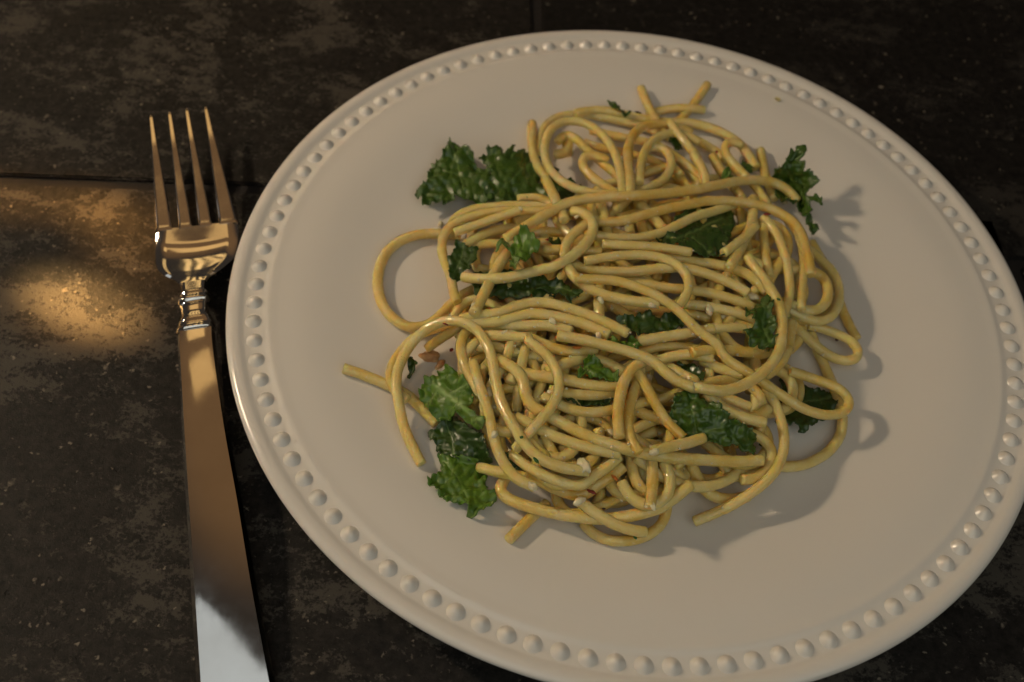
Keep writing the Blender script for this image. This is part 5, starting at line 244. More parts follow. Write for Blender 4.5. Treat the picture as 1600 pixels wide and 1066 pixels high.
('small kale tip touching the plate near the lower right',[1177.3,683.1,7,6],'1184.3,693.6 1196,690.1 1210.1,692.4 1205.4,705.3 1193.7,705.3',[],'365,-487,182 378,-485,182 392,-484,183 405,-482,183 419,-481,183 432,-479,184 446,-477,184 365,-501,179 379,-499,180 392,-498,180 405,-496,181 419,-495,181 432,-493,182 445,-492,182 366,-513,173 380,-511,174 393,-510,175 406,-509,176 419,-508,177 432,-507,178 446,-505,179 368,-523,165 381,-522,166 394,-521,168 407,-520,169 420,-519,171 433,-519,173 446,-518,175 370,-533,156 383,-532,157 396,-531,159 409,-530,161 422,-530,163 434,-531,168 447,-531,170 370,-547,154 384,-545,153 397,-543,153 411,-541,152 424,-540,154 435,-543,162 447,-544,167'),
('flat dark kale leaf lying between loops at the lower right',[1198.0,581.0,18,16],'1219,588 1243,595 1266,607 1304,616 1305,640 1287,655 1262,668 1260,678 1248,677 1245,665 1230,665 1210,662 1205,630 1215,610',[[[1215.0,640.0],[1260.0,628.0],[1300.0,622.0]]],'415,-247,185 430,-243,182 445,-238,178 462,-231,170 479,-222,161 494,-219,159 508,-217,159 523,-215,159 537,-214,160 551,-212,161 565,-210,160 581,-206,157 597,-200,152 614,-194,146 628,-191,145 642,-190,146 656,-189,147 670,-188,148 414,-263,184 429,-260,183 444,-256,179 460,-250,173 477,-243,166 492,-238,162 507,-234,160 521,-232,159 536,-231,160 550,-229,161 564,-227,160 579,-223,157 596,-217,152 612,-211,146 627,-208,145 641,-207,145 655,-206,147 669,-204,148 414,-280,184 428,-277,183 443,-273,180 459,-268,175 474,-263,170 490,-257,165 506,-252,161 520,-250,160 534,-248,160 548,-246,161 563,-244,160 578,-240,158 594,-235,153 611,-228,146 626,-225,145 640,-223,145 654,-222,146 668,-221,146 414,-295,182 428,-293,181 442,-290,179 457,-285,176 473,-281,172 488,-276,168 504,-271,163 519,-267,161 533,-265,160 547,-263,161 561,-261,161 576,-258,159 592,-253,155 608,-247,149 624,-243,145 639,-240,144 653,-238,144 667,-237,145 414,-309,178 428,-307,178 442,-305,177 457,-302,175 472,-298,172 487,-293,168 503,-288,164 518,-284,161 532,-282,161 546,-280,161 560,-279,162 575,-276,160 590,-272,157 606,-266,151 623,-260,145 638,-257,144 652,-255,144 666,-253,144 415,-321,171 429,-320,173 442,-319,174 457,-317,173 471,-313,171 486,-309,168 502,-305,164 517,-301,162 531,-299,161 544,-298,163 558,-297,163 573,-294,162 588,-290,159 604,-285,154 620,-279,148 636,-274,144 651,-272,144 665,-270,144 418,-331,161 430,-332,166 443,-332,169 457,-331,170 471,-328,169 486,-325,166 501,-321,163 515,-318,162 529,-316,162 543,-315,164 557,-314,165 571,-312,164 586,-308,162 602,-303,157 618,-297,151 634,-291,145 649,-288,143 664,-286,143 421,-339,148 432,-343,157 444,-345,164 457,-345,166 471,-343,166 485,-340,165 500,-337,163 514,-335,162 528,-333,163 541,-333,165 555,-332,167 569,-330,166 584,-326,164 600,-321,159 616,-316,153 632,-310,147 648,-305,144 662,-303,143 421,-353,146 432,-358,155 444,-360,161 457,-360,164 471,-358,165 485,-356,164 499,-354,163 513,-352,163 526,-351,165 539,-351,167 553,-349,168 567,-347,168 582,-344,165 598,-339,161 614,-333,155 630,-327,149 646,-322,144 661,-319,143 419,-371,148 431,-375,156 443,-376,162 456,-376,164 470,-374,164 484,-372,164 498,-371,164 511,-370,166 524,-369,168 538,-368,170 551,-367,170 566,-364,169 581,-361,166 596,-356,162 612,-350,156 629,-344,150 645,-338,144 659,-336,143 415,-394,158 428,-395,162 441,-395,165 455,-393,166 468,-391,166 482,-389,166 496,-389,167 509,-388,169 522,-387,171 536,-386,171 550,-384,171 564,-381,170 579,-377,167 595,-373,162 611,-367,157 627,-361,150 643,-355,144 658,-352,143 412,-416,167 425,-415,169 439,-414,170 452,-412,170 466,-410,170 480,-409,170 493,-407,171 507,-406,172 520,-405,173 534,-403,173 548,-401,172 563,-398,170 578,-394,167 593,-389,162 609,-383,157 626,-377,150 642,-371,144 656,-369,143 409,-436,174 423,-434,174 436,-433,175 450,-431,175 464,-429,174 478,-427,174 491,-425,175 505,-424,175 519,-422,175 533,-420,174 547,-417,173 562,-414,170 577,-410,167 592,-405,162 608,-399,156 625,-393,150 641,-387,144 655,-385,143 407,-455,179 421,-453,179 434,-451,179 448,-449,178 462,-447,178 476,-445,177 490,-443,177 503,-441,176 517,-438,176 531,-436,175 546,-433,173 560,-429,170 576,-425,167 591,-420,162 607,-415,155 623,-409,149 639,-403,144 653,-401,143 406,-472,182 419,-470,181 433,-468,181 447,-466,181 460,-464,180 474,-462,179 488,-459,178 502,-457,178 516,-455,176 530,-452,175 545,-449,173 559,-445,170 575,-441,166 590,-436,161 606,-430,154 623,-424,147 638,-419,143 652,-418,144 404,-489,183 418,-487,183 432,-485,182 445,-482,182 459,-480,181 473,-478,180 487,-475,179 501,-473,178 515,-470,177 529,-468,175 544,-465,173 558,-461,170 573,-456,166 589,-451,160 606,-445,153 622,-438,145 637,-435,144 650,-434,144'),
('bright kale leaf with a thick pale rib at the lower left',[647.9,567.3,19,17],'656,608.3 665.4,598.9 670.1,593 684.2,584.8 700.6,574.3 719.4,582.5 738.1,596.5 744,617.6 731.1,636.4 745.2,650.5 760.4,663.4 745.2,671.6 731.1,662.2 714.7,648.1 693.6,661 684.2,662.2 670.1,641.1 654.9,622.3',[[[668.9,595.4],[698.3,617.6],[726.4,638.8],[756.9,664.6]],[[700.6,617.6],[731.1,601.2]],[[684.2,608.3],[674.8,629.4]]],'-669,-371,195 -656,-370,197 -642,-370,200 -628,-372,205 -614,-374,211 -600,-376,218 -586,-380,226 -572,-384,235 -558,-389,244 -544,-394,255 -531,-400,267 -517,-399,269 -504,-395,265 -491,-397,270 -477,-400,278 -464,-405,289 -451,-405,291 -438,-403,291 -425,-401,290 -667,-387,195 -653,-386,196 -640,-386,200 -626,-387,204 -612,-389,210 -598,-392,217 -584,-396,225 -570,-400,234 -556,-404,244 -542,-410,255 -529,-416,267 -516,-412,265 -502,-411,265 -489,-411,269 -476,-414,276 -462,-418,284 -449,-420,289 -436,-420,292 -423,-419,294 -665,-402,194 -651,-401,196 -637,-402,199 -624,-403,204 -610,-405,209 -596,-407,216 -582,-411,224 -568,-415,233 -554,-420,243 -540,-426,255 -527,-431,267 -514,-429,266 -501,-426,265 -487,-426,266 -474,-428,273 -461,-432,281 -448,-435,288 -434,-437,295 -421,-438,300 -662,-417,193 -649,-417,195 -635,-417,198 -621,-418,202 -608,-420,208 -594,-422,215 -580,-425,222 -566,-429,231 -552,-434,241 -539,-440,253 -525,-446,265 -512,-445,267 -499,-442,265 -486,-441,265 -472,-442,271 -459,-446,279 -446,-450,288 -433,-454,296 -420,-454,300 -660,-433,192 -647,-432,193 -633,-432,197 -619,-433,201 -606,-435,206 -592,-437,213 -578,-440,220 -564,-443,228 -551,-447,237 -537,-452,247 -523,-457,258 -510,-459,264 -497,-457,264 -484,-455,264 -471,-456,267 -457,-459,275 -444,-466,289 -431,-469,296 -418,-469,300 -658,-448,191 -644,-447,192 -631,-447,195 -617,-448,199 -604,-449,205 -590,-451,211 -576,-454,218 -563,-457,225 -549,-460,233 -535,-464,242 -522,-467,250 -508,-470,257 -495,-470,260 -482,-470,262 -469,-470,265 -456,-472,272 -442,-483,291 -429,-484,296 -417,-483,297 -656,-463,189 -642,-462,191 -629,-462,194 -615,-462,198 -602,-464,203 -588,-465,208 -574,-468,215 -561,-470,222 -547,-473,229 -534,-476,237 -520,-479,244 -507,-481,251 -494,-483,256 -480,-484,261 -467,-485,265 -454,-487,271 -441,-496,289 -428,-498,294 -415,-497,294 -654,-477,188 -640,-476,190 -627,-476,192 -613,-477,196 -600,-478,201 -586,-479,206 -573,-482,212 -559,-484,219 -545,-486,226 -532,-489,233 -519,-492,240 -505,-494,247 -492,-496,253 -479,-499,260 -466,-501,266 -452,-510,284 -439,-510,286 -426,-511,290 -414,-510,292 -651,-492,187 -638,-491,188 -625,-491,191 -611,-491,194 -598,-492,199 -584,-494,204 -571,-495,210 -557,-497,216 -544,-500,222 -530,-502,229 -517,-505,236 -504,-508,244 -490,-510,251 -477,-514,259 -464,-517,267 -451,-526,284 -438,-524,284 -425,-525,289 -412,-523,289 -649,-507,186 -636,-506,187 -623,-505,189 -609,-506,192 -596,-506,197 -582,-508,201 -569,-509,207 -555,-511,213 -542,-513,219 -528,-516,226 -515,-518,233 -502,-521,241 -488,-525,250 -475,-529,259 -462,-534,270 -449,-540,283 -436,-538,283 -423,-537,284 -410,-536,285 -647,-522,185 -634,-521,186 -621,-520,188 -607,-520,191 -594,-520,195 -580,-521,199 -567,-523,204 -554,-525,210 -540,-527,216 -527,-529,223 -513,-532,230 -500,-535,239 -487,-539,248 -474,-543,258 -460,-549,270 -447,-555,282 -434,-553,282 -422,-550,281 -409,-549,281 -645,-537,184 -632,-535,185 -618,-535,187 -605,-534,189 -592,-535,193 -578,-535,197 -565,-537,202 -552,-538,207 -538,-540,214 -525,-542,220 -512,-545,228 -498,-548,236 -485,-552,246 -472,-557,257 -459,-564,270 -446,-570,283 -433,-566,280 -420,-564,278 -407,-562,279 -643,-551,183 -630,-550,184 -616,-549,186 -603,-549,188 -590,-549,191 -577,-549,195 -563,-550,200 -550,-552,205 -537,-554,211 -523,-556,217 -510,-558,225 -497,-562,233 -483,-566,243 -470,-571,254 -457,-577,268 -444,-584,281 -431,-580,279 -419,-578,277 -406,-576,277 -640,-566,183 -627,-565,184 -614,-564,185 -601,-563,187 -588,-563,190 -575,-564,193 -561,-564,198 -548,-566,203 -535,-567,208 -522,-569,215 -508,-572,222 -495,-575,230 -482,-579,240 -469,-584,251 -455,-590,265 -442,-596,278 -430,-594,277 -417,-592,276 -404,-589,275 -638,-581,182 -625,-580,183 -612,-578,184 -599,-578,186 -586,-578,189 -573,-578,192 -559,-578,196 -546,-579,201 -533,-581,206 -520,-583,213 -507,-585,219 -493,-588,227 -480,-592,236 -467,-596,247 -454,-601,258 -441,-606,269 -428,-608,276 -416,-606,276 -403,-605,276 -636,-596,182 -623,-594,183 -610,-593,184 -597,-592,185 -584,-592,188 -571,-592,191 -558,-593,195 -544,-594,199 -531,-595,205 -518,-597,211 -505,-599,218 -492,-602,225 -479,-605,234 -465,-609,243 -452,-612,253 -440,-616,262 -427,-618,268 -414,-620,275 -401,-619,276 -634,-611,182 -621,-609,183 -608,-608,183 -595,-607,185 -582,-607,187 -569,-607,190 -556,-607,194 -542,-608,199 -529,-609,204 -516,-611,210 -503,-613,217 -490,-616,224 -477,-619,232 -464,-622,241 -451,-625,250 -438,-628,258 -425,-630,264 -413,-631,267 -400,-634,276'),
('very dark folded kale leaf below the ribbed one',[662.3,640.0,18,15],'669.3,672.8 683.3,670.5 690.4,654.1 706.8,647 720.9,658.8 737.3,670.5 751.4,675.2 760.7,701 772.5,722.1 751.4,726.8 709.1,717.4 685.7,708 681,693.9 670.4,686.9',[[[695.1,654.1],[704.4,682.2],[709.1,712.7]]],'-621,-515,170 -607,-514,171 -594,-513,172 -581,-512,174 -567,-512,176 -554,-512,180 -541,-513,184 -527,-515,190 -514,-518,198 -500,-522,208 -486,-529,222 -473,-538,240 -459,-549,260 -446,-560,282 -433,-559,282 -420,-555,278 -408,-552,278 -395,-551,278 -618,-530,170 -605,-529,170 -592,-528,171 -579,-527,173 -565,-527,176 -552,-527,179 -539,-528,183 -525,-530,189 -512,-533,197 -498,-537,207 -485,-544,221 -471,-553,239 -458,-564,261 -444,-575,281 -432,-572,280 -419,-569,277 -406,-567,277 -393,-565,278 -616,-545,169 -603,-544,169 -590,-543,171 -577,-542,172 -563,-542,175 -550,-542,178 -537,-543,182 -523,-544,188 -510,-547,195 -496,-551,205 -483,-557,219 -469,-566,236 -456,-577,258 -443,-588,280 -430,-586,278 -417,-583,277 -405,-581,277 -392,-580,278 -614,-560,168 -601,-558,168 -588,-557,169 -575,-556,171 -561,-556,173 -548,-556,176 -535,-557,180 -522,-558,186 -508,-560,193 -495,-564,202 -481,-570,215 -468,-578,231 -454,-589,253 -441,-601,276 -428,-600,277 -416,-597,276 -403,-595,275 -390,-596,278 -612,-574,167 -599,-573,167 -586,-572,168 -573,-571,170 -560,-570,172 -546,-570,175 -533,-571,178 -520,-572,183 -506,-574,190 -493,-577,198 -480,-582,209 -466,-588,224 -453,-597,241 -440,-606,260 -427,-614,276 -414,-612,275 -402,-611,276 -389,-612,281 -610,-589,165 -597,-587,166 -584,-586,167 -571,-585,168 -558,-584,170 -544,-584,173 -531,-584,176 -518,-585,180 -505,-587,186 -492,-589,194 -478,-593,203 -465,-598,215 -452,-605,229 -439,-612,245 -426,-618,259 -413,-626,275 -400,-626,277 -387,-626,281 -608,-603,164 -595,-601,165 -582,-600,165 -569,-599,167 -556,-598,168 -543,-598,171 -530,-598,174 -516,-598,178 -503,-600,183 -490,-601,189 -477,-604,197 -463,-608,207 -450,-613,219 -437,-619,232 -424,-625,245 -411,-630,257 -399,-640,276 -386,-639,279 -606,-617,163 -593,-616,164 -580,-614,164 -567,-613,165 -554,-612,167 -541,-612,169 -528,-611,171 -515,-612,175 -501,-612,179 -488,-614,184 -475,-616,191 -462,-619,199 -449,-623,209 -436,-627,221 -423,-633,233 -410,-639,246 -397,-644,258 -385,-646,265 -604,-631,162 -591,-630,163 -578,-629,163 -565,-627,164 -552,-626,165 -539,-626,167 -526,-625,169 -513,-625,172 -500,-625,175 -487,-626,180 -474,-627,185 -461,-629,191 -447,-632,200 -434,-636,210 -421,-641,222 -409,-648,237 -396,-654,251 -383,-656,257 -602,-646,162 -589,-644,162 -576,-643,162 -563,-642,163 -550,-640,164 -537,-639,165 -524,-639,167 -511,-638,169 -498,-638,172 -485,-638,175 -472,-638,179 -459,-639,183 -446,-641,190 -433,-645,199 -420,-650,211 -407,-656,225 -394,-662,240 -382,-667,250 -600,-660,161 -587,-659,161 -574,-657,162 -561,-656,162 -548,-655,163 -535,-653,164 -522,-652,165 -509,-652,167 -496,-651,168 -484,-650,170 -471,-649,172 -458,-649,175 -445,-650,179 -432,-652,187 -419,-657,198 -406,-664,213 -393,-671,230 -380,-679,247 -598,-676,163 -585,-673,161 -572,-672,161 -559,-670,162 -546,-669,162 -534,-667,163 -521,-666,164 -508,-665,165 -495,-664,165 -482,-662,166 -469,-660,166 -456,-659,165 -443,-657,166 -430,-658,171 -417,-664,184 -404,-670,199 -391,-679,218 -379,-690,241 -595,-691,165 -583,-689,163 -570,-686,161 -557,-684,161 -545,-683,162 -532,-682,162 -519,-680,163 -506,-679,163 -493,-677,163 -480,-675,162 -468,-672,159 -455,-668,155 -442,-664,151 -429,-663,153 -416,-670,168 -403,-676,182 -390,-682,196 -377,-687,210 -593,-707,168 -581,-704,165 -568,-702,163 -555,-699,161 -543,-697,161 -530,-696,162 -517,-694,162 -504,-692,162 -491,-690,161 -479,-688,159 -466,-684,155 -453,-680,150 -440,-677,148 -427,-676,150 -414,-679,159 -401,-683,168 -389,-686,178 -376,-689,186 -591,-722,170 -578,-720,168 -566,-717,166 -553,-714,164 -541,-712,162 -528,-710,161 -515,-708,161 -502,-706,161 -490,-704,160 -477,-701,158 -464,-698,154 -452,-694,150 -439,-692,149 -426,-691,151 -413,-693,158 -400,-696,166 -387,-698,174 -374,-700,179'),
('bright green kale leaf spread on the plate at the lower left',[652.9,703.4,20,17],'685.7,710.4 706.8,712.7 742,719.8 760.7,740.9 760.7,759.6 774.8,780.7 765.4,799.5 746.7,804.2 730.2,807.7 727.9,792.5 709.1,785.4 688,780.7 681,764.3 659.9,754.9 671.6,752.6 685.7,736.2',[[[690.4,717.4],[713.8,745.6],[730.2,780.7]],[[713.8,745.6],[683.3,757.3]]],'-619,-649,162 -606,-648,162 -593,-647,164 -580,-646,166 -567,-646,168 -554,-645,170 -541,-644,171 -528,-642,172 -515,-641,172 -502,-639,172 -490,-637,171 -477,-635,170 -464,-632,168 -451,-629,166 -438,-627,165 -425,-626,166 -412,-624,166 -399,-623,167 -386,-621,167 -373,-620,168 -617,-665,164 -604,-662,162 -591,-661,163 -578,-661,166 -565,-660,168 -552,-660,170 -539,-659,171 -526,-657,172 -513,-656,172 -501,-654,172 -488,-651,170 -475,-649,168 -462,-646,166 -449,-643,164 -436,-641,163 -423,-639,164 -410,-639,166 -397,-638,167 -385,-636,168 -372,-635,169 -614,-680,166 -602,-678,164 -589,-675,162 -576,-675,166 -563,-675,168 -550,-674,170 -537,-673,172 -524,-672,172 -512,-670,172 -499,-668,171 -486,-666,170 -473,-662,167 -461,-658,163 -448,-654,158 -435,-652,158 -422,-652,161 -409,-652,164 -396,-652,166 -383,-651,168 -370,-650,168 -612,-696,168 -600,-693,166 -587,-690,164 -574,-690,166 -561,-690,169 -548,-689,171 -535,-688,172 -523,-687,173 -510,-685,173 -497,-683,171 -484,-680,169 -472,-676,165 -459,-671,159 -446,-665,151 -433,-663,150 -420,-665,157 -407,-666,162 -394,-666,165 -382,-665,167 -369,-664,167 -610,-712,171 -597,-709,168 -585,-706,167 -572,-705,168 -559,-705,171 -546,-704,173 -533,-703,174 -521,-702,174 -508,-700,173 -495,-697,172 -483,-694,169 -470,-690,165 -457,-685,158 -445,-679,149 -432,-677,149 -419,-679,156 -406,-680,161 -393,-680,164 -380,-679,165 -367,-677,165 -608,-727,173 -595,-724,171 -583,-722,169 -570,-721,171 -557,-720,173 -544,-720,174 -531,-718,175 -519,-717,175 -506,-715,175 -493,-712,173 -481,-709,171 -468,-705,166 -456,-700,159 -443,-694,151 -430,-692,150 -417,-694,157 -404,-694,161 -391,-694,163 -379,-692,163 -366,-690,161 -605,-743,176 -593,-740,174 -580,-738,173 -568,-737,174 -555,-736,175 -542,-735,176 -530,-733,177 -517,-732,177 -504,-730,176 -492,-728,175 -479,-725,173 -466,-721,170 -454,-717,165 -441,-713,160 -428,-711,159 -416,-710,161 -403,-710,162 -390,-708,163 -377,-706,162 -364,-704,161 -603,-758,178 -591,-755,176 -578,-754,176 -565,-752,177 -553,-751,177 -540,-750,178 -528,-748,178 -515,-747,178 -502,-745,178 -490,-743,177 -477,-740,175 -465,-738,173 -452,-734,170 -439,-731,167 -427,-729,166 -414,-727,165 -401,-725,164 -388,-723,163 -376,-720,162 -363,-718,161 -601,-773,181 -588,-771,179 -576,-769,179 -563,-768,179 -551,-766,179 -538,-765,180 -526,-763,180 -513,-762,180 -501,-760,180 -488,-758,179 -475,-756,178 -463,-753,176 -450,-751,174 -438,-748,172 -425,-745,170 -412,-743,168 -400,-740,166 -387,-737,163 -374,-735,162 -361,-733,162 -599,-788,183 -586,-786,181 -574,-784,181 -561,-783,181 -549,-781,181 -536,-780,181 -524,-778,181 -511,-776,181 -499,-775,181 -486,-773,181 -474,-771,180 -461,-769,179 -449,-766,178 -436,-764,176 -423,-761,174 -411,-758,171 -398,-755,168 -385,-751,164 -373,-749,162 -360,-747,162 -596,-803,185 -584,-801,183 -572,-799,183 -559,-797,183 -547,-796,183 -534,-794,183 -522,-793,183 -509,-791,183 -497,-789,183 -484,-788,183 -472,-786,182 -459,-784,181 -447,-782,180 -434,-779,179 -422,-777,177 -409,-774,174 -397,-770,170 -384,-766,165 -371,-764,164 -359,-762,164 -594,-818,187 -582,-816,186 -570,-813,184 -557,-812,184 -545,-810,184 -532,-809,184 -520,-807,184 -508,-805,184 -495,-804,184 -483,-802,184 -470,-800,184 -458,-799,183 -445,-797,183 -433,-795,181 -420,-792,180 -408,-789,177 -395,-786,174 -383,-782,169 -370,-779,166 -357,-777,165 -592,-833,189 -580,-830,188 -568,-828,186 -555,-826,186 -543,-825,186 -531,-823,186 -518,-821,186 -506,-820,186 -493,-818,186 -481,-817,185 -468,-815,185 -456,-813,185 -444,-811,184 -431,-809,184 -419,-807,182 -406,-805,180 -394,-802,178 -381,-799,175 -369,-796,173 -356,-794,172 -590,-847,191 -578,-845,190 -566,-843,188 -553,-840,187 -541,-839,187 -529,-837,187 -516,-836,187 -504,-834,187 -492,-832,187 -479,-831,187 -467,-829,187 -454,-828,186 -442,-826,186 -430,-824,185 -417,-822,184 -405,-820,183 -392,-817,182 -380,-815,180 -367,-813,178 -355,-811,178 -588,-861,193 -576,-859,192 -564,-857,190 -551,-855,189 -539,-853,188 -527,-851,188 -514,-850,188 -502,-848,188 -490,-847,188 -477,-845,188 -465,-843,188 -453,-842,187 -440,-840,187 -428,-838,187 -416,-836,186 -403,-834,185 -391,-832,184 -378,-830,183 -366,-828,182 -353,-827,182 -586,-876,195 -574,-873,193 -562,-871,192 -549,-869,191 -537,-867,189 -525,-865,188 -513,-863,188 -500,-862,188 -488,-860,188 -476,-859,188 -463,-857,188 -451,-856,188 -439,-854,188 -426,-852,188 -414,-851,187 -402,-849,187 -389,-847,186 -377,-845,186 -364,-843,185 -352,-842,185 -584,-890,196 -572,-888,195 -560,-885,194 -547,-883,192 -535,-881,191 -523,-879,190 -511,-877,189 -499,-875,189 -486,-874,189 -474,-872,189 -462,-871,189 -449,-869,189 -437,-868,188 -425,-866,188 -413,-864,188 -400,-863,188 -388,-861,187 -375,-859,187 -363,-857,186 -351,-856,186'),
('narrow dark kale sliver inside the left arch',[630.3,554.4,6,8],'638.5,561.4 646.7,564.9 651.4,573.1 649,584.8 637.3,591.8',[],'-712,-318,154 -699,-317,155 -685,-315,155 -671,-314,156 -657,-312,157 -644,-311,157 -710,-335,154 -696,-333,155 -682,-332,155 -669,-330,156 -655,-329,157 -641,-327,157 -707,-351,155 -694,-350,155 -680,-348,156 -666,-347,156 -653,-345,157 -639,-344,157 -705,-368,156 -691,-367,156 -678,-365,156 -664,-363,156 -650,-362,157 -637,-360,157 -702,-386,157 -689,-384,157 -675,-382,157 -662,-380,157 -648,-378,157 -634,-376,157 -699,-404,160 -686,-401,159 -672,-398,158 -659,-396,157 -646,-394,157 -632,-392,157 -696,-423,165 -683,-419,162 -670,-415,159 -657,-413,158 -643,-410,157 -630,-408,157 -693,-442,171 -680,-437,165 -667,-432,161 -654,-429,158 -641,-426,157 -628,-424,157'),
('dark bluish kale strip between strands in the lower centre',[875.1,616.2,15,5],'882.1,625.6 905.6,623.2 940.7,625.6 961.8,624.4 961.8,631.4 940.7,636.1 905.6,635.4',[],'-228,-493,305 -215,-492,305 -202,-488,303 -189,-484,299 -175,-477,290 -162,-473,288 -149,-470,285 -135,-466,281 -122,-462,278 -109,-459,276 -95,-456,274 -82,-453,273 -69,-450,271 -55,-448,270 -42,-446,270 -227,-505,299 -214,-505,303 -201,-501,299 -188,-499,299 -175,-497,298 -161,-489,288 -148,-485,285 -135,-481,282 -121,-478,279 -108,-474,276 -95,-472,275 -81,-469,274 -68,-467,273 -55,-466,275 -42,-465,275 -225,-517,295 -212,-516,296 -200,-516,299 -187,-515,301 -174,-513,300 -161,-507,293 -147,-502,288 -134,-498,283 -121,-493,280 -107,-490,277 -94,-487,275 -81,-485,275 -68,-484,275 -55,-483,276 -42,-481,277 -224,-531,294 -211,-530,293 -198,-528,294 -186,-529,298 -173,-527,298 -160,-525,298 -147,-518,289 -133,-514,285 -120,-509,280 -107,-505,277 -93,-502,275 -80,-500,274 -67,-499,275 -54,-498,276 -41,-496,277 -223,-546,293 -210,-544,293 -198,-543,293 -185,-544,298 -172,-543,299 -159,-541,299 -146,-533,289 -133,-530,286 -119,-525,281 -106,-521,277 -93,-518,275 -80,-515,274 -67,-514,274 -54,-512,275 -41,-511,276'),
("dark kale frill just below the J hook's inner curve",[1050.7,558.7,10,8],'1057.7,565.7 1074.1,568.1 1088.1,576.3 1102.2,583.3 1099.9,596.2 1085.8,596.2 1069.4,585.7',[],'104,-294,269 117,-292,270 131,-291,271 144,-290,272 158,-288,273 171,-286,272 185,-284,271 199,-282,272 210,-288,283 223,-288,286 104,-309,268 117,-308,270 131,-308,271 144,-307,273 157,-305,274 171,-304,274 185,-301,272 198,-299,272 209,-306,285 223,-304,285 105,-324,266 118,-324,269 131,-324,271 144,-324,274 157,-323,276 170,-322,277 184,-321,278 195,-326,287 208,-324,287 222,-322,287 105,-341,267 118,-341,269 131,-341,272 144,-341,275 156,-341,278 169,-342,281 181,-344,287 193,-347,294 207,-344,293 221,-341,291 104,-361,272 117,-359,273 130,-358,274 143,-358,276 156,-359,280 168,-359,284 180,-363,291 191,-368,301 204,-367,303 219,-362,299 103,-381,279 116,-380,280 129,-378,280 142,-378,282 155,-378,284 168,-376,285 177,-388,306 189,-389,310 202,-390,313 215,-387,312 102,-401,285 114,-401,287 127,-401,290 139,-403,295 152,-402,297 165,-403,301 177,-404,306 189,-405,310 202,-405,313 215,-404,313 101,-419,289 113,-420,292 126,-420,295 138,-421,299 151,-421,302 164,-419,302 177,-419,304 190,-418,306 204,-415,304 216,-416,308'),
('thin dark green kale edge beside the lower left strands',[774.8,690.5,10,10],'781.8,697.5 793.6,708 807.6,722.1 828.8,740.9 812.3,737.3 795.9,726.8',[],'-396,-646,256 -383,-644,256 -371,-640,253 -358,-636,248 -345,-633,246 -332,-633,249 -320,-635,256 -308,-640,266 -296,-652,290 -283,-651,293 -394,-659,254 -382,-657,254 -369,-654,251 -356,-648,244 -344,-646,243 -331,-647,247 -319,-649,255 -306,-654,267 -295,-666,290 -282,-665,292 -393,-670,249 -380,-670,251 -368,-666,248 -355,-660,239 -342,-657,238 -330,-659,244 -317,-663,253 -305,-668,266 -293,-681,292 -281,-680,292 -391,-681,242 -379,-682,247 -366,-680,246 -354,-674,240 -341,-671,237 -328,-672,240 -316,-674,249 -304,-679,260 -292,-687,277 -280,-694,292 -390,-688,228 -377,-690,236 -365,-693,245 -352,-691,244 -340,-687,240 -327,-686,240 -315,-686,244 -302,-690,253 -290,-697,270 -278,-701,279 -389,-690,207 -376,-695,218 -363,-704,238 -351,-704,241 -338,-703,243 -326,-701,243 -313,-701,246 -301,-702,250 -289,-711,269 -277,-710,271 -387,-691,181 -374,-694,190 -362,-701,207 -349,-706,220 -337,-714,236 -325,-715,241 -312,-719,251 -300,-717,251 -288,-724,267 -275,-722,267 -386,-703,178 -373,-706,186 -360,-710,196 -348,-713,206 -335,-718,218 -323,-721,227 -311,-733,251 -299,-731,251 -286,-731,254 -274,-735,264 -384,-722,187 -372,-723,191 -359,-725,197 -346,-727,205 -334,-730,214 -322,-733,223 -309,-737,233 -297,-745,251 -285,-744,253 -273,-748,263 -383,-739,192 -370,-739,194 -358,-739,199 -345,-741,205 -333,-744,213 -320,-747,222 -308,-750,231 -296,-753,240 -284,-756,249 -271,-755,250'),
('small dark kale patch glimpsed behind the teardrop loop',[849.3,366.9,7,5],'856.3,376.3 870.4,373.9 877.4,379.8 875.1,384.5 858.6,383.3',[],'-321,121,283 -307,123,284 -292,125,284 -278,127,285 -263,128,286 -249,128,288 -235,128,290 -320,102,283 -305,104,283 -291,106,284 -276,108,284 -262,109,285 -248,110,288 -233,110,290 -318,84,283 -304,86,283 -289,88,283 -275,90,283 -261,92,284 -246,93,285 -232,94,286 -317,66,282 -302,68,282 -288,70,282 -274,72,282 -259,74,283 -245,76,283 -231,77,284 -315,48,281 -301,50,281 -287,52,281 -272,54,281 -258,56,282 -244,58,282 -230,60,283'),
('dark kale fleck between the twin upright loops',[1034.6,208.6,7,6],'1041.6,215.6 1053.3,215.6 1065.1,224.9 1068.6,234.3 1058,232 1046.3,224.9',[],'72,732,209 88,736,208 105,741,206 122,750,201 140,759,194 157,763,193 173,766,193 72,707,211 88,710,211 105,714,209 121,721,206 139,729,200 156,736,197 173,743,193 71,681,214 87,682,215 104,685,215 120,691,212 137,697,208 154,704,205 172,712,200 71,654,218 87,654,220 102,655,222 119,660,220 136,666,216 153,672,213 169,678,210 71,630,220 87,630,222 102,630,224 118,631,226 134,636,224 151,641,222 168,646,219 71,606,222 87,606,224 102,606,226 118,608,227 133,608,229 149,611,229 166,618,225'),
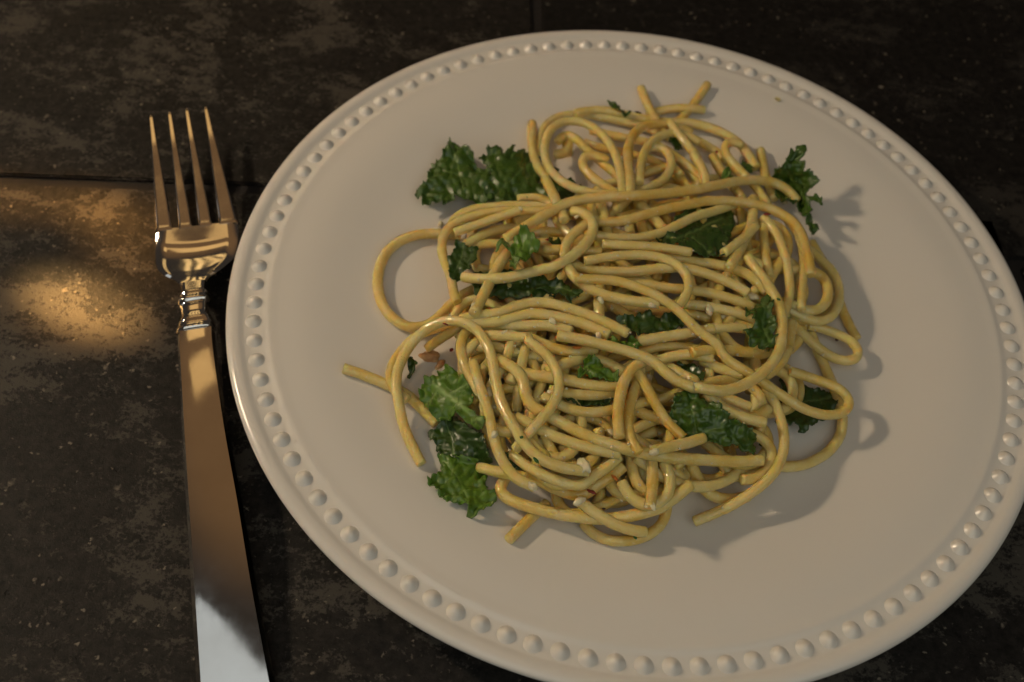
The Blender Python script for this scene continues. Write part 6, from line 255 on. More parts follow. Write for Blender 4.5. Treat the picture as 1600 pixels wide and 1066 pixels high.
('dark kale scrap right of the upright bend in the lower right',[1170.3,609.2,6,8],'1177.3,646.7 1191.4,623.2 1197.2,616.2 1197.2,630.2 1191.4,644.3',[],'350,-338,209 364,-336,208 378,-332,207 393,-329,205 407,-327,204 421,-325,203 350,-354,208 364,-352,208 378,-349,206 392,-346,205 406,-343,203 420,-341,203 349,-369,207 363,-367,207 378,-364,205 392,-361,204 406,-359,203 420,-357,202 349,-385,207 363,-382,205 377,-379,204 391,-377,203 405,-374,202 419,-372,201 348,-401,207 363,-398,204 377,-395,203 391,-392,201 405,-390,201 419,-388,200 348,-416,206 363,-412,203 377,-409,201 391,-407,200 404,-405,199 418,-403,199 349,-429,201 362,-427,201 377,-424,198 391,-421,198 404,-420,198 418,-418,198 348,-445,201 362,-443,201 375,-441,201 390,-436,196 404,-435,197 417,-433,197'),
]
CRUMBS=[["yellow cheese crumb on the bead border at the upper right",[0.05114,0.09974,0.02013],0.00132],["cheese crumb at the left end of the upper left strands",[-0.06708,0.02388,0.01434],0.00132],["cheese crumb on the end of the straight upper left strand",[-0.04074,0.02141,0.02925],0.00113],["cheese crumb under the longest strand",[-0.02214,0.01819,0.03201],0.00094],["cheese crumb below the centre sweeping strand",[-0.01314,-0.01691,0.03516],0.00151],["white cheese crumb beside the long diagonal strand",[0.00235,-0.01709,0.03548],0.00151],["white cheese crumb touching the thick cut end",[-0.01317,-0.03042,0.035],0.00151],["largest white cheese crumb, above the kale in the J hook",[0.03563,-0.00356,0.0285],0.00208],["round white crumb on the small lower centre kale piece",[-0.01019,-0.03784,0.02706],0.00104],["cheese crumb between the J hook strand and the upright bend",[0.00446,-0.03314,0.02106],0.0017],["pale crumb on the tip of the strand under the broad kale leaf",[0.00416,-0.06662,0.03363],0.0017],["cheese crumb on the left arch",[-0.04325,-0.05047,0.02906],0.0017],["cheese crumb lower down the left arch",[-0.04113,-0.05312,0.02552],0.00132],["cheese crumb beside the very dark kale leaf",[-0.04024,-0.06466,0.02994],0.00151],["cheese crumb on the lower left bowed strand",[-0.02813,-0.07837,0.02793],0.00189],["cheese crumb on the bottom rim strand",[-0.01497,-0.08053,0.02642],0.00208],["chunky garlic piece in the lower centre gap",[-0.01468,-0.07202,0.03124],0.00245],["cheese crumb on the lower left bend",[-0.02527,-0.04982,0.03159],0.00189],["crumb beside the short strand below the frilly sprig",[-0.05112,-0.02342,0.03374],0.00113],["cheese crumb at the foot of the upright bend",[-0.00733,-0.05896,0.02861],0.0017],["cheese crumb on the strands left of centre",[-0.04097,-0.03125,0.03227],0.00132],["cheese crumb on the rounded lump strand",[-0.02699,-0.02622,0.03412],0.0017],["translucent garlic crumb left of the J hook kale",[0.02668,-0.0114,0.02632],0.0017],["pale garlic crumb between strands right of centre",[0.02104,-0.01234,0.03044],0.0017],["browned garlic chunk inside the left arch",[-0.06305,-0.03015,0.01342],0.00302],["smaller browned garlic piece inside the left arch",[-0.05944,-0.03245,0.01294],0.00226],["crumb near the rounded end on the right shoulder",[0.05863,0.04797,0.01423],0.00113],["garlic crumb down in the gap right of the upright bend",[0.00229,-0.05264,0.02428],0.00151],["crumb where the short upright strand meets the bottom rim",[0.00493,-0.08127,0.02973],0.00132],["cheese crumb on the right shoulder strand",[0.05253,0.05235,0.01434],0.00132],["tiny crumb on the sweeping strand at the centre",[-0.0197,-0.01042,0.03732],0.00113],["small crumb near the orange flake",[-0.0204,-0.03492,0.03238],0.00075]]
FLAKES=[["thin red pepper flake on the left arch strand",[-0.0587,-0.02922,0.03053],0.00132,0.0003,"red"],["orange pepper flake left of centre",[-0.01911,-0.03416,0.03311],0.00189,0.00066,"orange"],["orange pepper flake at the lower centre gap",[-0.00562,-0.07247,0.0272],0.00151,0.00075,"orange"],["dark red pepper flake near the bottom",[-0.01161,-0.07692,0.02581],0.00189,0.00075,"red"],["dark red pepper flake under the right shoulder strand",[0.04171,0.0328,0.028],0.0017,0.00075,"red"],["dark round pepper flake on the far right loop",[0.06525,-0.00819,0.0172],0.00075,0.00075,"dark"],["dark pepper flake at the very back of the mound",[-0.00168,0.08411,0.01976],0.0017,0.00066,"dark"],["dark red pepper flake under the teardrop loop",[-0.03028,0.01009,0.02864],0.00151,0.00075,"red"],["red pepper flake beside the browned garlic",[-0.05665,-0.02912,0.0172],0.00075,0.00094,"red"],["red pepper flake by the hooked strand at the back",[0.02682,0.06652,0.02135],0.00094,0.00075,"red"],["green herb fleck on the cut end at the lower left centre",[-0.03271,-0.0671,0.03421],0.00075,0.00057,"green"],["green herb fleck on the lowest curve",[0.00189,-0.08586,0.01886],0.00094,0.00057,"green"],["green herb fleck on the big J hook",[0.04229,-0.00678,0.03256],0.00094,0.00057,"green"],["tiny dark fleck above the bottom rim strand",[-0.00766,-0.07994,0.02237],0.00075,0.00038,"dark"],["green herb smear on the lower left strand",[-0.02811,-0.07369,0.03412],0.0017,0.00057,"green"]]
GRAINS='30.0,-122.0,363.7 -214.2,-267.7,340.4 -9.5,-129.4,260.5 -177.0,-125.6,377.5 -391.2,-230.5,341.1 78.5,-115.4,200.2 194.4,-209.1,332.0 -44.2,-757.7,240.2 65.8,-147.1,373.1 -121.6,-490.9,307.3 513.1,-75.0,245.7 -132.5,-649.0,323.6 -339.7,-250.4,329.6 184.1,-438.2,268.0 -42.5,-515.4,295.7 12.0,-505.9,275.9 -231.2,60.3,333.5 -64.2,-241.5,251.8 320.7,-498.8,307.4 -16.9,-677.1,341.2 -157.3,-3.0,351.1 98.7,-452.5,271.4 -155.0,-35.9,323.9 124.5,-432.0,292.7 -541.5,-371.0,283.6 -330.7,-595.3,317.7 129.6,-646.1,295.0 2.8,-113.4,367.5 419.3,267.3,262.6 8.8,64.4,357.9 345.6,-195.6,252.3 408.1,-468.9,274.1 143.7,-632.7,284.5 19.0,-48.4,302.3 -330.2,-68.2,340.1 349.1,363.9,272.5 -258.0,-239.3,344.8 -10.5,-497.5,323.7 -63.0,-690.5,298.4 151.3,-309.2,254.8 -158.9,-380.8,257.6 -126.2,-534.6,229.3 -300.6,-372.3,297.5 -101.4,-488.3,306.1 355.9,-692.0,240.6 -241.4,-529.1,346.5 -382.7,-20.5,272.2 -63.3,-542.9,351.5 551.9,-84.6,228.9 160.2,-267.8,226.8 429.8,-463.9,276.3 333.8,170.0,305.3 -148.9,-23.7,324.7 361.2,-439.4,266.9 68.9,26.3,247.9 -329.6,-514.2,330.4 712.4,11.5,154.2 -264.8,142.9,276.5 -438.2,-536.7,320.1 162.3,-289.1,333.8 8.1,-375.8,375.0 -59.7,270.8,335.7 -207.0,-363.4,315.2 -315.8,-193.3,347.4 -321.6,-232.9,329.9 169.4,-119.8,308.9 -108.6,-572.1,298.4 -213.1,-370.2,312.2 217.8,-325.9,324.8 -104.0,-559.7,286.4 -87.5,-142.5,278.3 -26.5,-557.8,335.1 -238.7,-475.0,340.4 -51.5,-767.8,216.9 -241.5,-658.7,291.5 -287.2,28.8,306.2 -313.3,145.6,274.1 -30.2,-654.4,341.2 -27.8,-520.4,331.3 385.1,-345.5,329.7 -19.0,-166.0,269.0 -68.6,-673.8,314.7 -110.9,-8.9,318.0 11.0,-134.8,373.1 -129.6,-327.6,313.8 -123.8,-271.3,350.1 -321.2,-283.0,327.6 -707.0,-233.9,167.7 -382.4,-700.2,292.0 -46.1,-297.6,371.4 -359.3,-505.9,284.6 -159.6,-282.4,338.4 106.0,-508.1,281.5 -427.0,-122.6,323.1 -114.1,-133.7,351.0 436.5,-278.5,271.7 -392.0,-23.9,268.4 -126.1,-347.3,299.9 65.6,-285.0,333.2 629.2,44.6,243.3 147.2,-291.7,256.8 99.5,175.6,305.1 436.4,-190.9,315.1 -85.7,11.3,351.1 -272.4,-528.5,322.4 218.6,-475.7,242.9 267.2,-492.7,303.0 -63.5,-597.4,339.2 87.7,-263.0,336.6 137.3,-676.0,278.9 -6.9,-128.0,260.8 -91.7,-665.8,240.7 268.0,29.4,335.0 354.9,-406.9,279.1 -230.8,-401.4,319.5 -544.3,-71.3,190.1 482.7,138.0,280.6 474.4,-165.0,265.8 203.8,-294.7,332.7 -37.1,131.1,320.3 -450.0,-411.5,204.9 -309.7,369.9,267.8 -252.5,-613.6,311.2 -185.5,-558.4,190.8 -450.0,251.1,184.5 -70.8,-578.5,281.4 6.6,-464.7,289.8 -194.5,-385.0,252.8 -222.1,-231.0,342.7 -243.3,70.0,334.7 204.4,14.2,254.2 142.2,-407.2,328.0 -246.2,-674.9,288.3 143.3,-76.9,351.0 362.1,-1.7,311.7 -364.7,-775.5,193.1 -377.6,-430.8,333.5 343.8,-276.5,298.5 -93.9,-305.1,257.4 162.9,20.2,324.1 106.6,-448.2,269.0 647.8,-11.7,220.8 -317.1,-563.6,279.5 -181.8,-381.7,256.4 -20.6,-646.9,254.3 -266.2,-269.3,271.1 374.0,1.6,325.3 -311.3,161.1,269.9 -393.4,-581.3,327.9 -216.7,-825.9,218.8 34.4,-266.0,338.4 -233.9,-261.6,342.5 226.5,-467.0,323.5 306.7,-515.1,295.4 -124.1,487.4,276.9 20.7,-526.1,263.3 -27.0,-490.4,318.7 -224.3,-222.0,356.6 -307.6,-752.8,272.0 -43.9,-153.8,355.0 -462.1,-303.0,310.1 342.1,-385.0,280.9 -248.2,-763.6,268.6 151.8,-641.1,291.8 79.7,-544.9,315.7 23.2,-863.6,185.5 55.3,-537.4,312.0 -105.9,-654.4,330.2 290.2,-287.6,311.8 241.4,188.5,255.8 -450.6,-408.7,325.4 -413.4,-113.3,279.1 -54.0,-494.0,356.9 -358.7,-624.1,336.4 94.8,-177.0,370.3 -318.5,-204.7,346.7 51.7,-281.2,331.9 -75.6,-662.4,332.1 -296.2,-185.9,339.3 -202.2,-697.7,303.3 169.7,-122.8,306.9 176.3,-466.1,233.6 -22.0,-315.0,341.9 -359.3,-619.0,336.1 -530.1,-302.3,326.0 -51.9,184.2,303.2 -534.0,227.6,247.4 97.1,-261.1,300.6 -432.5,-266.2,334.8 -115.9,-289.9,355.0 148.6,-438.2,363.2 116.9,-635.3,316.7 298.6,-487.7,306.3 -397.9,-620.6,291.0 -30.6,-777.7,240.2 -51.2,-505.7,353.8 29.3,-817.3,298.9 -24.7,-171.1,272.0 0.0,-169.1,357.9 -14.5,-204.3,185.1 28.3,-848.7,217.9 -194.4,-341.9,324.0 -124.7,-537.6,312.8 -438.6,-113.7,325.9 -81.0,-483.0,300.6 -103.1,-155.8,350.2 -310.5,-501.6,298.7 327.3,-378.0,339.6 -21.9,-456.3,324.4 -356.4,-247.9,332.7 -144.6,-378.0,255.3 -103.2,175.5,288.8 261.2,-744.9,204.2 -147.8,-459.1,325.2 -187.4,-734.6,321.9 -54.8,-130.2,271.4 -104.5,-602.0,305.3 -335.7,-225.3,337.2 302.7,-423.2,270.4 -69.2,-681.3,307.9 -353.1,-338.2,341.6 -341.6,-680.1,298.0 -219.5,-263.3,334.4 89.0,24.4,343.1 -0.3,-518.3,243.9 -240.2,-524.9,349.4 -176.0,-744.8,321.1 33.8,-643.3,326.3 247.8,63.2,275.5 -270.8,-725.0,282.3 -355.1,-679.0,276.9 -127.8,-550.9,284.0 130.1,-521.9,287.5 152.7,71.5,347.3 10.0,-284.4,293.9 24.3,-673.7,277.3 -174.2,-102.7,369.8 -294.9,-237.6,330.3 133.0,4.4,342.0 255.7,-354.9,306.4 -171.2,161.2,347.2 2.6,-506.3,279.3 284.7,76.6,321.1 -154.6,805.8,178.4 133.7,-65.6,344.1 -40.7,-292.5,370.0 183.0,-129.7,269.3 -291.2,-521.8,324.3 338.2,-115.3,292.0 310.6,-352.2,328.3 -194.2,-775.8,250.3 -284.8,-664.0,308.5 -211.5,-482.1,321.2 -460.6,-34.0,292.2 229.5,-323.0,305.9 -77.9,-175.9,352.2 42.2,252.6,312.7 -402.0,-294.8,312.7 -336.2,-64.0,286.1 -105.4,-288.9,353.0 -109.6,-806.3,250.2 215.7,-646.8,275.5 -98.5,-157.9,355.9 -502.9,-266.0,346.4 204.4,57.5,312.5 56.6,-7.6,330.6 155.0,-246.1,331.6 -25.3,-148.8,271.9 -235.5,-359.9,321.8 -492.1,-307.3,333.0 167.4,-274.1,361.1 -277.1,208.5,311.8 40.4,-525.8,262.8 96.3,-360.1,299.1 -101.2,-285.6,352.7 146.6,682.0,247.0 -103.5,-289.6,353.9 40.2,-713.0,289.9 60.8,521.5,236.0 -168.6,-366.0,278.9 -50.7,191.1,310.9 15.8,-303.1,339.6 576.2,-71.9,195.2 -10.7,231.5,222.9 352.4,321.8,238.6 -13.2,-383.9,373.0 -350.4,-643.8,326.6 -507.5,-113.9,309.0 -88.5,-131.1,277.6 75.1,-540.6,225.7 -175.0,-142.4,339.1 -236.8,-226.4,353.0 143.2,-237.7,370.0 34.1,-274.7,337.7 -296.4,-635.4,336.8 -373.4,-346.5,309.9 399.0,266.6,211.5 -120.1,300.6,320.6 -261.3,238.0,322.6 -189.5,-91.9,269.5 -19.7,-783.3,274.6 13.4,-492.2,276.5 -101.8,-255.9,360.3 -27.3,-764.8,208.9 45.4,-140.7,374.6 428.6,-24.3,245.0 -285.2,165.2,267.2 -359.7,-257.9,313.8 543.5,-68.8,210.2 -391.8,-94.1,267.5 -171.4,401.9,264.5 -36.9,-544.1,328.0 19.5,-488.8,302.9 -507.3,-423.8,294.8 -69.1,-512.0,350.1 -28.7,-144.3,350.1 -26.8,-380.4,354.2 -117.1,473.7,265.4 129.6,-361.3,303.9 -183.9,-355.9,329.5 266.3,17.4,308.8 197.8,-470.6,255.0 15.2,-734.6,264.9 -260.0,-643.8,317.5 -367.0,-79.8,332.0 -365.5,-478.1,284.3 -344.2,-359.7,311.8 463.7,-280.3,270.7 395.0,-417.9,291.7 591.1,-170.1,201.0'
FORK={"body":[[[-0.16282,0.01209,0.0072],[-0.13677,0.02014,0.0072]],[[-0.16201,0.00831,0.0064],[-0.1357,0.01574,0.0064]],[[-0.16135,0.00582,0.0061],[-0.13505,0.01291,0.0061]],[[-0.16037,0.0025,0.0062],[-0.13452,0.00947,0.0062]],[[-0.15912,-0.00107,0.0067],[-0.13443,0.00539,0.0067]],[[-0.15689,-0.00466,0.0078],[-0.1356,0.00124,0.0078]],[[-0.1538,-0.00727,0.0089],[-0.13736,-0.00294,0.0089]],[[-0.14961,-0.00952,0.0098],[-0.13909,-0.00637,0.0098]],[[-0.14724,-0.01136,0.0102],[-0.13949,-0.00862,0.0102]]],"neck":[[[-0.14724,-0.01136,0.0102],[-0.13949,-0.00862,0.0102]],[[-0.14589,-0.01495,0.011],[-0.13849,-0.0123,0.011]],[[-0.14564,-0.01739,0.0115],[-0.13721,-0.01408,0.0115]]],"hand":[[[-0.14215,-0.03178,0.0121],[-0.13155,-0.02805,0.0121]],[[-0.13945,-0.0406,0.0124],[-0.12856,-0.03717,0.0124]],[[-0.13123,-0.06654,0.0119],[-0.11888,-0.06228,0.0119]],[[-0.12358,-0.09088,0.0103],[-0.10903,-0.08584,0.0103]],[[-0.11694,-0.11253,0.0077],[-0.10051,-0.10724,0.0077]],[[-0.1104,-0.13439,0.0042],[-0.09151,-0.12865,0.0042]]],"collar":[[[-0.14599,-0.01497,0.011],[-0.13829,-0.01227,0.011]],[[-0.14596,-0.01632,0.0114],[-0.13728,-0.01349,0.0114]],[[-0.14557,-0.01764,0.0115],[-0.13698,-0.01457,0.0115]],[[-0.14561,-0.01961,0.0117],[-0.13585,-0.01639,0.0117]],[[-0.14471,-0.02069,0.0116],[-0.13599,-0.0175,0.0116]],[[-0.14387,-0.02219,0.0117],[-0.1359,-0.01899,0.0117]],[[-0.14299,-0.02493,0.0118],[-0.13506,-0.02176,0.0118]],[[-0.14287,-0.02708,0.012],[-0.13359,-0.02374,0.012]],[[-0.14291,-0.02941,0.0121],[-0.13207,-0.02561,0.0121]],[[-0.14277,-0.03137,0.0121],[-0.13148,-0.02754,0.0121]],[[-0.14212,-0.0319,0.0121],[-0.13152,-0.02817,0.0121]]],"collar_t":[0.0026,0.0037,0.0031,0.0043,0.0032,0.0034,0.0035,0.0043,0.0034,0.005,0.0036],"tines":[[[-0.17701,0.05968,0.0135],[-0.16272,0.01211,0.0072],[-0.15739,0.01378,0.0072]],[[-0.17102,0.06236,0.0135],[-0.15557,0.01435,0.0072],[-0.15111,0.01576,0.0072]],[[-0.16543,0.06498,0.0135],[-0.14928,0.01633,0.0072],[-0.1448,0.01774,0.0072]],[[-0.15906,0.06706,0.0135],[-0.14285,0.01833,0.0072],[-0.13677,0.02014,0.0072]]]}
JOINT={"l0":[-0.2267,0.0339],"l1":[-0.1368,0.0433],"r0":[0.1359,0.0612],"r1":[0.1468,0.0614],"v":[-0.0447,0.1689],"w":[-0.044,0.1604],"pl":[-0.1828,-0.015],"pa":[-0.1836,0.0248],"pb":[-0.1745,0.0027],"pd":[-0.2201,0.0253]}
GLINTS=[[-0.1958,0.0254,0.0069,171],[-0.1857,0.0245,0.0084,209],[-0.1753,0.0147,0.0087,171],[-0.1692,0.0021,0.009,114],[-0.1701,-0.0078,0.0065,57],[-0.1818,-0.0149,0.0051,798],[-0.1762,-0.0189,0.0064,228],[-0.1855,-0.0228,0.0064,114],[-0.2218,0.0256,0.0068,209],[-0.1758,0.0291,0.0099,57],[-0.2155,0.0411,0.0075,15]]

# ------------------------------------------------------------------ camera
sc = bpy.context.scene
COL = sc.collection
cd = bpy.data.cameras.new("camera"); cam = bpy.data.objects.new("camera", cd); COL.objects.link(cam)
C0, FW, RI, UP = [Vector(v) for v in CAM]
m = Matrix((RI, UP, -FW)).transposed().to_4x4(); m.translation = C0
cam.matrix_world = m
cd.sensor_width = 22.3; cd.lens = 1650 / 1600 * 22.3
cd.clip_start = 0.01; cd.clip_end = 50
cd.dof.use_dof = True; cd.dof.focus_distance = 0.300; cd.dof.aperture_fstop = 7.5
sc.camera = cam
# ------------------------------------------------------------------ light
sc.view_settings.view_transform = 'Standard'; sc.view_settings.look = 'None'
sc.view_settings.exposure = 0; sc.view_settings.gamma = 1
w = bpy.data.worlds.new("World"); sc.world = w; w.use_nodes = True
wn = w.node_tree.nodes; wl = w.node_tree.links
bg = wn['Background']; bg.inputs[1].default_value = 1.0
tc = wn.new('ShaderNodeTexCoord')
def lobe(axis, lo, hi, col, prev=None):
    """a soft round region of the surroundings, by direction"""
    d = wn.new('ShaderNodeVectorMath'); d.operation = 'DOT_PRODUCT'; wl.new(tc.outputs['Generated'], d.inputs[0]); d.inputs[1].default_value = Vector(axis).normalized()
    r = wn.new('ShaderNodeMapRange'); r.interpolation_type = 'SMOOTHSTEP'; wl.new(d.outputs['Value'], r.inputs[0])
    r.inputs[1].default_value = math.cos(math.radians(hi)); r.inputs[2].default_value = math.cos(math.radians(lo))
    mx = wn.new('ShaderNodeMix'); mx.data_type = 'RGBA'; wl.new(r.outputs[0], mx.inputs[0]); mx.inputs[7].default_value = (*col, 1)
    if prev is None: mx.inputs[6].default_value = (.040, .033, .027, 1)
    else: wl.new(prev, mx.inputs[6])
    return mx.outputs[2]
wc = lobe((-.12, .50, .86), 12, 27, (.185, .103, .046))
wl.new(wc, bg.inputs[0])

def area(name, loc, aim, size, power, col, sizey=None, spread=None):
    l = bpy.data.lights.new(name, 'AREA'); l.size = size; l.energy = power; l.color = col
    if sizey: l.shape = 'RECTANGLE'; l.size_y = sizey
    if spread: l.spread = spread
    o = bpy.data.objects.new(name, l); COL.objects.link(o)
    o.location = loc; o.rotation_euler = (Vector(aim) - Vector(loc)).to_track_quat('-Z', 'Y').to_euler()
    return o
key = area("low_sun_lamp", (-.60, .10, .44), (0, 0, .02), 0.055, 2.0, (1, .78, .53))
win = area("window_light", (.13, -.48, .50), (0, -.05, 0), 0.80, 1.10, (.95, .98, .90), 0.55)
top = area("handle_reflection_fill", (-.22, -.28, .90), (-.2, -.2, 0), 0.36, .26, (.90, .98, 1.0), 0.36)  # added panel out of view, whitens the reflection at the handle's end
amber = area("fork_gold_fill", (-.187, .069, .205), (-.15, .01, 0), 0.048, .0023, (1, .62, .22), 0.026)  # added light, placed so the band below the tines reflects gold
amber2 = area("fork_gold_fill", (-.285, .262, .35), (-.14, -.02, 0), 0.07, .010, (1, .62, .22), 0.06)  # another added light, puts the gold reflection on the collar
side = area("fork_edge_fill", (-.95, .13, .24), (-.1, -.05, .01), 0.30, .20, (.90, .97, 1.0), 0.34)  # added at the left for a pale highlight along the handle edge
for i_ in range(4):                      # added unseen strips, there only to reflect as gold bars in the fork bowl
    az_ = math.radians(-22.0 - 2.3 * i_)
    area("bowl_stripe_fill", (-.15 + .9 * math.sin(az_), .01 + .9 * math.cos(az_), .36), (-.15, .01, .005), 0.018, .036, (1, .64, .24), 0.44)

def spot(name, target, frm, deg, power, col, blend=1.0, rad=.01):
    l = bpy.data.lights.new(name, 'SPOT'); l.energy = power; l.color = col; l.spot_size = math.radians(deg)
    l.spot_blend = blend; l.shadow_soft_size = rad
    o = bpy.data.objects.new(name, l); COL.objects.link(o); o.location = frm
    o.rotation_euler = (Vector(target) - Vector(frm)).to_track_quat('-Z', 'Y').to_euler(); return o
# added spots that lay amber light patches on the tiles (drawn positions in metres on the tabletop)
SF = Vector((-.95, .25, .50))
for gx, gy, rad_, pw in GLINTS:
    d_ = (Vector((gx, gy, 0)) - SF).length
    spot("added_glint_spot", (gx, gy, 0), SF, math.degrees(2 * math.atan(rad_ / d_)), pw, (1, .48, .12) if pw < 500 else (1, .58, .20))


# ------------------------------------------------------------------ helpers
def tag(o, label=None, cat=None, group=None, kind=None):
    if label: o['label'] = label
    if cat: o['category'] = cat
    if group: o['group'] = group
    if kind: o['kind'] = kind
    return o
def mobj(name, verts, faces, mat, parent=None, smooth=True, edges=()):
    me = bpy.data.meshes.new(name); me.from_pydata([tuple(v) for v in verts], list(edges), faces); me.update()
    if smooth: me.polygons.foreach_set('use_smooth', [True] * len(me.polygons))
    if mat: me.materials.append(mat)
    o = bpy.data.objects.new(name, me); COL.objects.link(o)
    if parent: o.parent = parent
    return o
def empty(name, loc):
    o = bpy.data.objects.new(name, None); COL.objects.link(o); o.location = loc; o.empty_display_size = .01
    return o
class NT:
    def __init__(s, name):
        s.m = bpy.data.materials.new(name); s.m.use_nodes = True
        s.n = s.m.node_tree.nodes; s.l = s.m.node_tree.links; s.b = s.n['Principled BSDF']
        s.tc = s.n.new('ShaderNodeTexCoord')
        g = s.n.new('ShaderNodeNewGeometry'); s.pos = g.outputs['Position']
    def noise(s, scale, detail=4, rough=.55, vec=None, dist=0):
        t = s.n.new('ShaderNodeTexNoise'); t.inputs['Scale'].default_value = scale
        t.inputs['Detail'].default_value = detail; t.inputs['Roughness'].default_value = rough
        t.inputs['Distortion'].default_value = dist
        s.l.new(vec or s.pos, t.inputs['Vector']); return t.outputs['Fac']
    def ramp(s, f, *st):
        r = s.n.new('ShaderNodeValToRGB'); s.l.new(f, r.inputs[0]); el = r.color_ramp.elements
        while len(el) < len(st): el.new(.5)
        for e, (p, c) in zip(el, st):
            e.position = p; e.color = (*c, 1) if isinstance(c, tuple) else (c, c, c, 1)
        return r.outputs[0]
    def mix(s, f, a, b, mode='MIX'):
        x = s.n.new('ShaderNodeMix'); x.data_type = 'RGBA'; x.blend_type = mode
        for i, v in ((0, f), (6, a), (7, b)):
            if hasattr(v, 'links'): s.l.new(v, x.inputs[i])
            elif i == 0: x.inputs[0].default_value = v
            else: x.inputs[i].default_value = (*v, 1)
        return x.outputs[2]
    def math(s, op, a, b=0.):
        x = s.n.new('ShaderNodeMath'); x.operation = op
        for i, v in ((0, a), (1, b)):
            if hasattr(v, 'links'): s.l.new(v, x.inputs[i])
            else: x.inputs[i].default_value = v
        return x.outputs[0]
    def bump(s, h, dist, strength=1.0, prev=None):
        x = s.n.new('ShaderNodeBump'); x.inputs['Distance'].default_value = dist; x.inputs['Strength'].default_value = strength
        s.l.new(h, x.inputs['Height'])
        if prev: s.l.new(prev, x.inputs['Normal'])
        return x.outputs[0]
    def set(s, **k):
        for a, v in k.items():
            i = s.b.inputs[a.replace('_', ' ')]
            if hasattr(v, 'links'): s.l.new(v, i)
            else: i.default_value = v
        return s.m

# ------------------------------------------------------------------ materials
def slate(name, dark, beige, amount):
    t = NT(name)
    mp = t.n.new('ShaderNodeMapping'); mp.inputs['Scale'].default_value = (.75, 1.1, 1); mp.inputs['Rotation'].default_value = (0, 0, .5); t.l.new(t.pos, mp.inputs[0])
    cloud = t.noise(26, 3, .55, vec=mp.outputs[0], dist=.8); blot = t.noise(165, 7, .74, vec=mp.outputs[0], dist=.25)
    fine = t.noise(750, 3, .65); grit = t.noise(2200, 2, .6)
    reg = t.ramp(cloud, (.38, 0.), (.66, 1.))
    m1 = t.math('ADD', t.math('MULTIPLY', t.math('SUBTRACT', blot, .5), 1.5), t.math('MULTIPLY', t.math('SUBTRACT', fine, .5), .75))
    m1 = t.math('ADD', m1, t.math('MULTIPLY', t.math('SUBTRACT', reg, .55), .42))
    mask = t.ramp(t.math('ADD', m1, .5), (.50 - amount, 0.), (.66 - amount, 1.))
    d2 = t.mix(t.ramp(t.noise(300, 5, .7), (.36, 0.), (.64, 1.)), tuple(x * .35 for x in dark), tuple(x * 1.7 for x in dark))
    c = t.mix(mask, d2, beige)
    def dots(scale, r0, r1, reg_scale, lo, hi):
        v = t.n.new('ShaderNodeTexVoronoi'); v.inputs['Scale'].default_value = scale
        w_ = t.n.new('ShaderNodeVectorMath'); w_.operation = 'ADD'
        nz = t.n.new('ShaderNodeTexNoise'); nz.inputs['Scale'].default_value = 900; t.l.new(t.pos, nz.inputs['Vector'])
        sc_ = t.n.new('ShaderNodeVectorMath'); sc_.operation = 'SCALE'; sc_.inputs['Scale'].default_value = .0022; t.l.new(nz.outputs['Color'], sc_.inputs[0])
        t.l.new(t.pos, w_.inputs[0]); t.l.new(sc_.outputs[0], w_.inputs[1]); t.l.new(w_.outputs[0], v.inputs['Vector'])
        return t.math('MULTIPLY', t.ramp(v.outputs['Distance'], (r0, 1.), (r1, 0.)), t.ramp(t.noise(reg_scale, 2), (lo, 0.), (hi, 1.)))
    light = dots(420, .14, .30, 240, .56, .66)
    c = t.mix(t.math('MULTIPLY', light, .75), c, (.24, .205, .155))
    big = dots(130, .10, .19, 120, .62, .68)
    c = t.mix(t.math('MULTIPLY', big, .7), c, (.22, .185, .14))
    pit = dots(250, .10, .24, 110, .54, .62)
    c = t.mix(t.math('MULTIPLY', pit, .75), c, (.006, .005, .004))
    h = t.math('ADD', t.math('MULTIPLY', fine, .6), t.math('MULTIPLY', grit, .3))
    h = t.math('SUBTRACT', h, t.math('MULTIPLY', pit, .8)); h = t.math('ADD', h, t.math('MULTIPLY', mask, .3))
    t.set(Base_Color=c, Roughness=t.ramp(blot, (.3, .50), (.7, .70)), Specular_IOR_Level=.22, Normal=t.bump(h, .00025, .8))
    return t.m
MAT = {}
MAT['tile'] = slate("slate_tile", (.0125, .0105, .0086), (.060, .052, .041), .0)
MAT['tile_dark'] = slate("slate_tile_dark", (.0075, .0065, .0055), (.028, .0245, .020), -.04)
t = NT("joint_filler"); MAT['joint'] = t.set(Base_Color=t.ramp(t.noise(900, 3), (.3, (.006, .004, .003)), (.7, (.012, .008, .006))), Roughness=.85)
t = NT("stoneware_glaze")
gl = t.noise(35, 3)
MAT['plate'] = t.set(Base_Color=t.ramp(gl, (.3, (.755, .705, .63)), (.7, (.77, .716, .637))), Roughness=t.ramp(t.noise(60, 3), (.3, .17), (.7, .22)),
    Specular_IOR_Level=.5, Normal=t.bump(t.noise(90, 1), .00008, .4), Subsurface_Weight=.08, Subsurface_Radius=(.002, .0016, .0012), Subsurface_Scale=1.0)
t = NT("polished_steel")
tm = t.n.new('ShaderNodeMapping'); tm.inputs['Scale'].default_value = (600, 60, 600); t.l.new(t.pos, tm.inputs[0])
MAT['steel'] = t.set(Base_Color=t.ramp(t.noise(45, 4), (.3, (.60, .565, .52)), (.7, (.70, .67, .63))), Metallic=1., Roughness=t.ramp(t.noise(160, 5, .65), (.35, .055), (.7, .11)),
    Normal=t.bump(t.noise(1, 3, vec=tm.outputs[0]), .00001, .5))
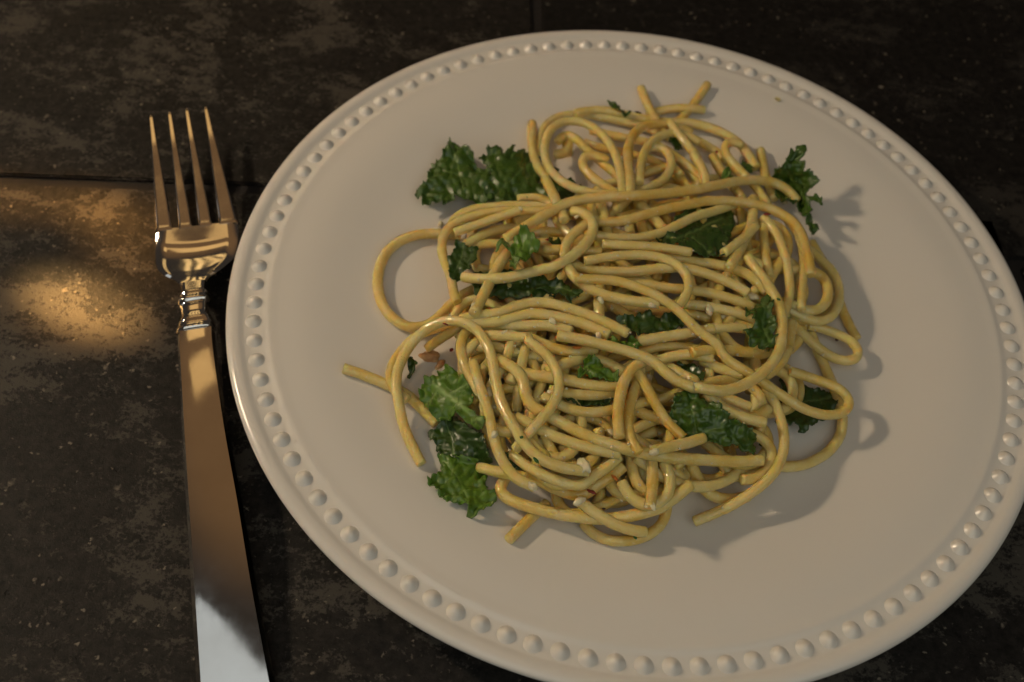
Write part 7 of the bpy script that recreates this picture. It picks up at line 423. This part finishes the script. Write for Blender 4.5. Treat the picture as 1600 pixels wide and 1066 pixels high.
def pasta(name):
    t = NT(name)
    oi = t.n.new('ShaderNodeObjectInfo')
    c = t.ramp(oi.outputs['Random'], (0., (.75, .47, .070)), (.4, (.80, .545, .118)), (1., (.84, .635, .21)))
    c = t.mix(t.ramp(t.noise(170, 4, .6), (.36, 0.), (.70, .8)), c, (.82, .68, .31))
    c = t.mix(t.ramp(t.noise(900, 2), (.62, 0.), (.75, .35)), c, (.86, .80, .62))
    wet = t.noise(300, 3, .6)
    h = t.math('ADD', t.noise(1900, 3, .65), t.math('MULTIPLY', t.noise(600, 2), .9))
    t.set(Base_Color=c, Roughness=t.ramp(wet, (.38, .30), (.62, .55)), Subsurface_Weight=.70, Subsurface_Radius=(.0036, .0023, .0009), Subsurface_Scale=1.0,
          Specular_IOR_Level=.5, Coat_Weight=t.ramp(t.noise(420, 3), (.42, .15), (.58, 1.)), Coat_Roughness=.10, Normal=t.bump(h, .00034, .9))
    return t.m
MAT['pasta'] = pasta("cooked_pasta")
def leafmat():
    t = NT("kale_leaf")
    a = t.n.new('ShaderNodeAttribute'); a.attribute_name = 'vein'
    oi = t.n.new('ShaderNodeObjectInfo')
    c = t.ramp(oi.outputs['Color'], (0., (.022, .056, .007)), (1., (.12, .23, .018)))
    n1 = t.noise(240, 4, .6)
    c = t.mix(t.ramp(n1, (.40, 0.), (.7, .35)), c, (.06, .10, .008))
    c = t.mix(t.math('MULTIPLY', a.outputs['Fac'], .72), c, (.30, .42, .13))
    h = t.math('ADD', t.noise(500, 2, .5), t.math('MULTIPLY', n1, 1.2))
    t.set(Base_Color=c, Roughness=t.ramp(t.noise(350, 3), (.35, .25), (.6, .50)), Specular_IOR_Level=.45, Coat_Weight=.32, Coat_Roughness=.12,
          Subsurface_Weight=.15, Subsurface_Radius=(.0006, .0012, .0003), Subsurface_Scale=1.0, Normal=t.bump(h, .0004, .7))
    return t.m
MAT['leaf'] = leafmat()
def crumbmat(name, c1, c2, ss=.4):
    t = NT(name); return t.set(Base_Color=t.ramp(t.noise(700, 3), (.3, c1), (.7, c2)), Roughness=.45, Subsurface_Weight=ss, Subsurface_Radius=(.002, .0014, .0008), Subsurface_Scale=1.0, Normal=t.bump(t.noise(1800, 3), .0002, .7))
MAT['cheese'] = crumbmat("grated_cheese", (.74, .62, .36), (.82, .73, .50))
MAT['butter'] = crumbmat("yellow_crumb", (.62, .50, .20), (.72, .60, .28))
MAT['garlic'] = crumbmat("browned_garlic", (.48, .23, .09), (.66, .42, .20))
MAT['red'] = crumbmat("red_pepper", (.16, .012, .004), (.34, .03, .008), .1)
MAT['orange'] = crumbmat("orange_pepper", (.55, .14, .01), (.72, .24, .03), .1)
MAT['dark'] = crumbmat("dark_pepper", (.02, .006, .004), (.07, .016, .010), .05)
MAT['green'] = crumbmat("green_herb", (.015, .08, .01), (.04, .15, .02), .1)

# ------------------------------------------------------------------ tabletop: a bed with tiles laid on it
def boxmesh(name, x0, x1, y0, y1, z0, z1, mat, parent, rot, bev=.0006):
    bm = bmesh.new()
    vs = [bm.verts.new((x, y, z)) for z in (z0, z1) for y in (y0, y1) for x in (x0, x1)]
    for f in ((0, 2, 3, 1), (4, 5, 7, 6), (0, 1, 5, 4), (2, 6, 7, 3), (1, 3, 7, 5), (0, 4, 6, 2)): bm.faces.new([vs[i] for i in f])
    bmesh.ops.bevel(bm, geom=bm.edges[:], offset=bev, segments=2, affect='EDGES')
    me = bpy.data.meshes.new(name); bm.to_mesh(me); bm.free(); me.materials.append(mat)
    o = bpy.data.objects.new(name, me); COL.objects.link(o); o.parent = parent
    o.location = rot[0]; o.rotation_euler = (0, 0, rot[1]); return o
table = mobj("tabletop", [(x, y, z) for z in (-.030, -.0016) for x, y in ((-.9, -.7), (.9, -.7), (.9, .9), (-.9, .9))],
             [(0, 3, 2, 1), (4, 5, 6, 7), (0, 1, 5, 4), (1, 2, 6, 5), (2, 3, 7, 6), (3, 0, 4, 7)], MAT['joint'], smooth=False)
tag(table, kind='structure')
jl0, jl1 = Vector(JOINT['l0']), Vector(JOINT['l1'])
ang = math.atan2(*(jl1 - jl0).yx)
o1 = Vector((jl0.x, jl0.y, -.0035))
V = Matrix.Rotation(-ang, 2) @ (Vector(JOINT['v']) - jl0)       # the cross joint, in tile axes
rr = Matrix.Rotation(-ang, 2) @ (Vector(JOINT['r0']) - jl0)
g = .0023
fr = (o1, ang); z1 = .0035
boxmesh("tile", V.x - .40, V.x - g, g, .40, 0, z1, MAT['tile'], table, fr)
boxmesh("tile", V.x + g, V.x + .39, rr.y - .012 + g, .40, 0, z1, MAT['tile_dark'], table, fr)
boxmesh("tile", V.x - .62, V.x - .22, -.42, -g, 0, z1, MAT['tile'], table, fr)
boxmesh("tile", V.x - .22 + 2 * g, V.x + .17, -.42, -g, 0, z1, MAT['tile'], table, fr)
boxmesh("tile", V.x + .17 + 2 * g, V.x + .57, -.42, rr.y - .012 - g, 0, z1, MAT['tile_dark'], table, fr)

# ------------------------------------------------------------------ plate
def lathe(name, prof, n, mat, parent):
    vs = []; fs = []; k = len(prof)
    for i in range(n):
        a = 2 * math.pi * i / n; c, s = math.cos(a), math.sin(a)
        vs += [(r * c, r * s, z) for r, z in prof]
    for i in range(n):
        j = (i + 1) % n
        for q in range(k - 1): fs.append((i * k + q, j * k + q, j * k + q + 1, i * k + q + 1))
    return mobj(name, vs, fs, mat, parent)
plate = empty("dinner_plate", (0, 0, 0))
tag(plate, "round off-white dinner plate with a ring of raised beads round its rim", "plate")
def zw(r):
    t = min(1, max(0, (r - .075) / .038)); t = t * t * (3 - 2 * t); return .0135 + .0058 * t
prof = [(.0002, .0135)] + [(r / 1000, zw(r / 1000)) for r in range(5, 113, 3)] + \
    [(.1135, .01935), (.1150, .01950), (.1162, .01970), (.1170, .01976), (.1177, .01968), (.1184, .01940), (.1195, .01920), (.1222, .01915), (.1242, .01922),
     (.1250, .01950), (.1257, .01995), (.1268, .02030), (.1280, .02035), (.1291, .02010), (.1298, .01955), (.1301, .01880), (.1298, .01800), (.1288, .01740),
     (.1250, .01600), (.115, .0128), (.100, .0095), (.088, .0070), (.082, .0045), (.080, .0006), (.0785, .0), (.077, .0006), (.075, .0050), (.060, .0080), (.0002, .0085)]
body = lathe("dish", prof, 360, MAT['plate'], plate)
bd = []
nb, rb = 105, .0020
bvs, bfs = [], []
for i in range(10):
    q = 1 - i / 9; zz = .0018 * (1 - q * q) ** 1.35 - .00012 * (i == 0)
    for j in range(16):
        p = 2 * math.pi * j / 16; bvs.append((.0027 * q * math.cos(p), .0027 * q * math.sin(p), zz))
for i in range(9):
    for j in range(16): bfs.append((i * 16 + j, i * 16 + (j + 1) % 16, (i + 1) * 16 + (j + 1) % 16, (i + 1) * 16 + j))
bead0 = mobj("bead", bvs, bfs, MAT['plate'], plate)
for i in range(nb):
    b = bead0 if i == 0 else bead0.copy()
    if i: COL.objects.link(b)
    a = math.radians(-176.7949 + i * 360 / nb); b.parent = plate
    b.location = (.1216 * math.cos(a), .1216 * math.sin(a), .01915)

# ------------------------------------------------------------------ fork
fork = empty("dinner_fork", (FORK['hand'][3][0][0] + .006, FORK['hand'][3][0][1], 0))
tag(fork, "polished steel dinner fork with a ringed neck lying left of the plate", "fork")
FB = fork.location.copy()
def loft(name, secs, n=8, close=True, subs=4):
    """secs: list of (left, right, thickness, dip, round); a smooth tube of shaped cross-sections"""
    P = [[Vector(l), Vector(r), th, dip, rd] for l, r, th, dip, rd in secs]
    out = []
    for i in range(len(P) - 1):
        a = P[max(0, i - 1)]; b = P[i]; c = P[i + 1]; d = P[min(len(P) - 1, i + 2)]
        for k in range(subs):
            u = k / subs
            f = lambda A, B, C, D: 0.5 * ((2 * B) + (C - A) * u + (2 * A - 5 * B + 4 * C - D) * u * u + (-A + 3 * B - 3 * C + D) * u ** 3)
            out.append([f(*z) for z in zip(a, b, c, d)])
    out.append(P[-1])
    vs = []; fs = []
    for l, r, th, dip, rd in out:
        nseg = 14; wv = (r - l); ring = []
        for q in range(nseg + 1):                        # top, left to right
            u = q / nseg; x = 2 * u - 1
            edge = max(0, (abs(x) - (1 - rd)) / rd) if rd > 0 else 0
            zz = th / 2 * math.sqrt(max(0, 1 - edge * edge)) - dip * (1 - x * x)
            ring.append(l + wv * u + Vector((0, 0, zz)))
        for q in range(nseg - 1, 0, -1):
            u = q / nseg; x = 2 * u - 1
            edge = max(0, (abs(x) - (1 - rd)) / rd) if rd > 0 else 0
            zz = -th / 2 * math.sqrt(max(0, 1 - edge * edge)) - dip * (1 - x * x)
            ring.append(l + wv * u + Vector((0, 0, zz)))
        vs.append(ring)
    k = len(vs[0]); V = [p - FB for rg in vs for p in rg]
    for i in range(len(vs) - 1):
        for j in range(k): fs.append((i * k + j, i * k + (j + 1) % k, (i + 1) * k + (j + 1) % k, (i + 1) * k + j))
    fs.append(tuple(range(k))); fs.append(tuple(reversed(range((len(vs) - 1) * k, len(vs) * k))))
    o = mobj(name, V, fs, MAT['steel'], fork)
    me = o.data; me.set_sharp_from_angle(angle=math.radians(40))
    return o
B = FORK['body']; dips = (.0000, .0003, .0006, .0008, .0009, .0009, .0007, .0004, 0.)
bo = loft("head", [(l, r, .0016, d, .12) for (l, r), d in zip(B, dips)])
loft("neck", [(l, r, .0026, 0, .3) for l, r in FORK['neck']])
loft("collar", [(l, r, t, -.0003, .5) for (l, r), t in zip(FORK['collar'], FORK['collar_t'])], subs=3)
H = FORK['hand']
ext = [[[a + (a - b) * k for a, b in zip(H[-1][s], H[-2][s])] for s in (0, 1)] for k in (.6, 1.1, 1.35)]
ce = [(a + b) / 2 for a, b in zip(*ext[2])]
for e, s in ((ext[1], .9), (ext[2], .45)):
    c = [(a + b) / 2 for a, b in zip(*e)]
    for q in (0, 1): e[q] = [cc + (x - cc) * s for x, cc in zip(e[q], c)]
for e in ext:
    for q in (0, 1): e[q][2] = .0022
loft("handle", [(l, r, .0034, -.00025, .15) for l, r in H] + [(l, r, .0028, -.0002, .2) for l, r in ext], subs=6)
for tip, a, b in FORK['tines']:
    tip, a, b = Vector(tip), Vector(a), Vector(b)
    c = (a + b) / 2; wd = (b - a); w0 = .0009 * wd.normalized()
    def s(t, wf, lift=0., th=.0017):
        m_ = tip.lerp(c, t) - Vector((0, 0, lift)); h = w0.lerp(wd, wf) / 2; return (m_ - h, m_ + h, th, 0, .35)
    loft("tine", [s(0, 0, 0, .0005), s(.02, .10, .0001, .0011), s(.25, .30, .0004), s(.5, .54, .0006), s(.75, .77, .0004), s(.955, .94, .0001), s(.985, 1.04), s(1.01, 1.30)], subs=4)

# ------------------------------------------------------------------ spaghetti
def dec(s): return [[float(v) for v in q.split(',')] for q in s.split()]
SN = 12
def strand(pts, label, seed, mat, group):
    P = [Vector(p) * 1e-4 for p in pts]
    Q = [2 * P[0] - P[1]] + P + [2 * P[-1] - P[-2]]; pl = []
    for i in range(1, len(Q) - 2):
        a, b, c, d = Q[i - 1:i + 3]
        for k in range(3):
            u = k / 3
            pl.append(0.5 * ((2 * b) + (c - a) * u + (2 * a - 5 * b + 4 * c - d) * u * u + (-a + 3 * b - 3 * c + d) * u ** 3))
    pl.append(P[-1])
    rnd = random.Random(seed); R0 = .00163 * rnd.uniform(.92, 1.09); off = Vector((seed * 1.7, seed * .9, 0))
    vs = []; fs = []; n = len(pl)
    base = Vector((pl[0].x, pl[0].y, pl[0].z))
    T = (pl[1] - pl[0]).normalized(); N = T.cross(Vector((0, 0, 1))); N = (N if N.length > .1 else Vector((1, 0, 0))).normalized()
    rings = []
    def ring(c, T, N, r):
        Bv = T.cross(N); o = len(vs)
        for j in range(SN):
            a = 2 * math.pi * j / SN
            vs.append(c + (N * math.cos(a) + Bv * math.sin(a)) * r - base)
        rings.append(o)
    for i in range(n):
        T2 = (pl[min(n - 1, i + 1)] - pl[max(0, i - 1)]).normalized()
        N = (N - T2 * N.dot(T2)).normalized(); T = T2
        r = R0 * (1 + .045 * noise.noise(pl[i] * 260 + off) + .03 * noise.noise(pl[i] * 900 + off))
        if i == 0: ring(pl[0] - T * .00005, T, N, r * .72); ring(pl[0] + T * .00010, T, N, r * .96)
        else: 
            if i == n - 1: ring(pl[i] - T * .0001, T, N, r * .96); ring(pl[i] + T * .00005, T, N, r * .72)
            else: ring(pl[i], T, N, r)
    for a, b in zip(rings, rings[1:]):
        for j in range(SN): fs.append((a + j, a + (j + 1) % SN, b + (j + 1) % SN, b + j))
    fs.append(tuple(reversed(range(rings[0], rings[0] + SN)))); fs.append(tuple(range(rings[-1], rings[-1] + SN)))
    o = mobj("spaghetti_strand", vs, fs, mat); o.location = base
    tag(o, label, "spaghetti", group); return o
for i, (lab, p) in enumerate(STRANDS):
    if lab == 'filler':
        strand(dec(p), "spaghetti strand buried low inside the mound under the others", i, MAT['pasta'], "buried spaghetti strands")
    else: strand(dec(p), lab, i, MAT['pasta'], "spaghetti strands in the mound")

# ------------------------------------------------------------------ kale
def inside(poly, x, y):
    c = False; n = len(poly)
    for i in range(n):
        x1, y1 = poly[i]; x2, y2 = poly[i - 1]
        if (y1 > y) != (y2 > y) and x < (x2 - x1) * (y - y1) / (y2 - y1) + x1: c = not c
    return c
def nearest(poly, x, y):
    best = 1e9; bp = None; n = len(poly)
    for i in range(n):
        x1, y1 = poly[i]; x2, y2 = poly[(i + 1) % n]; dx, dy = x2 - x1, y2 - y1
        t = max(0, min(1, ((x - x1) * dx + (y - y1) * dy) / (dx * dx + dy * dy + 1e-9)))
        qx, qy = x1 + t * dx, y1 + t * dy; d = (qx - x) ** 2 + (qy - y) ** 2
        if d < best: best = d; bp = (qx, qy)
    return math.sqrt(best), bp
def leaf(idx, lab, grid, poly, veins, W):
    x0, y0, nx, ny = grid; nx, ny = int(nx), int(ny)
    Wg = [Vector(p) * 1e-4 for p in W]
    poly = [tuple(q) for q in dec(poly)]
    # serrate the outline
    pj = []; n = len(poly); rnd = random.Random(idx)
    for i in range(n):
        a = poly[i]; b = poly[(i + 1) % n]; L = math.hypot(b[0] - a[0], b[1] - a[1]); k = max(1, int(L / 2.6))
        nxn, nyn = (b[1] - a[1]) / (L + 1e-6), -(b[0] - a[0]) / (L + 1e-6)
        for j in range(k):
            u = j / k; am = rnd.uniform(-2.4, 2.2) if L > 5 else 0
            pj.append((a[0] + (b[0] - a[0]) * u + nxn * am, a[1] + (b[1] - a[1]) * u + nyn * am))
    poly = pj
    def pos(x, y):
        fx = min(nx - 1.001, max(0, (x - x0) / 7)); fy = min(ny - 1.001, max(0, (y - y0) / 7)); i, j = int(fx), int(fy); u, v = fx - i, fy - j
        A = Wg[j * nx + i]; Bq = Wg[j * nx + i + 1]; Cq = Wg[(j + 1) * nx + i]; D = Wg[(j + 1) * nx + i + 1]
        return (A * (1 - u) + Bq * u) * (1 - v) + (Cq * (1 - u) + D * u) * v
    st = 1.7; gx = int(nx * 7 / st); gy = int(ny * 7 / st); vid = {}; vs = []; vein = []
    ins = {}
    for j in range(gy):
        for i in range(gx): ins[i, j] = inside(poly, x0 + i * st, y0 + j * st)
    def vert(i, j):
        if (i, j) in vid: return vid[i, j]
        x, y = x0 + i * st, y0 + j * st
        d, q = nearest(poly, x, y)
        if not ins[i, j]: x, y = q; d = 0
        p = pos(x, y); e = .8
        px_, py_ = pos(x + e, y), pos(x, y + e); nn = (px_ - pos(x-e, y)).cross(py_ - pos(x, y-e)); nn = -nn.normalized() if nn.length > 0 else Vector((0, 0, 1))
        if nn.z < 0: nn = -nn
        nn = (nn * .6 + Vector((0, 0, .4))).normalized()
        k = math.exp(-d / 6.0)
        s = Vector((x * .001, y * .001, idx * 3.1))
        ruff = (noise.noise(s * 110) * .0016 + noise.noise(s * 48) * .0022) * (.45 + 1.3 * k) * (.55 if 'dark' in lab else 1.) + noise.noise(s * 210) * .0002 + k * .0005
        vn = 0
        for vl in veins:
            for a, b in zip(vl, vl[1:]):
                dx, dy = b[0] - a[0], b[1] - a[1]; t = max(0, min(1, ((x - a[0]) * dx + (y - a[1]) * dy) / (dx * dx + dy * dy + 1e-9)))
                dd = math.hypot(a[0] + t * dx - x, a[1] + t * dy - y); wv = (4.2 if vl is veins[0] and idx == RIB else 1.3)
                vn = max(vn, math.exp(-(dd / wv) ** 2))
        side = Vector((noise.noise(s * 130 + Vector((9, 0, 0))), noise.noise(s * 130 + Vector((0, 9, 0))), 0)) * .0007 * k
        vid[i, j] = len(vs); vs.append(p + nn * (ruff + (vn * .0005 if idx == RIB else -vn * .0003)) + side); vein.append(vn if idx == RIB else vn * .45); return vid[i, j]
    fs = []
    for j in range(gy - 1):
        for i in range(gx - 1):
            if sum((ins[i, j], ins[i + 1, j], ins[i + 1, j + 1], ins[i, j + 1])) >= 2:
                fs.append((vert(i, j), vert(i, j + 1), vert(i + 1, j + 1), vert(i + 1, j)))
    base = vs[len(vs) // 2].copy(); vs = [v - base for v in vs]
    o = mobj("kale_leaf", vs, fs, MAT['leaf']); o.location = base
    at_ = o.data.attributes.new('vein', 'FLOAT', 'POINT'); at_.data.foreach_set('value', vein)
    md = o.modifiers.new('thickness', 'SOLIDIFY'); md.thickness = .00035; md.offset = 0
    tag(o, lab, "kale"); return o
RIB = [i for i, l in enumerate(LEAVES) if 'pale rib' in l[0]][0]
for i, (lab, gr, po, ve, W) in enumerate(LEAVES):
    o = leaf(i, lab, gr, po, ve, dec(W))
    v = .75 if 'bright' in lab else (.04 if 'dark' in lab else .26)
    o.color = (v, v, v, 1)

# ------------------------------------------------------------------ crumbs and flakes
gv, gf = [], []
for i, p in enumerate(dec(GRAINS)):
    rg = random.Random(i); r = rg.uniform(.00018, .00048) * (1.35 if i % 7 == 0 else 1); c = Vector(p) * 1e-4; b0 = len(gv)
    for q in ((1, 0, 0), (-1, 0, 0), (0, 1, 0), (0, -1, 0), (0, 0, 1), (0, 0, -1), (.7, .7, .4), (-.7, .6, .4), (.6, -.7, .4), (-.6, -.7, .4)):
        gv.append(c + Vector(q) * r * rg.uniform(.7, 1.3))
    for f in ((4, 6, 7), (4, 7, 9), (4, 9, 8), (4, 8, 6), (6, 2, 7), (7, 1, 9), (9, 3, 8), (8, 0, 6), (6, 0, 2), (7, 2, 1), (9, 1, 3), (8, 3, 0), (5, 2, 0), (5, 1, 2), (5, 3, 1), (5, 0, 3)):
        gf.append(tuple(b0 + k for k in f))
tag(mobj("cheese_grains", gv, gf, MAT['cheese']), "fine grated cheese grains clinging to the strands all over the mound", "cheese", kind='stuff')
def lump(name, loc, r, seed, mat, sc3=(1, 1, .8), amp=.28):
    bm = bmesh.new(); bmesh.ops.create_icosphere(bm, subdivisions=3, radius=1)
    off = Vector((seed * 3.3, 0, 0))
    for v in bm.verts:
        n_ = 1 + amp * noise.noise(v.co * 1.3 + off) + amp * .5 * noise.noise(v.co * 3.2 + off)
        v.co = Vector((v.co.x * sc3[0], v.co.y * sc3[1], v.co.z * sc3[2])) * n_ * r
    me = bpy.data.meshes.new(name); bm.to_mesh(me); bm.free(); me.materials.append(mat)
    me.polygons.foreach_set('use_smooth', [True] * len(me.polygons))
    o = bpy.data.objects.new(name, me); COL.objects.link(o); o.location = loc
    o.rotation_euler = (0, 0, seed * 1.3); return o
for i, (lab, p, r) in enumerate(CRUMBS):
    br = 'browned' in lab; y = 'yellow' in lab
    o = lump("garlic_piece" if 'garlic' in lab else "cheese_crumb", p, r * (.85 if 'garlic' in lab else .68), i, MAT['garlic' if br else 'butter' if y else 'cheese'], (1.25, .8, .7), .42)
    tag(o, lab, "garlic" if 'garlic' in lab else "cheese crumb")
for i, (lab, p, a, b, c) in enumerate(FLAKES):
    o = lump("herb_fleck" if c == 'green' else "pepper_flake", p, 1, i + 50, MAT[c], (a * .7, b * .7, .0003), .35)
    o.rotation_euler = (0, 0, -.3 + .5 * math.sin(i * 2.1)); tag(o, lab, "herb fleck" if c == 'green' else "pepper flake")
